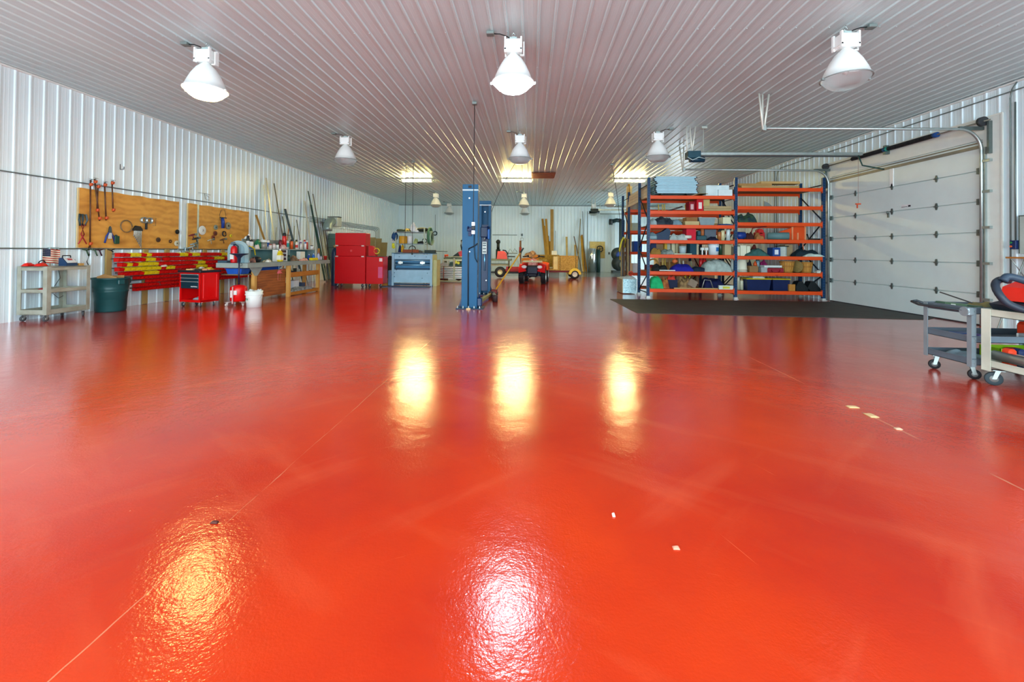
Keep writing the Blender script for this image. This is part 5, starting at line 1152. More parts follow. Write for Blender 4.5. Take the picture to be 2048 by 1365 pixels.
MB().box(-.22, .24, -.22, .0, .42, .78, bev=.03).build('radiator_grille', mat('#0c1430', .45), t)
MB().tube([(-.24, -.28, .36), (-.26, -.32, .6), (-.2, -.3, .74), (.2, -.3, .74), (.26, -.32, .6), (.24, -.28, .36)], .022).build('bumper', M_BLACK, t)
for s in (-1, 1):
    MB().tube([(s * .1, 0, .4), (s * .36, 0, .32)], .025).tube([(s * .1, .08, .5), (s * .36, .02, .36)], .02).cyl((s * .18, .02, .66), (s * .33, .0, .36), .035).build('suspension_arm', mat('#27506a', .4, .4), t)
    mb = MB(); n = 10
    for yy, (z_, dz) in ((0, (0, 0)),):
        pts = [(s * (.16 + .05 * 0), .0)]
    # front mudguard: an arch swept over the wheel
    A = [(-.34, .56), (-.28, .74), (-.12, .86), (.10, .88), (.30, .80), (.40, .62)]
    vs = [(s * .24, y_, z_ + .02) for y_, z_ in A] + [(s * .56, y_, z_ - .05) for y_, z_ in A] + [(s * .24, y_ + .01, z_ - .02) for y_, z_ in A] + [(s * .56, y_ + .01, z_ - .09) for y_, z_ in A]
    fs = [(i, i + 1, 7 + i, 6 + i) for i in range(5)] + [(12 + i, 18 + i, 19 + i, 13 + i) for i in range(5)] + [(6 + i, 7 + i, 19 + i, 18 + i) for i in range(5)] + [(i, 12 + i, 13 + i, i + 1) for i in range(5)] + [(0, 6, 18, 12), (5, 17, 23, 11)]
    mb.add(vs, fs); mb.build('front_mudguard', M_QR, t)
    A = [(.88, .62), (.95, .82), (1.15, .92), (1.4, .9), (1.58, .74), (1.62, .6)]
    vs = [(s * .22, y_, z_ + .02) for y_, z_ in A] + [(s * .60, y_, z_ - .05) for y_, z_ in A] + [(s * .22, y_ + .01, z_ - .02) for y_, z_ in A] + [(s * .60, y_ + .01, z_ - .09) for y_, z_ in A]
    MB().add(vs, fs).build('rear_mudguard', mat('#e0501c', .35), t)
    MB().ball((s * .33, -.31, .72), .11, .05, .07, n=14).build('headlamp', mat('#dfe6ea', .12), t)
MB().prism([(-.2, .74), (.2, .74), (.14, 1.02), (0, 1.08), (-.14, 1.02)], -.15, .35, axis='y').build('nose_cowl', mat('#d8a090', .35, c2='#c84a3a'), t)
MB().lathe([(0, -.02), (.05, -.015), (.06, .0)], axis='y', c=(0, -.152, .95), n=14).build('headlight', mat('#e6ecee', .15), t)
MB().tube([(-.46, .34, 1.14), (-.3, .3, 1.16), (-.08, .34, 1.08), (.08, .34, 1.08), (.3, .3, 1.16), (.46, .34, 1.14)], .018).build('handlebar', M_BLACK, t)
for s in (-1, 1): MB().cyl((s * .3, .3, 1.16), (s * .48, .35, 1.14), .03).ball((s * .24, .26, 1.17), .05).build('grip', M_BLACK, t)
rk = MB()
for y in (-.3, -.15, .0, .12): rk.tube([(-.42, y, .92), (.42, y, .92)], .014, n=6)
for x in (-.42, -.15, .15, .42): rk.tube([(x, -.3, .92), (x, .12, .92)], .014, n=6)
rk.build('front_rack', mat('#c9cdb4', .35, .4), t)
MB().box(-.4, .4, -.26, .1, .935, .975, bev=.012).build('rack_tray', mat('#cfd0b0', .45), t)
MB().ball((0, .95, .88), .17, .42, .1, n=18).build('seat', M_BLACK, t)
rk = MB()
for y in (1.2, 1.35, 1.5, 1.62): rk.tube([(-.42, y, .98), (.46, y, .98)], .014, n=6)
for x in (-.42, -.15, .15, .46): rk.tube([(x, 1.2, .98), (x, 1.62, .98)], .014, n=6)
rk.build('rear_rack', mat('#b9a86a', .4, .4), t)
# small trailer with a chipboard box
t = thing('utility_trailer', 'small trailer with chipboard sides and yellow mudguards behind the quad bike', 'trailer', (1.5, 21.6, 0))
M_OSB = mat('#c9a860', .8, var=.3, sc=22, c2='#8f6c30')
MB().box(-.75, .85, -.15, .9, .42, .48).build('floor', M_OSB, t)
MB().box(-.1, .9, -.15, -.11, .48, 1.17).box(.86, .9, -.11, .9, .48, 1.17).box(-.1, .86, .86, .9, .48, 1.17).build('chipboard_side', M_OSB, t)
MB().box(-.32, -.1, -.1, .8, .48, 1.12).build('end_board', mat('#d8c894', .7), t)
MB().box(.0, .02, -.17, -.15, .4, 1.15).box(.8, .82, -.17, -.15, .4, 1.2).build('stake', mat('#6a5a2c', .6), t)
MB().box(-.85, .95, -.1, -.04, .32, .42).box(-.85, .95, .7, .76, .32, .42).build('chassis', mat('#7a1c16', .5), t)
for y in (-.32, 1.02):
    MB().lathe([(.13, -.07), (.21, -.08), (.24, -.05), (.24, .05), (.21, .08), (.13, .07)], axis='y', c=(.74, y, .24), n=26).build('tyre', M_BLACK, t)
    MB().lathe([(0, -.05), (.11, -.06), (.135, -.07), (.135, .07), (.11, .06), (0, .05)], axis='y', c=(.74, y, .24), n=20).build('rim', mat('#dfe0d2', .35), t)
    P_ = [(.74 + .31 * cos(a), .24 + .31 * sin(a)) for a in [pi * k / 10 for k in range(11)]]
    Q = [(.74 + .29 * cos(a), .24 + .29 * sin(a)) for a in [pi * k / 10 for k in range(10, -1, -1)]]
    Q2 = [(.74 + .19 * cos(a), .24 + .19 * sin(a)) for a in [pi * k / 10 for k in range(10, -1, -1)]]
    MB().prism(P_ + Q, y - .12, y + .12, axis='y').prism(P_ + Q2, y - .13, y - .121, axis='y').build('mudguard', mat('#e8c81a', .35), t)
t = thing('chipboard_crate', 'open chipboard crate behind the quad bike seat', 'crate', (.95, 22.9, 0)); MB().box(-.75, .6, -.3, .3, .55, 1.2).build('body', mat('#a8862e', .8, var=.3, sc=20, c2='#6a5420'), t)
MB().box(-.7, .6, -.3, .3, .0, .55).build('base', mat('#c9cdb4', .6), t)
carton(1.15, 1.42, 22.75, 22.95, 1.2, 1.42, '#e6e6dc', 'white box on top of the chipboard crate')

# ================================================================== LUMBER AND THINGS ON THE BACK WALL
def rear(px0, py0, px1, py1, w, c, l, m=None, metal=0, G='lumber standing against the back wall'):
    a, b = at(px0, py0, YB - .1), at(px1, py1, YB - .5)
    b2 = b + (b - a) * ((b.z - .02) / (a.z - b.z)); b2.y = max(b2.y, YB - .75)
    return bar('lumber', (b2.x, b2.y, .02), tuple(a), .05, w, c, l, 'lumber', G, .65, metal)
W_ = '#b9832a'
for a in ((1085, 438, 1092, 510, .14, '#a87a24', 'leftmost wide plank of the lumber on the back wall'), (1092, 438, 1097, 512, .13, '#c08c2e', 'second plank from the left, leaning in the lumber group'),
          (1089, 452, 1094, 512, .09, '#d0a03a', 'shorter plank between the two left planks'), (1104, 419, 1104, 508, .22, '#b08a48', 'tallest and widest plank standing on the back wall'),
          (1096, 472, 1099, 512, .10, '#8a661c', 'short brown plank right of the left pair'), (1101, 483, 1102, 512, .2, '#b98224', 'short wide plank in front of the tallest one'),
          (1133, 474, 1134, 514, .13, '#c9a860', 'single pale plank standing alone right of the tallest one'), (1148, 473, 1157, 512, .05, '#6a4c2c', 'dark slanting stick right of the single plank'),
          (1161, 438, 1156, 520, .05, '#8f7a4a', 'tall thin slanting stick over the small trailer'), (1165, 423, 1169, 540, .03, '#5c5a4c', 'very tall thin dark rod near the silver roll'),
          (1175, 423, 1174, 540, .03, '#5f6660', 'tall thin grey rod, rightmost of the sticks'), (1163, 472, 1168, 543, .16, '#c8962c', 'golden plank reaching the floor left of the silver roll'),
          (1164, 470, 1173, 543, .09, '#a87420', 'darker plank beside the golden one'), (1163, 498, 1164, 543, .12, '#e3e3cc', 'white board standing left of the silver roll'),
          (1150, 490, 1151, 530, .11, '#c9a45a', 'short plank behind the small trailer'), (1111, 462, 1111, 508, .05, '#b9c4c4', 'thin pale pipe right of the tallest plank')):
    rear(*a)
t = thing('insulation_roll', 'shiny silver insulation roll standing at the back wall', 'roll', (4.18, 28.7, 0)); MB().lathe([(0, 0), (.26, 0), (.26, 1.6), (.24, 1.62), (0, 1.6)], n=28).build('foil', mat('#c9d0d0', .18, .95, var=.05), t)
MB().lathe([(0, 0), (.14, 0), (.14, 1.55), (0, 1.55)], c=(4.62, 28.85, 0), n=20).solo('dark_roll', mat('#14302c', .6), 'dark green roll standing right of the silver roll', 'roll')
t = thing('chipboard_sheet', 'pale chipboard panel hung on the back wall behind the silver roll', 'panel', (4.62, YB - .03, .95)); MB().box(-.52, .52, -.03, 0, 0, 1.15).build('sheet', mat('#c9ad66', .75, var=.2, sc=12), t)
t = thing('spoked_wheel', 'round black wheel on the chipboard panel', 'wheel', (4.78, YB - .12, 1.6)); MB().tube(arc((0, 0, 0), .2, 0, 360, 20, 'xz')[:-1], .035, n=8, closed=True).cyl((-.18, 0, 0), (.18, 0, 0), .02).cyl((0, 0, -.18), (0, 0, .18), .02).build('rim', M_BLACK, t)
for px, l in ((1044, 'round outlet on the back wall beside the hanging ring'), (1218, 'small outlet on the back wall right of the chipboard panel')):
    p = at(px, 470 if px < 1100 else 507, YB); MB().box(p.x - .06, p.x + .06, YB - .08, YB - .01, p.z - .08, p.z + .08, bev=.01).solo('outlet_box', mat('#6a7678', .5), l, 'outlet')
p = at(1044, 479, YB - .06); coil('wire_ring', p.x, YB - .06, p.z, .11, '#9aa6a6', 'pale wire ring hanging under the round outlet on the back wall', 'ring', 2, .01, 'y')
p = at(870, 467, YB - .1); coil('dark_ring', p.x, YB - .1, p.z, .13, '#1c3a44', 'dark coil hanging on a cord left of the lift column', 'cord', 3, .03, 'y')
conduit([(p.x, YB - .06, p.z + .15), (p.x, YB - .06, 3.9)], 'thin vertical cord on the back wall above the dark coil', .012, M_DARK)
a, b = at(985, 470, YB - .03), at(1034, 471, YB - .03); conduit([(a.x, YB - .03, a.z), (b.x, YB - .03, a.z)], 'short horizontal conduit on the back wall right of the lift', .02)
a, b = at(770, 502, YB - .03), at(895, 502, YB - .03); conduit([(XL + .1, YB - .03, a.z), (b.x, YB - .03, a.z)], 'horizontal conduit on the back wall behind the blue machine', .02)
# blower with black duct
t = thing('dust_blower', 'black blower with round housing and tall duct by the back wall', 'blower', (6.0, 28.6, 0))
MB().lathe([(0, -.16), (.42, -.16), (.45, -.1), (.45, .1), (.42, .16), (0, .16)], axis='y', c=(-.1, 0, 1.25), n=28).build('fan_housing', mat('#26302e', .4), t)
MB().lathe([(0, -.02), (.2, -.02), (.22, .0)], axis='y', c=(-.05, -.17, 1.2), n=20).build('intake', mat('#1c3a7a', .4), t)
MB().box(-.5, .5, -.35, .35, 0, .14).lathe([(0, -.2), (.5, -.2), (.5, .2), (0, .2)], axis='y', c=(0, 0, .62), n=26).build('motor_base', mat('#2c3434', .5), t)
MB().lathe([(0, -.05), (.28, -.04), (.3, .0)], axis='y', c=(.25, -.24, .55), n=22).build('pulley_cover', mat('#8d9a94', .4, .3), t)
MB().box(-.02, .3, -.15, .15, 1.55, 3.55).tube([(.14, 0, 3.5), (-.2, 0, 3.55), (-.55, -.1, 3.45)], .13, n=12).build('duct', mat('#10282a', .5), t)
MB().lathe([(.16, -.1), (.2, -.1), (.2, .1), (.16, .1)], axis='x', c=(-.62, -.12, 3.42), n=18).build('duct_flange', M_DARK, t)
# ================================================================== PALLET RACKS
M_OB = mat('#dc4a12', .4, var=.08, sc=2); M_UP = mat('#0c3a62', .4, var=.1, sc=4); M_DECK = mat('#8a6a44', .7, var=.2)
YF, YR = 12.9, 13.97
def frame(x, y0, y1, label, h=3.66):
    t = thing('rack_upright', label, 'rack', (x, y0, 0), 0, 'rack uprights')
    for y in (0, y1 - y0):
        mb = MB().box(-.04, .04, y - .035, y + .035, 0, h); mb.build('post', M_UP, t)
        sl = MB()
        for k in range(44): z = .12 + k * .08; sl.box(-.016, -.006, y - .038, y - .034, z, z + .035).box(.006, .016, y - .038, y - .034, z, z + .035)
        sl.build('slots', mat('#0a1420', .6), t); t.children[-1]['kind'] = 'stuff'
        MB().box(-.07, .07, y - .07, y + .07, 0, .012).box(-.05, .05, y - .045, y + .045, .01, .06).build('foot_plate', mat('#b9c4c0', .45, .3), t)
    d = y1 - y0; zs = [.15, .75, 1.5, 2.35, 3.2]
    for k in range(4):
        a, b = (.0, d) if k % 2 else (d, .0); MB().cyl((0, a, zs[k]), (0, b, zs[k + 1]), .02, n=6).build('brace', mat('#101c2c', .5), t)
    for z in (.15, 3.45): MB().cyl((0, 0, z), (0, d, z), .018, n=6).build('brace', mat('#101c2c', .5), t)
    return t
X1, X2, X3 = 3.57, 6.16, 8.72
frame(X1, YF, YR, 'blue rack upright at the left end of the front orange rack')
frame(X2, YF, YR, 'blue rack upright in the middle of the front orange rack')
frame(X3, YF, YR, 'blue rack upright at the right end of the front rack beside the door track')
ZL = [3.11, 2.65, 2.22, 1.76, 1.32, .81, .28]; ZR = [3.35, 2.80, 2.31, 1.80, 1.30, .81, .26]
ordn = ('top', 'second', 'third', 'fourth', 'fifth', 'sixth', 'lowest')
def level(x0, x1, y0, y1, z, label, deck=True, g='rack shelves'):
    t = thing('rack_shelf', label, 'shelf', ((x0 + x1) / 2, y0, z), 0, g); w = (x1 - x0) / 2 - .045
    for y, nm in ((0, 'front'), (y1 - y0, 'rear')):
        MB().box(-w, w, y - .028, y + .028, -.105, 0, bev=.006).build('beam', M_OB, t)
        for s in (-1, 1): MB().box(s * w - .006, s * w + .006, y - .036, y + .036, -.15, .04).build('end_bracket', mat('#c9502c', .45), t)
    if deck: MB().box(-w, w, .03, y1 - y0 - .03, -.03, -.008).build('deck', M_DECK, t)
for k in range(7): level(X1, X2, YF, YR, ZL[k], '%s orange shelf of the left bay of the front rack' % ordn[k], k not in (1,), 'front rack, left bay')
for k in range(7): level(X2, X3, YF, YR, ZR[k], '%s orange shelf of the right bay of the front rack' % ordn[k], k not in (1, 2), 'front rack, right bay')
# second rack behind
Y2, Y3 = 16.1, 17.15
frame(3.72, Y2, Y3, 'blue rack upright at the left end of the rear rack')
frame(6.4, Y2, Y3, 'blue rack upright in the middle of the rear rack behind')
level(3.72, 6.4, Y2, Y3, 3.0, 'top orange-red shelf of the rear rack, seen through the front rack', True, 'rear rack shelves')
for k, z in enumerate((2.2, 1.4, .6)): level(3.72, 6.4, Y2, Y3, z, '%s orange-red shelf of the rear rack, seen through the front rack' % ('second', 'third', 'lowest')[k], True, 'rear rack shelves')
frame(7.7, Y2, Y3, 'blue rack upright at the right end of the rear rack')
for k, z in enumerate((2.9, 2.2, 1.4)): level(6.4, 7.7, Y2, Y3, z, '%s short orange-red shelf at the right of the rear rack' % ('top', 'second', 'third')[k], True, 'rear rack shelves, short bay')

# ---- goods. gx(px) = x on the front face for a pixel column
def gx(px, Y=13.1): return at(px, 450, Y).x
def on(k, L=True): return (ZL if L else ZR)[k] + .001
# top left: pale blue panels stacked, long boards behind
zt = on(0) + .03
for k in range(11):
    dx = (.04, .02, .0, .01, .03, .0, .05, .02, -.03, -.05, .0)[k]; h = .047
    t = thing('foam_panel', 'pale blue panel, %s from the bottom of the stack on the top rack shelf' % nth(k + 1), 'panel', (4.39 + dx, 13.45, zt + .04 + k * h), 0, 'pale blue panels on the top shelf')
    MB().box(-.60, .60, -.55, .5, 0, h - .006, bev=.004).build('sheet', mat('#a9d3e2', .5, var=.05), t)
    MB().box(-.635, -.60, -.54, -.46, .006, h - .012).box(.60, .635, -.54, -.46, .006, h - .012).build('dark_edge', mat('#20303a', .6), t)
for x, l in ((3.98, 'left'), (4.75, 'right')): bar('spacer_block', (x, 12.92, zt + .018), (x, 13.9, zt + .018), .035, .08, '#15282e', '%s dark spacer under the pale blue panels' % l, 'wood', metal=0)
for k in range(4): bar('long_board', (3.62 + k * .01, 13.0 + k * .01, on(0) + .02 + k * .11), (3.70 + k * .012, 16.4, on(0) + .02 + k * .11), .10, .025, '#c2bca4', 'long weathered board on the top left shelf, %s from the bottom' % nth(k + 1), 'wood', 'long boards on the rack top', .7, 0)
carton(gx(1409), gx(1455), 13.0, 13.55, on(0), on(0) + .33, '#cfe4e6', 'upper and larger white carton at the right end of the top left shelf')
carton(gx(1432), gx(1462) - .04, 12.93, 13.0, on(0), on(0) + .19, '#d6e8ea', 'low white carton against the middle upright on the top shelf')
for k in range(5): bar('slat', (gx(1400) + .035 * k - .02, 12.98, on(0) + .07), (gx(1400) + .035 * k - .02, 13.6, on(0) + .07), .02, .13, '#a98a52', 'small upright slat between blue panels and white cartons, %s from left' % nth(k + 1), 'wood', 'small slats on the top shelf', metal=0)
# second left shelf
def stack(items): pass
carton(gx(1391), gx(1404), 13.0, 13.3, on(1), on(1) + .36, '#c01424', 'red carton with white lettering on the second left shelf', tape='#e6d8d4')
carton(gx(1378), gx(1390), 13.1, 13.4, on(1), on(1) + .3, '#8c1020', 'dark red carton left of the lettered red one', tape='#d0b0b0')
carton(gx(1405), gx(1418), 13.05, 13.3, on(1) + .16, on(1) + .36, '#b9a86c', 'small tan carton on the long flat cartons, second left shelf')
for k in range(2): carton(gx(1405), gx(1460), 13.0, 13.4, on(1) + k * .08, on(1) + .075 + k * .08, '#a9976c', ('lower', 'upper')[k] + ' long flat carton on the second left shelf')
for k, px in enumerate((1317, 1325, 1329, 1371)): bar('upright_stick', (gx(px, 13.8), 13.75, on(1) + .0), (gx(px, 13.8) + .02, 13.9, on(1) + .3), .04, .03, '#c9b45a', 'pale upright stick at the back of the second left shelf, %s from the left' % nth(k + 1), 'wood', 'sticks on the second shelf', metal=0)
bar('dark_beam', (gx(1340), 13.6, on(1) + .03), (gx(1376), 13.6, on(1) + .2), .05, .05, '#2c1c18', 'dark slanting bar on the second left shelf', 'bar', metal=.3)
# third left shelf
pile('dark_machine_parts', gx(1307), gx(1345), 12.95, 13.3, on(2), .27, '#101a2c', 'dark blue-black motor parts on the third left shelf', 'parts', 4, .8, c2='#3a4a50')
pile('grey_tarp', gx(1298), gx(1312), 12.95, 13.3, on(2), .24, '#8fa6a8', 'pale grey cloth at the left end of the third left shelf', 'cloth', 8)
pile('light_blue_cloth', gx(1342), gx(1362), 12.95, 13.2, on(2), .19, '#6f8f9c', 'light blue-grey cloth right of the dark motor parts', 'cloth', 9)
carton(gx(1368), gx(1396), 13.0, 13.4, on(2), on(2) + .12, '#b9a878', 'wide low tan tray on the third left shelf', open_=False)
carton(gx(1371), gx(1393), 13.02, 13.35, on(2) + .122, on(2) + .24, '#8a6238', 'brown carton on the low tan tray, third left shelf')
t = thing('clear_tub', 'translucent grey tub on the third left shelf', 'tub', (gx(1413), 13.2, on(2))); MB().prism([(-.20, 0), (.20, 0), (.25, .23), (-.25, .23)], -.15, .15, axis='y').build('shell', mat('#7d9498', .3), t); MB().box(-.27, .27, -.17, .17, .225, .245, bev=.006).build('rim', mat('#a9b8b8', .4), t)
can(gx(1401), 13.1, on(2), .05, .22, '#c86a2a', 'orange can left of the translucent tub on the third left shelf', cap='#d8d4c0')
carton(gx(1446), gx(1462), 13.1, 13.4, on(2) + .03, on(2) + .26, '#d8dcb8', 'cream carton near the middle upright on the third left shelf')
pile('blue_strap', gx(1432), gx(1463), 12.94, 13.08, on(2), .05, '#24507a', 'folded blue strap on the edge of the third left shelf', 'strap', 3)
# fourth left shelf
bottle(gx(1303), 13.05, on(3), .3, .2, .24, '#6f8c94', 'grey-green sack at the left end of the fourth left shelf', '#50686c', 'sack', cat='sack')
t = thing('folded_chairs', 'dark blue folded shape leaning on the fourth left shelf', 'bag', (gx(1323), 13.1, on(3))); MB().prism([(-.28, 0), (.18, 0), (.24, .26), (.17, .38), (.02, .27), (-.2, .18)], -.12, .15, axis='y').build('body', mat('#16324e', .5), t)
pile('pale_tarp', gx(1336), gx(1372), 12.93, 13.2, on(3), .19, '#9fb0ac', 'rolled pale grey tarp on the fourth left shelf', 'tarp', 12, fold=3)
MB().cyl((gx(1366), 12.98, on(3) + .1), (gx(1379), 12.98, on(3) + .1), .05, n=16).solo('white_roll', mat('#d6dad0', .6), 'end of a white paper roll on the fourth left shelf', 'roll')
carton(gx(1372), gx(1391), 13.06, 13.4, on(3), on(3) + .38, '#c81e34', 'large red carton on the fourth left shelf')
t = thing('teal_machine', 'dark teal machine on the fourth left shelf', 'machine', (gx(1402), 13.15, on(3))); MB().box(-.15, .15, -.12, .14, 0, .15, bev=.02).box(-.1, .0, -.06, .08, .15, .3, bev=.02).build('body', mat('#1d4a54', .45), t); MB().cyl((.06, 0, .15), (.06, 0, .36), .05).build('filter', mat('#b0683a', .5), t)
carton(gx(1411), gx(1434), 13.15, 13.5, on(3) + .0, on(3) + .34, '#5a6672', 'slate grey carton on the fourth left shelf')
pile('dark_cloth', gx(1413), gx(1433), 12.94, 13.12, on(3), .13, '#141a34', 'dark navy cloth in front of the slate carton', 'cloth', 5)
for k, (px, c, h, l) in enumerate(((1440, '#b06a34', .28, 'orange-brown tin on the fourth left shelf'), (1447, '#d8d0a0', .33, 'cream canister on the fourth left shelf'), (1458, '#cfe0e0', .36, 'pale blue canister by the middle upright, fourth left shelf'))): can(gx(px), 13.15, on(3), .06, h, c, l, 'canister', 'canister', cap='#2a2e2c')
# fifth left shelf
carton(gx(1301), gx(1313), 13.1, 13.4, on(4) + .0, on(4) + .36, '#1a2a50', 'dark blue box at the left end of the fifth left shelf')
pile('straw_bundle', gx(1299), gx(1320), 12.94, 13.09, on(4), .18, '#8a6a2c', 'brown straw-like bundle on the fifth left shelf', 'bundle', 14)
pile('wire_tangle', gx(1318), gx(1345), 12.94, 13.15, on(4), .16, '#8f9e98', 'tangled grey hoses on the fifth left shelf', 'hose', 15, .9, c2='#3a4a44')
for k, (px, w, h, c, l) in enumerate(((1331, .08, .38, '#c9a23a', 'yellow upright packet'), (1337, .1, .36, '#a9ad98', 'grey-green upright packet'), (1346, .1, .36, '#cfcba8', 'cream upright packet'), (1353, .08, .34, '#b9b48c', 'beige upright packet'))): carton(gx(px, 13.4) - w / 2, gx(px, 13.4) + w / 2, 13.35, 13.5, on(4), on(4) + h, c, l + ' at the back of the fifth left shelf')
bucket(gx(1366), 13.12, on(4), .11, .26, '#a9c0c6', 'small grey-blue bucket on the fifth left shelf', handle=False)
bar('flat_strip', (gx(1345), 12.95, on(4) + .02), (gx(1380), 12.95, on(4) + .02), .04, .03, '#a9b49a', 'long pale strip on the edge of the fifth left shelf', 'strip', metal=0)
carton(gx(1378), gx(1391), 13.0, 13.3, on(4), on(4) + .4, '#124050', 'tall dark teal box on the fifth left shelf')
for k, px in enumerate((1402, 1410)):
    t = thing('white_stand', '%s of two small white T-shaped stands on the fifth left shelf' % ('left', 'right')[k], 'stand', (gx(px), 13.0, on(4)), 0, 'white stands'); MB().box(-.015, .015, -.015, .015, 0, .14).build('stem', M_WHITE, t); MB().box(-.05, .05, -.04, .04, .14, .22, bev=.008).build('head', mat('#cfdcd6', .5), t)
carton(gx(1394), gx(1399), 13.15, 13.4, on(4), on(4) + .34, '#c9c0a0', 'narrow cream box behind the white stands')
pile('black_gear', gx(1399), gx(1414), 13.2, 13.5, on(4), .32, '#14201e', 'black gear behind the white stands on the fifth left shelf', 'parts', 17)
bucket(gx(1427), 13.1, on(4), .165, .37, '#d6e4e8', 'large white bucket with blue printed patch on the fifth left shelf', patch='#1f6ab0', face=-60)
carton(gx(1450), gx(1463), 13.1, 13.4, on(4), on(4) + .36, '#b9ad86', 'speckled tan carton by the middle upright, fifth left shelf')
can(gx(1444), 13.2, on(4), .05, .36, '#2a4a34', 'dark green tall canister left of the speckled carton', 'canister', 'canister', cap='#1a2420')
# sixth left shelf
coil('brown_coil', gx(1310), 13.3, on(5) + .2, .16, '#9a7a3c', 'coil of brown rope on the sixth left shelf', 'rope', 4, .02, 'y')
pile('dark_bag', gx(1304), gx(1335), 12.95, 13.2, on(5) + .0, .22, '#161c1c', 'black bag on the left of the sixth left shelf', 'bag', 21)
bar('white_bar', (gx(1316), 12.93, on(5) + .025), (gx(1347), 12.93, on(5) + .025), .03, .03, '#d3dcd6', 'long white bar on the edge of the sixth left shelf', 'bar', metal=0)
pile('blue_tarp', gx(1341), gx(1385), 12.93, 13.25, on(5), .27, '#1a1a8c', 'folded dark blue tarp on the sixth left shelf', 'tarp', 5, .3)
pile('navy_cloth', gx(1382), gx(1415), 12.93, 13.2, on(5), .17, '#10263c', 'navy cloth between the blue tarp and the grey blanket', 'cloth', 6, .3)
pile('grey_blanket', gx(1405), gx(1460), 12.92, 13.4, on(5), .44, '#9fb0aa', 'heap of folded pale grey blankets on the sixth left shelf', 'blanket', 8, .25, 5)
for k, px in enumerate((1401, 1408)): can(gx(px, 13.5), 13.45, on(5), .06, .36, '#c81c20', '%s of two red canisters behind the grey blankets' % ('left', 'right')[k], 'canister', 'canister', cap='#a01418', group='red canisters')
MB().ball((0, 0, 0), .07).mat
mb = MB(); mb.ball((gx(1349), 13.05, on(5) + .31), .08, .06, .07, wob=.3); mb.solo('orange_tool', mat('#c86a34', .45), 'orange and black hand tool on top of the blue tarp', 'tool')
for k, (px, h, c) in enumerate(((1326, .38, '#c9b468'), (1331, .4, '#b9a24a'), (1340, .36, '#a98a5a'), (1360, .4, '#c9c4a8'), (1368, .3, '#d8d8cc'), (1384, .3, '#8a8c6c'))): bar('packet_stick', (gx(px, 13.6), 13.6, on(5)), (gx(px, 13.6) + .03, 13.75, on(5) + h), .06, .04, c, 'upright %s strip at the back of the sixth left shelf, %s from the left' % ('tan', nth(k + 1)), 'strip', 'strips on the sixth left shelf', metal=0)
# lowest left shelf
pile('green_sack', gx(1299), gx(1325), 12.93, 13.25, on(6), .44, '#18a868', 'bright green sack at the left end of the lowest left shelf', 'sack', 3, .25)
pile('red_parts', gx(1322), gx(1338), 13.0, 13.3, on(6), .34, '#7a1c1c', 'red and brown machine parts beside the green sack', 'parts', 11, .9, c2='#b07a3a')
carton(gx(1337), gx(1357), 13.15, 13.5, on(6), on(6) + .26, '#1c2440', 'dark navy case on the lowest left shelf')
pile('red_orange_cloth', gx(1336), gx(1352), 13.1, 13.3, on(6) + .262, .12, '#c83a2a', 'red-orange cloth on the dark navy case', 'cloth', 12)
pile('brown_frame_heap', gx(1357), gx(1384), 12.96, 13.3, on(6), .38, '#4a3024', 'dark brown tangled frames on the lowest left shelf', 'parts', 24, 1.0, c2='#a88a5a')
t = thing('tan_cushion', 'tan square cushion tipped on one corner, lowest left shelf', 'cushion', (gx(1383), 12.98, on(6))); M = Matrix.Translation((0, 0, .17)) @ Matrix.Rotation(radians(28), 4, 'Y'); MB().box(-.13, .13, -.04, .05, -.11, .11, M=M, bev=.02).build('body', mat('#8a7a68', .8), t)
coil('yellow_rope', gx(1383), 13.4, on(6) + .36, .08, '#c9b034', 'yellow rope hung at the back of the lowest left shelf', 'rope', 3, .018, 'y')
MB().tube([(gx(1403), 13.05, on(6)), (gx(1408), 13.05, on(6) + .28), (gx(1420), 13.05, on(6) + .26), (gx(1426), 13.05, on(6))], .014, n=8).solo('bent_tube', mat('#a9a8a0', .35, .6), 'bent grey tube frame on the lowest left shelf', 'tube')
pile('navy_tarp', gx(1412), gx(1455), 13.2, 13.7, on(6), .38, '#101848', 'large navy tarp behind the bent tube, lowest left shelf', 'tarp', 31, .3)
carton(gx(1434), gx(1462), 12.93, 13.0, on(6), on(6) + .12, '#cfe0d4', 'long white box with yellow and blue print on the lowest left shelf', tape='#c9c83a')
bar('flat_wood', (gx(1345), 12.94, on(6) + .01), (gx(1432), 12.94, on(6) + .01), .05, .015, '#b0905a', 'long thin board along the edge of the lowest left shelf', 'wood', metal=0)
# right bay
for k in range(3): bar('long_carton', (gx((1478, 1475, 1520)[k]), 13.1 + k * .05, on(0, False) + .04 + .075 * k), (gx((1592, 1540, 1598)[k]), 13.1 + k * .05, on(0, False) + .04 + .075 * k), .07, .3, ('#b0905c', '#a8824c', '#c0a066')[k], ('lowest', 'middle', 'topmost')[k] + ' long tan carton lying on the top right shelf', 'box', 'long cartons on the top right shelf', .75, 0)
t = thing('metal_bracket_piece', 'grey curved bracket on the second right shelf', 'bracket', (gx(1543), 13.3, on(1, False))); MB().prism([(-.12, 0), (.16, 0), (.02, .14), (-.12, .2)], -.02, .02, axis='y').build('plate', mat('#7d8a88', .5, .4), t)
pile('blue_green_gear', gx(1472), gx(1510), 12.95, 13.3, on(2, False), .33, '#14283c', 'dark blue and green gear heap on the third right shelf', 'gear', 33, .8, c2='#3a5a3a')
t = thing('propane_heater', 'blue round tank lying on the fourth right shelf', 'tank', (gx(1481), 13.15, on(3, False))); MB().cyl((-.14, 0, .12), (.14, 0, .12), .12, n=18).build('tank', mat('#1c3c8a', .35), t); MB().box(-.16, -.1, -.1, .1, 0, .08).box(.1, .16, -.1, .1, 0, .08).build('foot', M_BLACK, t)
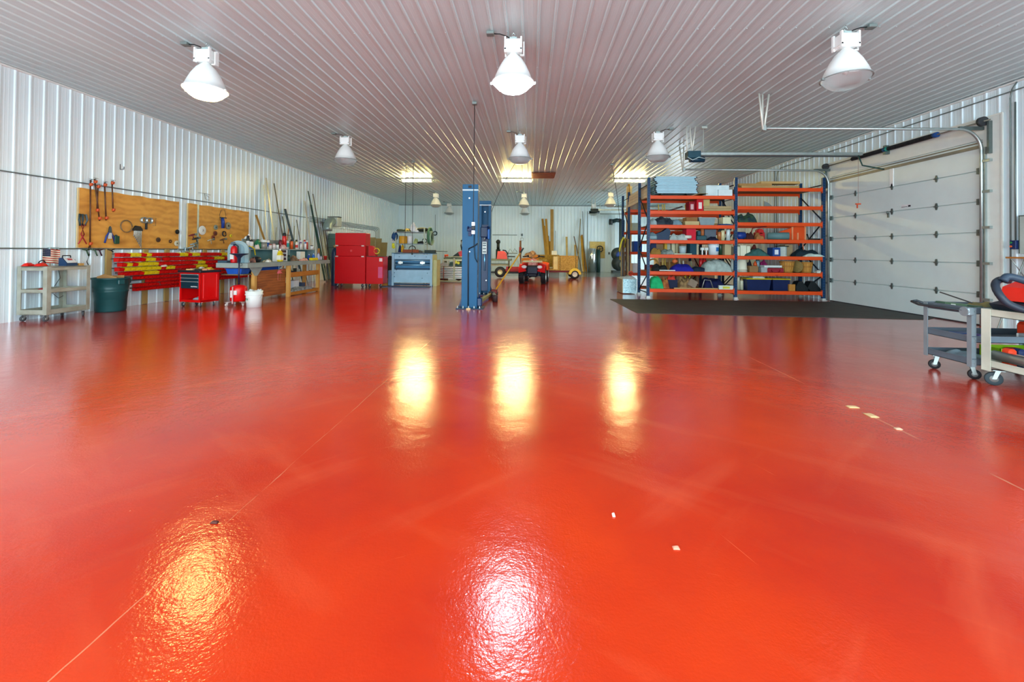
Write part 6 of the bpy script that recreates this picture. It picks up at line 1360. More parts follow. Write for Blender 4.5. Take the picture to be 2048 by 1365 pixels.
pile('dark_red_parts', gx(1490), gx(1506), 13.0, 13.3, on(3, False), .22, '#3c1c1c', 'dark red parts right of the blue tank', 'parts', 35, .9)
pile('brown_leather', gx(1506), gx(1522), 12.9, 13.1, on(3, False), .2, '#a06a3c', 'brown leather piece drooping over the fourth right shelf', 'leather', 36)
t = thing('red_engine', 'red small engine on the fourth right shelf', 'engine', (gx(1524), 13.25, on(3, False))); MB().box(-.13, .13, -.1, .12, 0, .24, bev=.03).cyl((.0, -.1, .26), (.0, .1, .26), .08).build('body', mat('#b81c1c', .4), t); MB().tube([(-.25, 0, .2), (-.2, 0, .36), (.22, 0, .42)], .018).build('frame', mat('#7d1c24', .45), t)
t = thing('grey_pipe', 'thick grey pipe lying end-on on the fourth right shelf', 'pipe', (gx(1556), 13.1, on(3, False))); mb = MB(); mb.lathe([(.075, -.28), (.11, -.28), (.11, .28), (.075, .28), (.075, -.28)], axis='x', c=(0, 0, .115), n=24, M=Matrix.Rotation(-.35, 4, 'Z')); mb.build('shell', mat('#5f8486', .5), t)
t = thing('traffic_cones_flat', 'orange folded barrier pieces on the fourth right shelf', 'barrier', (gx(1592), 13.2, on(3, False)))
MB().prism([(-.5, .02), (.30, .0), (.28, .50), (.1, .44), (-.5, .22)], -.03, .05, axis='y').build('board', mat('#d84c12', .45), t)
for x, h in ((-.08, .4), (.08, .22), (.3, .48)): MB().box(x - .015, x + .015, -.07, -.03, 0, h).build('pale_edge', mat('#e8a070', .5), t)
MB().tube([(gx(1614), 13.1, on(3, False) + .18), (gx(1618), 13.1, on(3, False) + .03), (gx(1640), 13.1, on(3, False) + .03)], .02).solo('black_bar', M_BLACK, 'bent black bar at the right end of the fourth right shelf', 'bar')
for k, (px0, px1, h) in enumerate(((1472, 1480, .28), (1481, 1493, .32), (1494, 1501, .3))): carton(gx(px0), gx(px1), 13.1, 13.4, on(4, False), on(4, False) + h, '#dfe2c8', '%s of three cream cartons at the left of the fifth right shelf' % ('first', 'second', 'third')[k], group='cream cartons')
pile('green_tarp', gx(1489), gx(1535), 12.94, 13.2, on(4, False), .22, '#34605c', 'crumpled dark green tarp on the fifth right shelf', 'tarp', 41, .7)
pile('red_bundle', gx(1505), gx(1528), 13.22, 13.5, on(4, False), .33, '#5c2420', 'dark red bundle behind the green tarp', 'bundle', 42)
carton(gx(1540), gx(1555), 12.95, 13.25, on(4, False), on(4, False) + .26, '#1c4488', 'blue and white carton on the fifth right shelf', tape='#d6e0ea')
t = thing('wire_spool', 'white spool of wire with dark top flange on the fifth right shelf', 'spool', (gx(1566), 13.15, on(4, False))); MB().lathe([(0, 0), (.14, 0), (.14, .02), (.125, .02), (.125, .29), (0, .29)], n=26).build('wire_winding', mat('#cfdcd6', .5, bump=.3, sc=30), t); MB().lathe([(0, .29), (.18, .29), (.18, .315), (0, .315)], n=26).build('flange', mat('#26342e', .5), t)
carton(gx(1578), gx(1594), 13.3, 13.6, on(4, False), on(4, False) + .36, '#a8926c', 'tan carton behind the spool on the fifth right shelf')
pile('dark_tarp_straps', gx(1585), gx(1635), 12.93, 13.25, on(4, False), .24, '#122a34', 'dark tarp with straps on the fifth right shelf', 'tarp', 45, .5)
pile('pale_tarp_edge', gx(1598), gx(1638), 12.84, 12.99, on(4, False) - .0, .09, '#b9cfc6', 'pale green tarp edge hanging over the fifth right shelf', 'tarp', 46, .4)
MB().tube([(gx(1595), 12.85, on(3, False) - .1), (gx(1597), 12.86, on(3, False) - .3), (gx(1599), 12.95, on(4, False) + .26)], .015).solo('orange_strap', mat('#c87a5a', .5), 'orange strap hanging down from the barrier pieces', 'strap')
for k, px in enumerate((1470, 1484)):
    bucket(gx(px), 13.1, on(5, False), (.13, .15)[k], (.38, .40)[k], ('#c9d6cf', '#d6d6c0')[k], ('left', 'right')[k] + ' of two upturned white buckets on the sixth right shelf', flip=True, handle=False, group='upturned buckets')
carton(gx(1495), gx(1512), 12.96, 13.2, on(5, False), on(5, False) + .19, '#8a6a44', 'low brown carton right of the upturned buckets')
t = thing('orange_funnel', 'small orange pointed bottle on the brown carton', 'bottle', (gx(1509), 13.05, on(5, False) + .192)); MB().lathe([(0, 0), (.05, 0), (.05, .06), (.012, .14), (0, .15)], n=14).build('body', mat('#c8501c', .45), t)
pile('dark_items', gx(1497), gx(1512), 13.25, 13.5, on(5, False), .38, '#20242c', 'dark items behind the low brown carton', 'parts', 51)
can(gx(1519), 13.2, on(5, False), .06, .36, '#6f8a94', 'grey-blue canister on the sixth right shelf', 'canister', 'canister', cap='#30404a')
carton(gx(1517), gx(1530), 12.94, 13.15, on(5, False), on(5, False) + .15, '#9aa4a4', 'small grey carton on the sixth right shelf')
t = thing('red_toolbox', 'low red toolbox with drooping handle on the sixth right shelf', 'toolbox', (gx(1545), 13.0, on(5, False))); MB().box(-.24, .24, -.08, .14, 0, .13, bev=.015).build('body', mat('#8c1c2c', .4), t); MB().tube([(-.14, -.09, .08), (-.02, -.12, -.08), (.03, -.12, -.08), (.12, -.09, .08)], .012).build('handle', mat('#7a101c', .4), t)
carton(gx(1524), gx(1559), 12.96, 13.2, on(5, False) + .15, on(5, False) + .21, '#cfdad6', 'long flat white carton on top of the red toolbox')
pile('purple_cloth', gx(1527), gx(1542), 13.22, 13.4, on(5, False), .36, '#8a1c5a', 'magenta cloth behind the flat white carton', 'cloth', 53)
def basket(x, y, z, r, h, label, M=None):
    t = thing('bushel_basket', label, 'basket', (x, y, z), 0, 'bushel baskets'); n = 18
    for k in range(n):
        a0, a1 = 2 * pi * k / n + .02, 2 * pi * (k + 1) / n - .02; f = (-1) ** k * .003
        MB().add([((r * .72 + f) * cos(a0), (r * .72 + f) * sin(a0), 0), ((r * .72 + f) * cos(a1), (r * .72 + f) * sin(a1), 0), ((r + f) * cos(a1), (r + f) * sin(a1), h), ((r + f) * cos(a0), (r + f) * sin(a0), h)] +
                 [((r * .70 + f) * cos(a0), (r * .70 + f) * sin(a0), 0), ((r * .70 + f) * cos(a1), (r * .70 + f) * sin(a1), 0), ((r * .98 + f) * cos(a1), (r * .98 + f) * sin(a1), h), ((r * .98 + f) * cos(a0), (r * .98 + f) * sin(a0), h)],
                 [(0, 1, 2, 3), (7, 6, 5, 4), (0, 3, 7, 4), (1, 5, 6, 2), (3, 2, 6, 7), (0, 4, 5, 1)], M=M).build('slat', mat('#c08a3c', .7, var=.2), t)
    for z0 in (.0, h * .5, h * .86): rr = r * (.72 + .28 * z0 / h); MB().lathe([(rr + .006, z0), (rr * 1.03 + .008, z0 + h * .12)], n=26, M=M).build('hoop', mat('#a8702c', .7, var=.2), t)
    MB().lathe([(0, .004), (r * .72, .004)], n=20, M=M).build('base', mat('#8a5c28', .7), t)
    return t
basket(gx(1576), 13.15, on(5, False), .2, .34, 'left slatted bushel basket on the sixth right shelf')
basket(gx(1614), 13.15, on(5, False), .18, .32, 'right slatted bushel basket on the sixth right shelf')
t = thing('basket_lid', 'round woven basket lid standing between the two bushel baskets', 'lid', (gx(1595), 13.12, on(5, False))); MB().lathe([(0, -.01), (.17, -.01), (.18, .0), (.17, .01), (0, .01)], axis='x', c=(0, 0, .18), n=26, M=Matrix.Rotation(.5, 4, 'Z')).build('disc', mat('#8a7440', .7, var=.25, sc=20), t)
pile('white_lump', gx(1627), gx(1642), 12.94, 13.1, on(5, False), .09, '#d6ddd2', 'small white bundle at the right end of the sixth right shelf', 'bundle', 55)
for k, (a, b, y) in enumerate(((1490, 1538, 12.97), (1542, 1576, 12.99))):
    t = thing('storage_tote', ('left', 'right')[k] + ' navy storage tote with yellow lid on the lowest right shelf', 'tote', ((gx(a) + gx(b)) / 2, y + .25, on(6, False)), 0, 'navy totes'); w = (gx(b) - gx(a)) / 2
    MB().add([(-w * .9, -.22, 0), (w * .9, -.22, 0), (w * .9, .22, 0), (-w * .9, .22, 0), (-w, -.25, .33), (w, -.25, .33), (w, .25, .33), (-w, .25, .33)], [(3, 2, 1, 0), (0, 1, 5, 4), (1, 2, 6, 5), (2, 3, 7, 6), (3, 0, 4, 7), (4, 5, 6, 7)]).build('tub', mat('#10204c', .4), t)
    MB().box(-w - .02, w + .02, -.27, .27, .33, .365, bev=.012).build('lid', mat('#c9b81c', .4), t)
pile('clear_bag', gx(1503), gx(1527), 13.0, 13.3, on(6, False) + .366, .09, '#cfd6c4', 'pale plastic bag on the left navy tote', 'bag', 57)
carton(gx(1572), gx(1584), 12.93, 13.0, on(6, False), on(6, False) + .2, '#b07a34', 'small tan carton in front of the totes on the lowest right shelf')
for k, px in enumerate((1600, 1624)):
    t = thing('car_seat_frame', ('left', 'right')[k] + ' black slanting machine guard on the lowest right shelf', 'guard', (gx(px), 13.1, on(6, False)), 0, 'black guards'); MB().prism([(-.16, 0), (.26, 0), (.2, .06), (-.0, .3), (-.1, .28), (-.18, .12)], -.1, .14, axis='y').build('body', mat('#10181c', .4), t)
for k, px in enumerate((1474, 1480, 1487)): can(gx(px), 13.2, on(6, False) + 0, .05, (.34, .4, .3)[k], '#cfd0b4', ('left', 'middle', 'right')[k] + ' cream canister by the middle upright on the lowest right shelf', 'canister', 'canister', cap='#8a6a3a', group='cream canisters')
# rear rack goods
bucket(3.98, 16.5, 3.001, .22, .62, '#b9b6a4', 'tall grey-white bucket on the top of the rear rack', handle=False)
carton(4.25, 4.5, 16.3, 16.7, 3.001, 3.6, '#8a5a2a', 'brown carton behind the tall bucket on the rear rack')
for k, (x, z, w, h, c, l) in enumerate(((4.0, 2.201, .25, .3, '#a8b4a0', 'pale carton on the second shelf of the rear rack'), (4.9, 2.201, .5, .35, '#b9a070', 'tan carton on the second shelf of the rear rack'), (5.8, 2.201, .4, .45, '#d8d8b0', 'cream carton on the second shelf of the rear rack, right'),
      (4.1, 1.401, .3, .4, '#1c4a9a', 'blue carton on the third shelf of the rear rack, left'), (5.0, 1.401, .5, .4, '#c8b890', 'beige carton on the third shelf of the rear rack'), (5.9, 1.401, .4, .5, '#e3e0b8', 'tall cream carton on the third shelf of the rear rack'),
      (4.05, .601, .3, .35, '#d8dcd8', 'white carton on the lowest shelf of the rear rack, left'), (4.6, .601, .3, .3, '#8c1c1c', 'dark red carton on the lowest shelf of the rear rack'), (5.3, .601, .5, .4, '#a88a50', 'tan carton on the lowest shelf of the rear rack'), (6.1, .601, .3, .45, '#e0dcc0', 'ivory carton on the lowest shelf of the rear rack, right'),
      (6.9, 2.201, .4, .3, '#d8c890', 'cream carton on the short bay second shelf'), (7.2, 1.401, .5, .45, '#e3dcae', 'ivory carton on the short bay third shelf'))):
    carton(x - w / 2, x + w / 2, 16.2, 16.6, z, z + h, c, l)
for k, (px, tp) in enumerate(((1254, 373), (1257, 368), (1262, 372))):
    x = at(px, 400, 18.0).x; bar('standing_board', (x, 18.0 + k * .06, .01), (x + .05, 18.1 + k * .06, at(px, tp, 18.1).z), .03, .1, ('#c9b47a', '#a8843c', '#d8cfa0')[k], ('left', 'middle', 'right')[k] + ' of three tall boards standing behind the rear rack', 'wood', 'boards behind the rear rack', .7, 0)
for k, (x, z, h, c) in enumerate(((5.6, .005, .75, '#dcd4b0'), (6.4, .005, .8, '#d8cfa8'), (7.2, .005, .72, '#e0d8b8'), (5.65, .756, .7, '#d3caa0'), (6.45, .806, .7, '#dfd6b0'), (7.2, .726, .75, '#d8d0ac'), (5.7, 1.457, .6, '#d9d2b2'), (6.5, 1.507, .6, '#dcd5b5'))):  # cartons added to block the view of the bright far opening
    carton(x - .37, x + .37, 17.6, 18.2, z, z + h, c, 'added cream carton screening the bright opening behind the rear rack, %s' % ('left in the bottom row', 'middle in the bottom row', 'right in the bottom row', 'left in the middle row', 'middle in the middle row', 'right in the middle row', 'left in the top row', 'right in the top row')[k], group='added cartons screening the far opening')
# rods and yellow strap at the left end of the racks
for k, (px, c) in enumerate(((1243, '#8a7a54'), (1248, '#6a5234'), (1252, '#4a3a2a'), (1256, '#9a8a60'))):
    a, b = at(px + 2, 478, 15.4), at(px - 1, 556, 15.4); bar('standing_rod', (b.x, 15.3, .01), (a.x, 15.55, a.z), .03, .06, c, 'standing brown slat at the left end of the racks, %s from the left' % nth(k + 1), 'wood', 'slats at the rack end', .7, 0)
p = [at(x, y, 15.35) for x, y in ((1240, 520), (1239, 500), (1243, 484), (1247, 475), (1251, 480), (1249, 495))]
MB().tube([tuple(q) for q in p], .03, n=8).solo('yellow_hose', mat('#d6d03a', .45), 'yellow hose looped over the standing slats at the rack end', 'hose')
# caged unit on the floor beside the rack
t = thing('metal_cage_box', 'silver perforated metal box on the floor at the left foot of the rack', 'metal box', (3.30, 14.3, 0), 0)
MB().box(-.26, .20, -.3, .6, .02, .5, bev=.01).build('body', mat('#b9b49a', .45, .3), t)
MB().box(-.24, .20, -.315, -.3, .03, .49).build('front_mesh_plate', mat('#a9c4c8', .35, .6, var=.5, sc=40, c2='#5f8088'), t)
for k in range(9): MB().box(-.262, -.258, -.25, .55, .06 + k * .048, .075 + k * .048).build('louvre', M_DARK, t)
pile('packing', 3.06, 3.5, 14.05, 14.7, .501, .09, '#b9c4c0', 'crumpled pale packing on top of the silver metal box', 'packing', 61)
coil('red_ring', 3.38, 14.3, .66, .07, '#c83a24', 'red cable ring on top of the silver metal box', 'cord', 2, .014, 'y')
# dark rubber floor area in front of the rack
MB().prism([(2.33, 12.36), (2.42, 9.58), (8.42, 9.30), (8.80, 9.55), (8.80, 12.5)], .0, .008, axis='z').solo('floor_mat', mat('#3b3d36', .62, var=.25, sc=2.5, bump=.15), 'large dark grey rubber floor mat in front of the racks and overhead door', 'mat')
# ================================================================== OVERHEAD DOOR GEAR
TZ = 3.86
def track(y, x0, label, hz0):
    t = thing('door_track', label, 'door track', (XR, y, 0), 0, 'overhead door tracks'); R_ = .42
    P = [(-.075, 0, 0.01), (-.075, 0, TZ - R_)] + [(-.075 - R_ + R_ * cos(radians(a)), 0, TZ - R_ + R_ * sin(radians(a))) for a in range(9, 91, 9)] + [(x0 - XR, 0, TZ + .03)]
    MB().tube(P, .028, n=8).build('rail', M_GALV, t)
    s = 1 if y < 10 else -1
    MB().box(-.07, -.032, -s * .05 - .012, -s * .05 + .012, .3, 3.5).build('angle', M_GALV, t)
    for z in (.5, 1.2, 1.9, 2.6, 3.2): MB().box(-.09, -.032, min(-s * .16, 0), max(-s * .16, 0), z, z + .05).build('jamb_bracket', M_GALV, t)
    MB().box(-.10, -.034, -s * .14 - .02, -s * .14 + .02, 3.35, 3.98).box(-.5, -.04, -.02, .02, TZ - .02, TZ + .05).build('bearing_plate', M_GALVD, t)
    # perforated hangers at the free end
    xe = x0 - XR
    for dx, dy in ((.0, .03), (-.10, -.03), (.12, .02)) if y < 10 else ((.0, .0), (-.12, .0)):
        MB().cyl((xe + dx * .2, dy, TZ), (xe + dx, dy, CEIL - .03), .02, n=6).build('hanger', mat('#d3d9cf', .45, .3), t)
    MB().box(xe - .03, xe + .04, -.04, .04, TZ - .02, TZ + .07).build('end_bracket', M_GALV, t)
    return t
track(8.60, 4.64, 'nearer galvanised door track running out from the door under the ceiling', 0)
track(12.82, 4.58, 'farther galvanised door track beside the rack, running out under the ceiling', 0)
t = thing('torsion_spring', 'black coiled torsion spring on a shaft above the overhead door', 'spring', (XR - .12, 8.4, 3.99))
MB().cyl((0, 0, 0), (0, 4.6, 0), .014, n=8).build('shaft', mat('#7d7a6c', .45, .5), t)
for y0, y1 in ((1.12, 2.33), (2.42, 3.45)):
    pts = []; n = int((y1 - y0) / .034)
    for k in range(n * 8): a = 2 * pi * k / 8; pts.append((.045 * cos(a), y0 + (y1 - y0) * k / (n * 8), .045 * sin(a)))
    MB().tube(pts, .011, n=5).cyl((0, y0, 0), (0, y1, 0), .036, n=10).build('coil', M_BLACK, t)
for y, c in ((1.08, '#1c4a8a'), (2.38, '#14508a'), (2.33, '#1a8a7a')): MB().cyl((0, y - .04, 0), (0, y + .04, 0), .058, n=12).build('winding_cone', mat(c, .4), t)
for y in (.1, 4.45): MB().cyl((0, y, 0), (0, y + .07, 0), .09, n=18).build('cable_drum', M_DARK, t)
MB().box(-.02, .09, 2.35, 2.42, -.12, .1).build('centre_bracket', M_GALVD, t)
t = thing('door_opener', 'dark blue motor of the door opener hanging from perforated struts', 'door opener', (4.13, 10.8, 3.72)); op = t
MB().box(-.20, .12, -.12, .12, .04, .22, bev=.01).build('control_box', mat('#15404e', .4), t)
MB().cyl((-.12, 0, .02), (.24, 0, .02), .07, n=16).build('motor', mat('#0f3042', .4), t)
MB().tube([(-.22, -.12, .06), (-.1, -.15, -.02), (.05, -.15, .05), (.2, -.14, .02)], .01, n=6).build('grey_cable', mat('#a9c0c0', .5), t)
for dx, dx2 in ((-.18, -.2), (-.06, -.12), (-.06, .02)): MB().cyl((dx, 0, .2), (dx2, 0, CEIL - 3.72 - .03), .018, n=6).build('strut', mat('#d3d9cf', .45, .3), t)
MB().box(.12, 4.1, -.035, .035, .13, .20, bev=.006).build('rail', M_GALV, t)
MB().box(.12, 4.0, -.012, .012, .09, .12).build('chain', M_DARK, t)
MB().cyl((.22, 0, .2), (.22, 0, CEIL - 3.74), .008, n=6).box(.16, .30, -.06, .06, CEIL - 3.72 - .09, CEIL - 3.72 - .03, bev=.008).build('power_lead', mat('#a9b4ac', .5), t)
MB().tube([(XR - .75 - 4.13, 0, .13), (XR - .65 - 4.13, 0, -.12), (XR - .13 - 4.13, 0, -.22)], .017, n=6).build('arm', mat('#14403a', .45), op)
t = thing('release_cord', 'thin cord with red and orange handle hanging in front of the overhead door', 'cord', (XR - .75, 10.8, 2.55))
MB().cyl((0, 0, .1), (0, 0, 1.3), .004, n=5).build('cord', mat('#8a6a5a', .6), t); MB().box(-.06, .06, -.015, .015, .07, .1).box(-.03, -.01, -.012, .012, -.02, .07).build('handle', mat('#c8502c', .5), t)
# conduits on the right wall
X_ = XR - .045
conduit([(X_, YN + .3, 4.40), (X_, 15.25, 4.43), (X_, 15.45, 4.30), (X_, 15.5, 4.1), (X_, 15.5, 1.5)], 'long dark conduit along the top of the right wall, bending down behind the rack')
conduit([(X_, 8.02, CEIL - .05), (X_ - .0, 8.1, 4.45), (X_, 8.13, 4.3), (X_, 8.13, .3)], 'vertical steel conduit right of the overhead door')
conduit([(X_, 8.05, 4.2), (X_, 8.05, 1.66)], 'second vertical conduit ending at the control switch')
conduit([(X_, 15.62, 4.4), (X_, 15.62, 1.5)], 'vertical conduit behind the rack beside the bent one')
t = thing('door_switch', 'small dark control switch with green and orange buttons right of the overhead door', 'switch', (XR - .03, 8.05, 1.58)); MB().box(-.07, 0, -.05, .05, -.08, .08, bev=.006).build('housing', mat('#182a5a', .5), t)
MB().cyl((-.07, .02, .04), (-.082, .02, .04), .018).build('green_button', mat('#2a8a4a', .5), t); MB().cyl((-.07, .02, -.03), (-.082, .02, -.03), .018).build('orange_button', mat('#d8602a', .5), t)
# wall cabinet, shelf at the right edge of the view
t = thing('wall_board', 'pale grey board on the right wall at the edge of the view', 'board', (XR - .03, 7.55, 1.42)); MB().box(-.03, 0, -.45, .42, 0, .68).build('sheet', mat('#b4bfb8', .5), t); MB().box(-.035, .0, -.46, .43, .67, .69).box(-.035, 0, .42, .435, 0, .69).build('edge', M_GALVD, t)
t = thing('wall_shelf', 'small wooden shelf on wire brackets under the grey board', 'shelf', (XR - .03, 7.55, 1.33)); MB().box(-.28, 0, -.45, .42, 0, .03).build('board', mat('#b0702c', .6), t)
for y in (-.3, .35): MB().cyl((-.26, y, 0), (-.02, y, -.35), .008, n=6).cyl((-.02, y, .0), (-.02, y, -.35), .008, n=6).build('bracket', M_GALV, t)
t = thing('black_hose', 'thick black ribbed hose hanging under the small wall shelf', 'hose', (XR - .25, 7.5, .9)); MB().tube(arc((0, -.1, 0), .22, 0, 200, 14, 'yz'), .045, n=10).build('hose', mat('#12283a', .5), t)
bar('long_pole', (XR - .45, 7.98, .02), (XR - .1, 7.86, 1.32), .02, .02, '#8a9490', 'thin grey pole leaning on the right wall under the shelf', 'pole')
# garage door and gear farther along the right wall
t = thing('door_opener', 'small dark motor hanging far away, left of the racks near the ceiling', 'door opener', (3.75, 25.0, 3.72)); MB().box(-.22, .22, -.14, .14, .02, .22, bev=.01).cyl((-.3, 0, .02), (.3, 0, .02), .08).build('motor', mat('#12282c', .4), t)
for dx in (-.15, .05): MB().cyl((dx, 0, .2), (dx, 0, CEIL - 3.75), .02, n=6).build('strut', mat('#d3d9cf', .45, .3), t)
MB().box(.2, 4.6, -.03, .03, .12, .2).build('rail', M_GALV, t)
for y, l in ((23.15, 'far galvanised track left of the racks, nearer of two'), (27.45, 'far galvanised track left of the racks, farther of two')):
    t = thing('door_track', l, 'door track', (XR, y, 0), 0, 'far door tracks'); MB().tube([(-.08, 0, .01), (-.08, 0, 3.45)] + [(-.08 - .4 + .4 * cos(radians(a)), 0, 3.45 + .4 * sin(radians(a))) for a in range(10, 91, 16)] + [(-4.4, 0, 3.87)], .028, n=8).build('rail', M_GALV, t)
    MB().cyl((-4.4, 0, 3.87), (-4.4, 0, CEIL - .03), .02, n=6).build('hanger', mat('#d3d9cf', .45, .3), t)

# ================================================================== SERVICE CARTS AT THE RIGHT
def service_cart(name, label, loc, rz, w, L, top, m, mleg, tray=.07, levels=None, wheel='#16181c', cr=.055, post=.045, hand=True):
    """w along x, L along y; origin at the middle of the near (-y) end"""
    t = thing(name, label, 'cart', loc, rz)
    lv = levels or (top - tray, top * .52, .17)
    for k, z in enumerate(lv):
        mb = MB().box(-w / 2, w / 2, 0, L, z, z + .006)
        for a in ((-w / 2, -w / 2 + .004, 0, L), (w / 2 - .004, w / 2, 0, L), (-w / 2, w / 2, 0, .004), (-w / 2, w / 2, L - .004, L)): mb.box(*a, z, z + tray)
        for a in ((-w / 2 - .008, -w / 2 + .006, -.008, L + .008), (w / 2 - .006, w / 2 + .008, -.008, L + .008), (-w / 2, w / 2, -.008, .006), (-w / 2, w / 2, L - .006, L + .008)): mb.box(*a, z + tray - .006, z + tray + .004)
        mb.build((('top_tray', 'middle_tray', 'bottom_tray') if len(lv) == 3 else ('top_tray', 'bottom_tray'))[k], m, t)
    for x in (-1, 1):
        for y in (0, L):
            sy = 1 if y == 0 else -1; xe = x * (w / 2 + .006)
            MB().box(min(xe, xe - x * post), max(xe, xe - x * post), min(y - sy * .006, y), max(y - sy * .006, y) + .0, .15, top).box(min(xe, xe + x * .005), max(xe, xe + x * .005), min(y - sy * .006, y + sy * post), max(y - sy * .006, y + sy * post), .15, top).build('corner_post', mleg, t)
            bl = MB()
            for z in (.19, .23, top * .52 + .02, top * .52 + .05, top - .04): bl.cyl((xe - x * post * .5, y - sy * .006, z), (xe - x * post * .5, y - sy * .014, z), .006, n=6)
            bl.build('bolts', M_GALV, t)
            caster(t, x * (w / 2 - .07), y + sy * .08, .165, cr, wheel, rz=2.6 if y else -.5)
    return t
M_CG = mat('#60707c', .42, .25, var=.12, sc=5); M_CL = mat('#8f9fa6', .4, .4, var=.15, sc=5)
c1 = service_cart('service_cart', 'blue-grey steel service cart with three trays at the right edge', (5.41, 4.82, 0), .0, 1.14, .55, .80, M_CG, M_CL)
MB().tube([(-.57, .02, .76), (-.615, .05, .765), (-.62, .58, .765), (-.61, .68, .79), (-.57, .66, .80), (-.56, .54, .77)], .016).build('push_handle', mat('#3a464c', .4, .4), c1)
MB().lathe([(0, 0), (.05, 0), (.05, .02), (0, .02)], axis='x', c=(-.63, .03, .755), n=14, smooth=False).box(-.625, -.56, -.02, .07, .715, .80, bev=.01).build('handle_socket', M_CL, c1)
c2 = service_cart('heavy_cart', 'cream painted heavy cart with white wheels cut by the right edge of the view', (5.32, 3.98, 0), .0, .90, .76, .80, mat('#c4c9b8', .55, var=.2, sc=3), mat('#c8cdbc', .55, var=.2, sc=3), tray=.07, levels=(.73, .19), wheel='#2c3a40', cr=.07, post=.085)
def oncart(base, x, y, z): return base.matrix_basis @ Vector((x, y, z)) if 0 else Vector((base.location.x + x * cos(base.rotation_euler.z) - y * sin(base.rotation_euler.z), base.location.y + x * sin(base.rotation_euler.z) + y * cos(base.rotation_euler.z), z))
class _Base: pass
c3 = _Base(); c3.location = c1.location; c3.rotation_euler = c1.rotation_euler
def cb(nm, base, x0, x1, y0, y1, z0, z1, c, label, cat, rough=.5, bev=.006, metal=0, rz=0, extra=None):
    if base is c1: ym, yh, xm = (y0 + y1) / 2 * .55, (y1 - y0) * .3, (x0 + x1) / 2 * .3 - .12; x0, x1, y0, y1 = x0 + xm, x1 + xm, ym - yh, ym + yh
    p = oncart(base, (x0 + x1) / 2, (y0 + y1) / 2, z0); t = thing(nm, label, cat, p, base.rotation_euler.z + rz)
    MB().box(-(x1 - x0) / 2, (x1 - x0) / 2, -(y1 - y0) / 2, (y1 - y0) / 2, 0, z1 - z0, bev=bev).build('body', mat(c, rough, metal), t)
    if extra: MB().box(-(x1 - x0) / 2 - .001, (x1 - x0) / 2 + .001, -(y1 - y0) / 4, (y1 - y0) / 4, (z1 - z0) * .3, (z1 - z0) * 1.02).build('printed_panel', mat(extra, .5), t)
    return t
zt = .74
s1 = cb('spirit_level', c1, -.27, -.22, .10, .94, zt, zt + .075, '#3f5a48', 'long dark green spirit level on the top tray of the blue-grey cart', 'level', extra='#5a7a62')
MB().box(-.03, .03, .0, .05, .02, .065).build('vial_window', mat('#dfe6dc', .3), s1)
cb('steel_ruler', c1, -.18, -.13, .15, .90, zt + .0, zt + .05, '#8d9a8c', 'grey metal bar behind the green level on the blue-grey cart', 'bar', metal=.5)
cb('white_card', c1, -.2, -.05, -.0 + .05, .32, zt + .052 - .05, zt + .02, '#dfe8ea', 'white sheet in the top tray of the blue-grey cart', 'paper')
cb('cyan_card', c1, -.04, .08, .03, .16, zt + .0, zt + .03, '#5ab8c8', 'cyan box near the front corner of the blue-grey cart', 'box')
cb('blue_pack', c1, .0, .2, .2, .42, zt, zt + .06, '#2a4aa8', 'blue packet in the top tray of the blue-grey cart', 'packet', extra='#c85a6a')
pile('small_tools', 5.12, 5.4, 5.06, 5.26, zt + .002, .09, '#4a5a3c', 'small green and brown tools heaped in the top tray', 'tools', 71, .8, c2='#8a7a4a')
t = thing('tin_wheel_tool', 'small orange and brass hand tool with a round blade between the two carts', 'tool', oncart(c1, .12, .1, zt), .3)
MB().lathe([(0, -.008), (.07, -.008), (.07, .008), (0, .008)], axis='y', c=(-.03, 0, .12), n=20).build('blade', mat('#8a8a78', .35, .6), t); MB().box(-.03, .06, -.03, .03, .03, .15, bev=.015).build('body', mat('#c8802c', .4), t); MB().box(-.05, .08, -.04, .04, 0, .04, bev=.01).build('shoe', mat('#1a2440', .5), t)
a = oncart(c1, -.15, .3, .78); bar('pry_bar', tuple(a), (a.x - .22, a.y + .28, a.z + .14), .014, .014, '#4a4c4a', 'thin dark rod sticking up to the left from the top tray', 'rod')
for k, (x0, x1, y0, y1, h, c, l, cat_, ex) in enumerate(((-.24, -.02, .55, .8, .04, '#4a6aa0', 'flat blue booklet in the middle tray of the blue-grey cart', 'booklet', None), (-.28, -.12, .3, .56, .03, '#e0704a', 'flat orange-red packet in the middle tray of the blue-grey cart', 'packet', '#e8d8c8'), (-.26, -.16, .1, .24, .07, '#56508a', 'small violet box in the middle tray', 'box', None), (.08, .26, .02, .2, .09, '#e3e6e8', 'white box in the middle tray of the blue-grey cart', 'box', '#8a9098'))):
    cb('tray_item', c1, x0, x1, y0, y1, .424, .424 + h, c, l, cat_, extra=ex)
pile('grey_bag', *sorted((oncart(c1, -.48, .3, 0).x, oncart(c1, -.18, .3, 0).x)), oncart(c1, 0, .12, 0).y, oncart(c1, 0, .48, 0).y, .177, .08, '#8fa8b4', 'crumpled pale blue-grey bag in the bottom tray', 'bag', 73)
t = thing('lime_crate', 'bright lime green plastic bin in the bottom tray of the blue-grey cart', 'bin', oncart(c1, .06, .16, .177), .0)
MB().box(-.28, .28, -.11, -.105, 0, .17).box(-.28, .28, .105, .11, 0, .17).box(-.28, -.275, -.11, .11, 0, .17).box(.275, .28, -.11, .11, 0, .17).box(-.28, .28, -.11, .11, 0, .006).build('shell', mat('#86b81a', .4), t)
cb('orange_item', c1, .1, .2, .3, .42, .185, .33, '#c8302a', 'red tool handle standing in the lime green bin', 'tool')
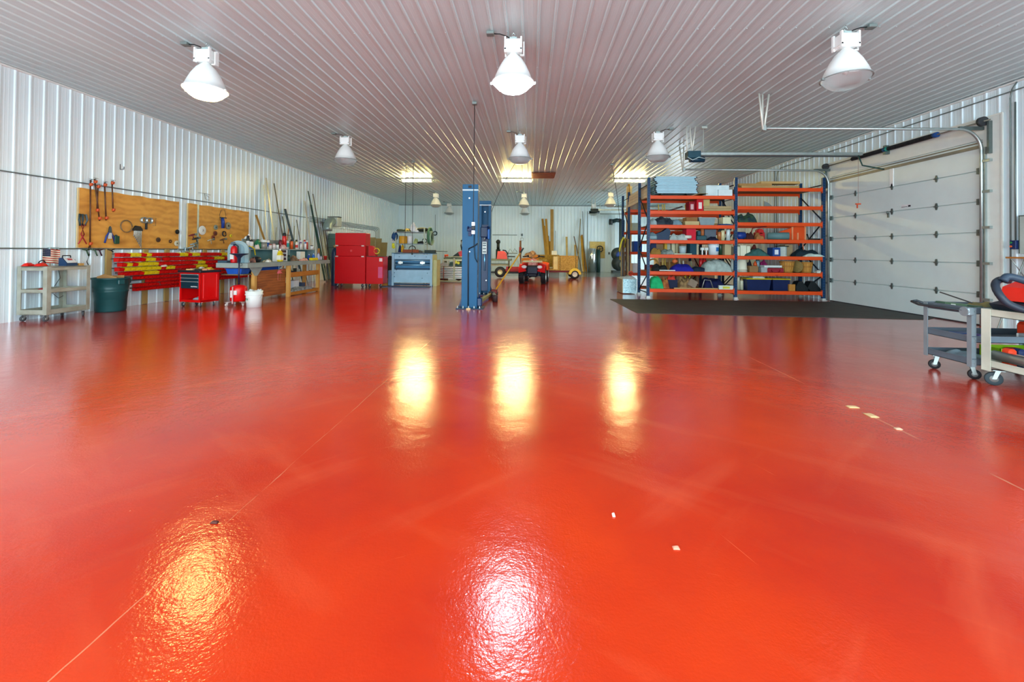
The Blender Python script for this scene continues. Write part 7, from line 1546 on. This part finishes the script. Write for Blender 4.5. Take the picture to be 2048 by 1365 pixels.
# heavy cart load
t = thing('power_sweeper', 'red machine cover with thick black bumper lying on the cream cart', 'machine', oncart(c2, -.05, .45, .805), 0)
def sw(*pp): return curved([at(x, y, YY) - Vector(t.location) for x, y, YY in pp])
MB().prism([(-.30, .10), (.45, .06), (.45, .30), (-.05, .33), (-.26, .24)], -.13, .25, axis='y').build('cover', mat('#e0261a', .35), t)
MB().tube(sw((2075, 628, 4.18), (2040, 618, 4.25), (2014, 606, 4.3), (1999, 590, 4.33), (1991, 574, 4.38), (1993, 564, 4.45), (2004, 559, 4.5), (2016, 562, 4.55)), .032, n=12).build('bumper', mat('#222c38', .5), t)
MB().tube(sw((2006, 562, 4.4), (2014, 554, 4.4), (2030, 556, 4.38), (2060, 565, 4.35)), .036, n=10).build('carry_handle', mat('#2a3a4a', .5), t)
MB().prism([(-.34, .0), (.45, 0), (.45, .09), (-.2, .11), (-.38, .06)], -.2, .27, axis='y').build('base', mat('#1a2430', .5), t)
cb('ratchet_wrench', c2, -.42, -.12, .15, .18, .805, .83, '#a9aaa8', 'chrome ratchet wrench on the front edge of the cream cart', 'wrench', .25, metal=.8)
t = thing('pipe_fitting', 'grey round pipe fitting on the front edge of the cream cart', 'fitting', oncart(c2, -.38, .05, .805), .1); MB().lathe([(.03, 0), (.06, 0), (.065, .03), (.06, .07), (.03, .07)], n=18).box(.0, .3, -.02, .02, .03, .06).build('body', mat('#a9a5a0', .4, .5), t)
cb('orange_case', c3, .20, .34, .1, .3, .424, .62, '#e03a1a', 'orange-red case on the middle tray of the blue-grey cart', 'case', bev=.03)
cb('olive_sack', c3, .34, .56, .1, .45, .424, .60, '#6a6c34', 'olive cloth bundle on the middle tray of the blue-grey cart', 'cloth', .8, .05)
cb('white_case', c3, .16, .32, .01, .08, .424, .47, '#e3e3de', 'long white box on the middle tray of the blue-grey cart', 'box')
cb('navy_jug', c2, -.24, -.16, .6, .7, .198, .40, '#182c58', 'dark blue container on the bottom shelf of the cream cart', 'container', bev=.02)
cb('orange_jug', c2, -.34, -.26, .6, .7, .198, .40, '#e0401c', 'orange container beside the dark blue one on the cream cart', 'container', bev=.02)
t = thing('white_tub', 'white plastic tub on the bottom shelf of the cream cart', 'tub', oncart(c2, -.24, .3, .198), .2); MB().lathe([(0, 0), (.1, 0), (.12, .13), (.135, .14), (.13, .16), (.04, .19), (0, .19)], n=22).build('shell', mat('#e6eae8', .4), t)
a, b = oncart(c2, -.38, .72, .315), oncart(c2, -.38, .05, .315)
t = thing('steel_tube', 'thick grey steel tube lying along the front of the cream cart bottom shelf', 'tube', (a + b) / 2, pi / 2); L = (b - a).length / 2
MB().lathe([(.035, -L), (.05, -L), (.05, L), (.035, L), (.035, -L)], axis='x', n=24).build('pipe', mat('#8d8f90', .35, .7), t)
cb('white_angle', c2, -.30, -.26, .35, .7, .33, .35, '#d6d2c0', 'white tapered strip above the grey steel tube', 'strip')

# ================================================================== LITTLE THINGS ON THE FLOOR
def bit(px, py, w, h, c, label, name='debris', cat='debris', seed=1):
    p = fl(px, py); return MB().heap(p.x - w / 2, p.x + w / 2, p.y - h / 2, p.y + h / 2, .0005, .008, seed, .8, nx=8, ny=6).solo(name, mat(c, .7), label, cat)
bit(1227, 1032, .014, .025, '#e6dccb', 'tiny white pebble on the red floor in front, right of centre', 'pebble', 'pebble', 2)
bit(429, 1047, .035, .015, '#4a2018', 'small dark leaf-like scrap on the red floor at the front left', 'leaf_scrap', 'scrap', 4)
bit(1352, 1098, .03, .02, '#e08a70', 'small pinkish scrap on the red floor, front right', 'paint_scrap', 'scrap', 5)
bit(1705, 815, .09, .05, '#cfae7c', 'largest tan flake on the red floor at the right', 'paint_flake', 'flake', 6)
bit(1742, 832, .07, .09, '#c9a878', 'long tan flake right of the largest flake', 'paint_flake', 'flake', 7)
bit(1796, 859, .05, .03, '#d0a888', 'pale flake farthest right of the three tan flakes', 'paint_flake', 'flake', 8)
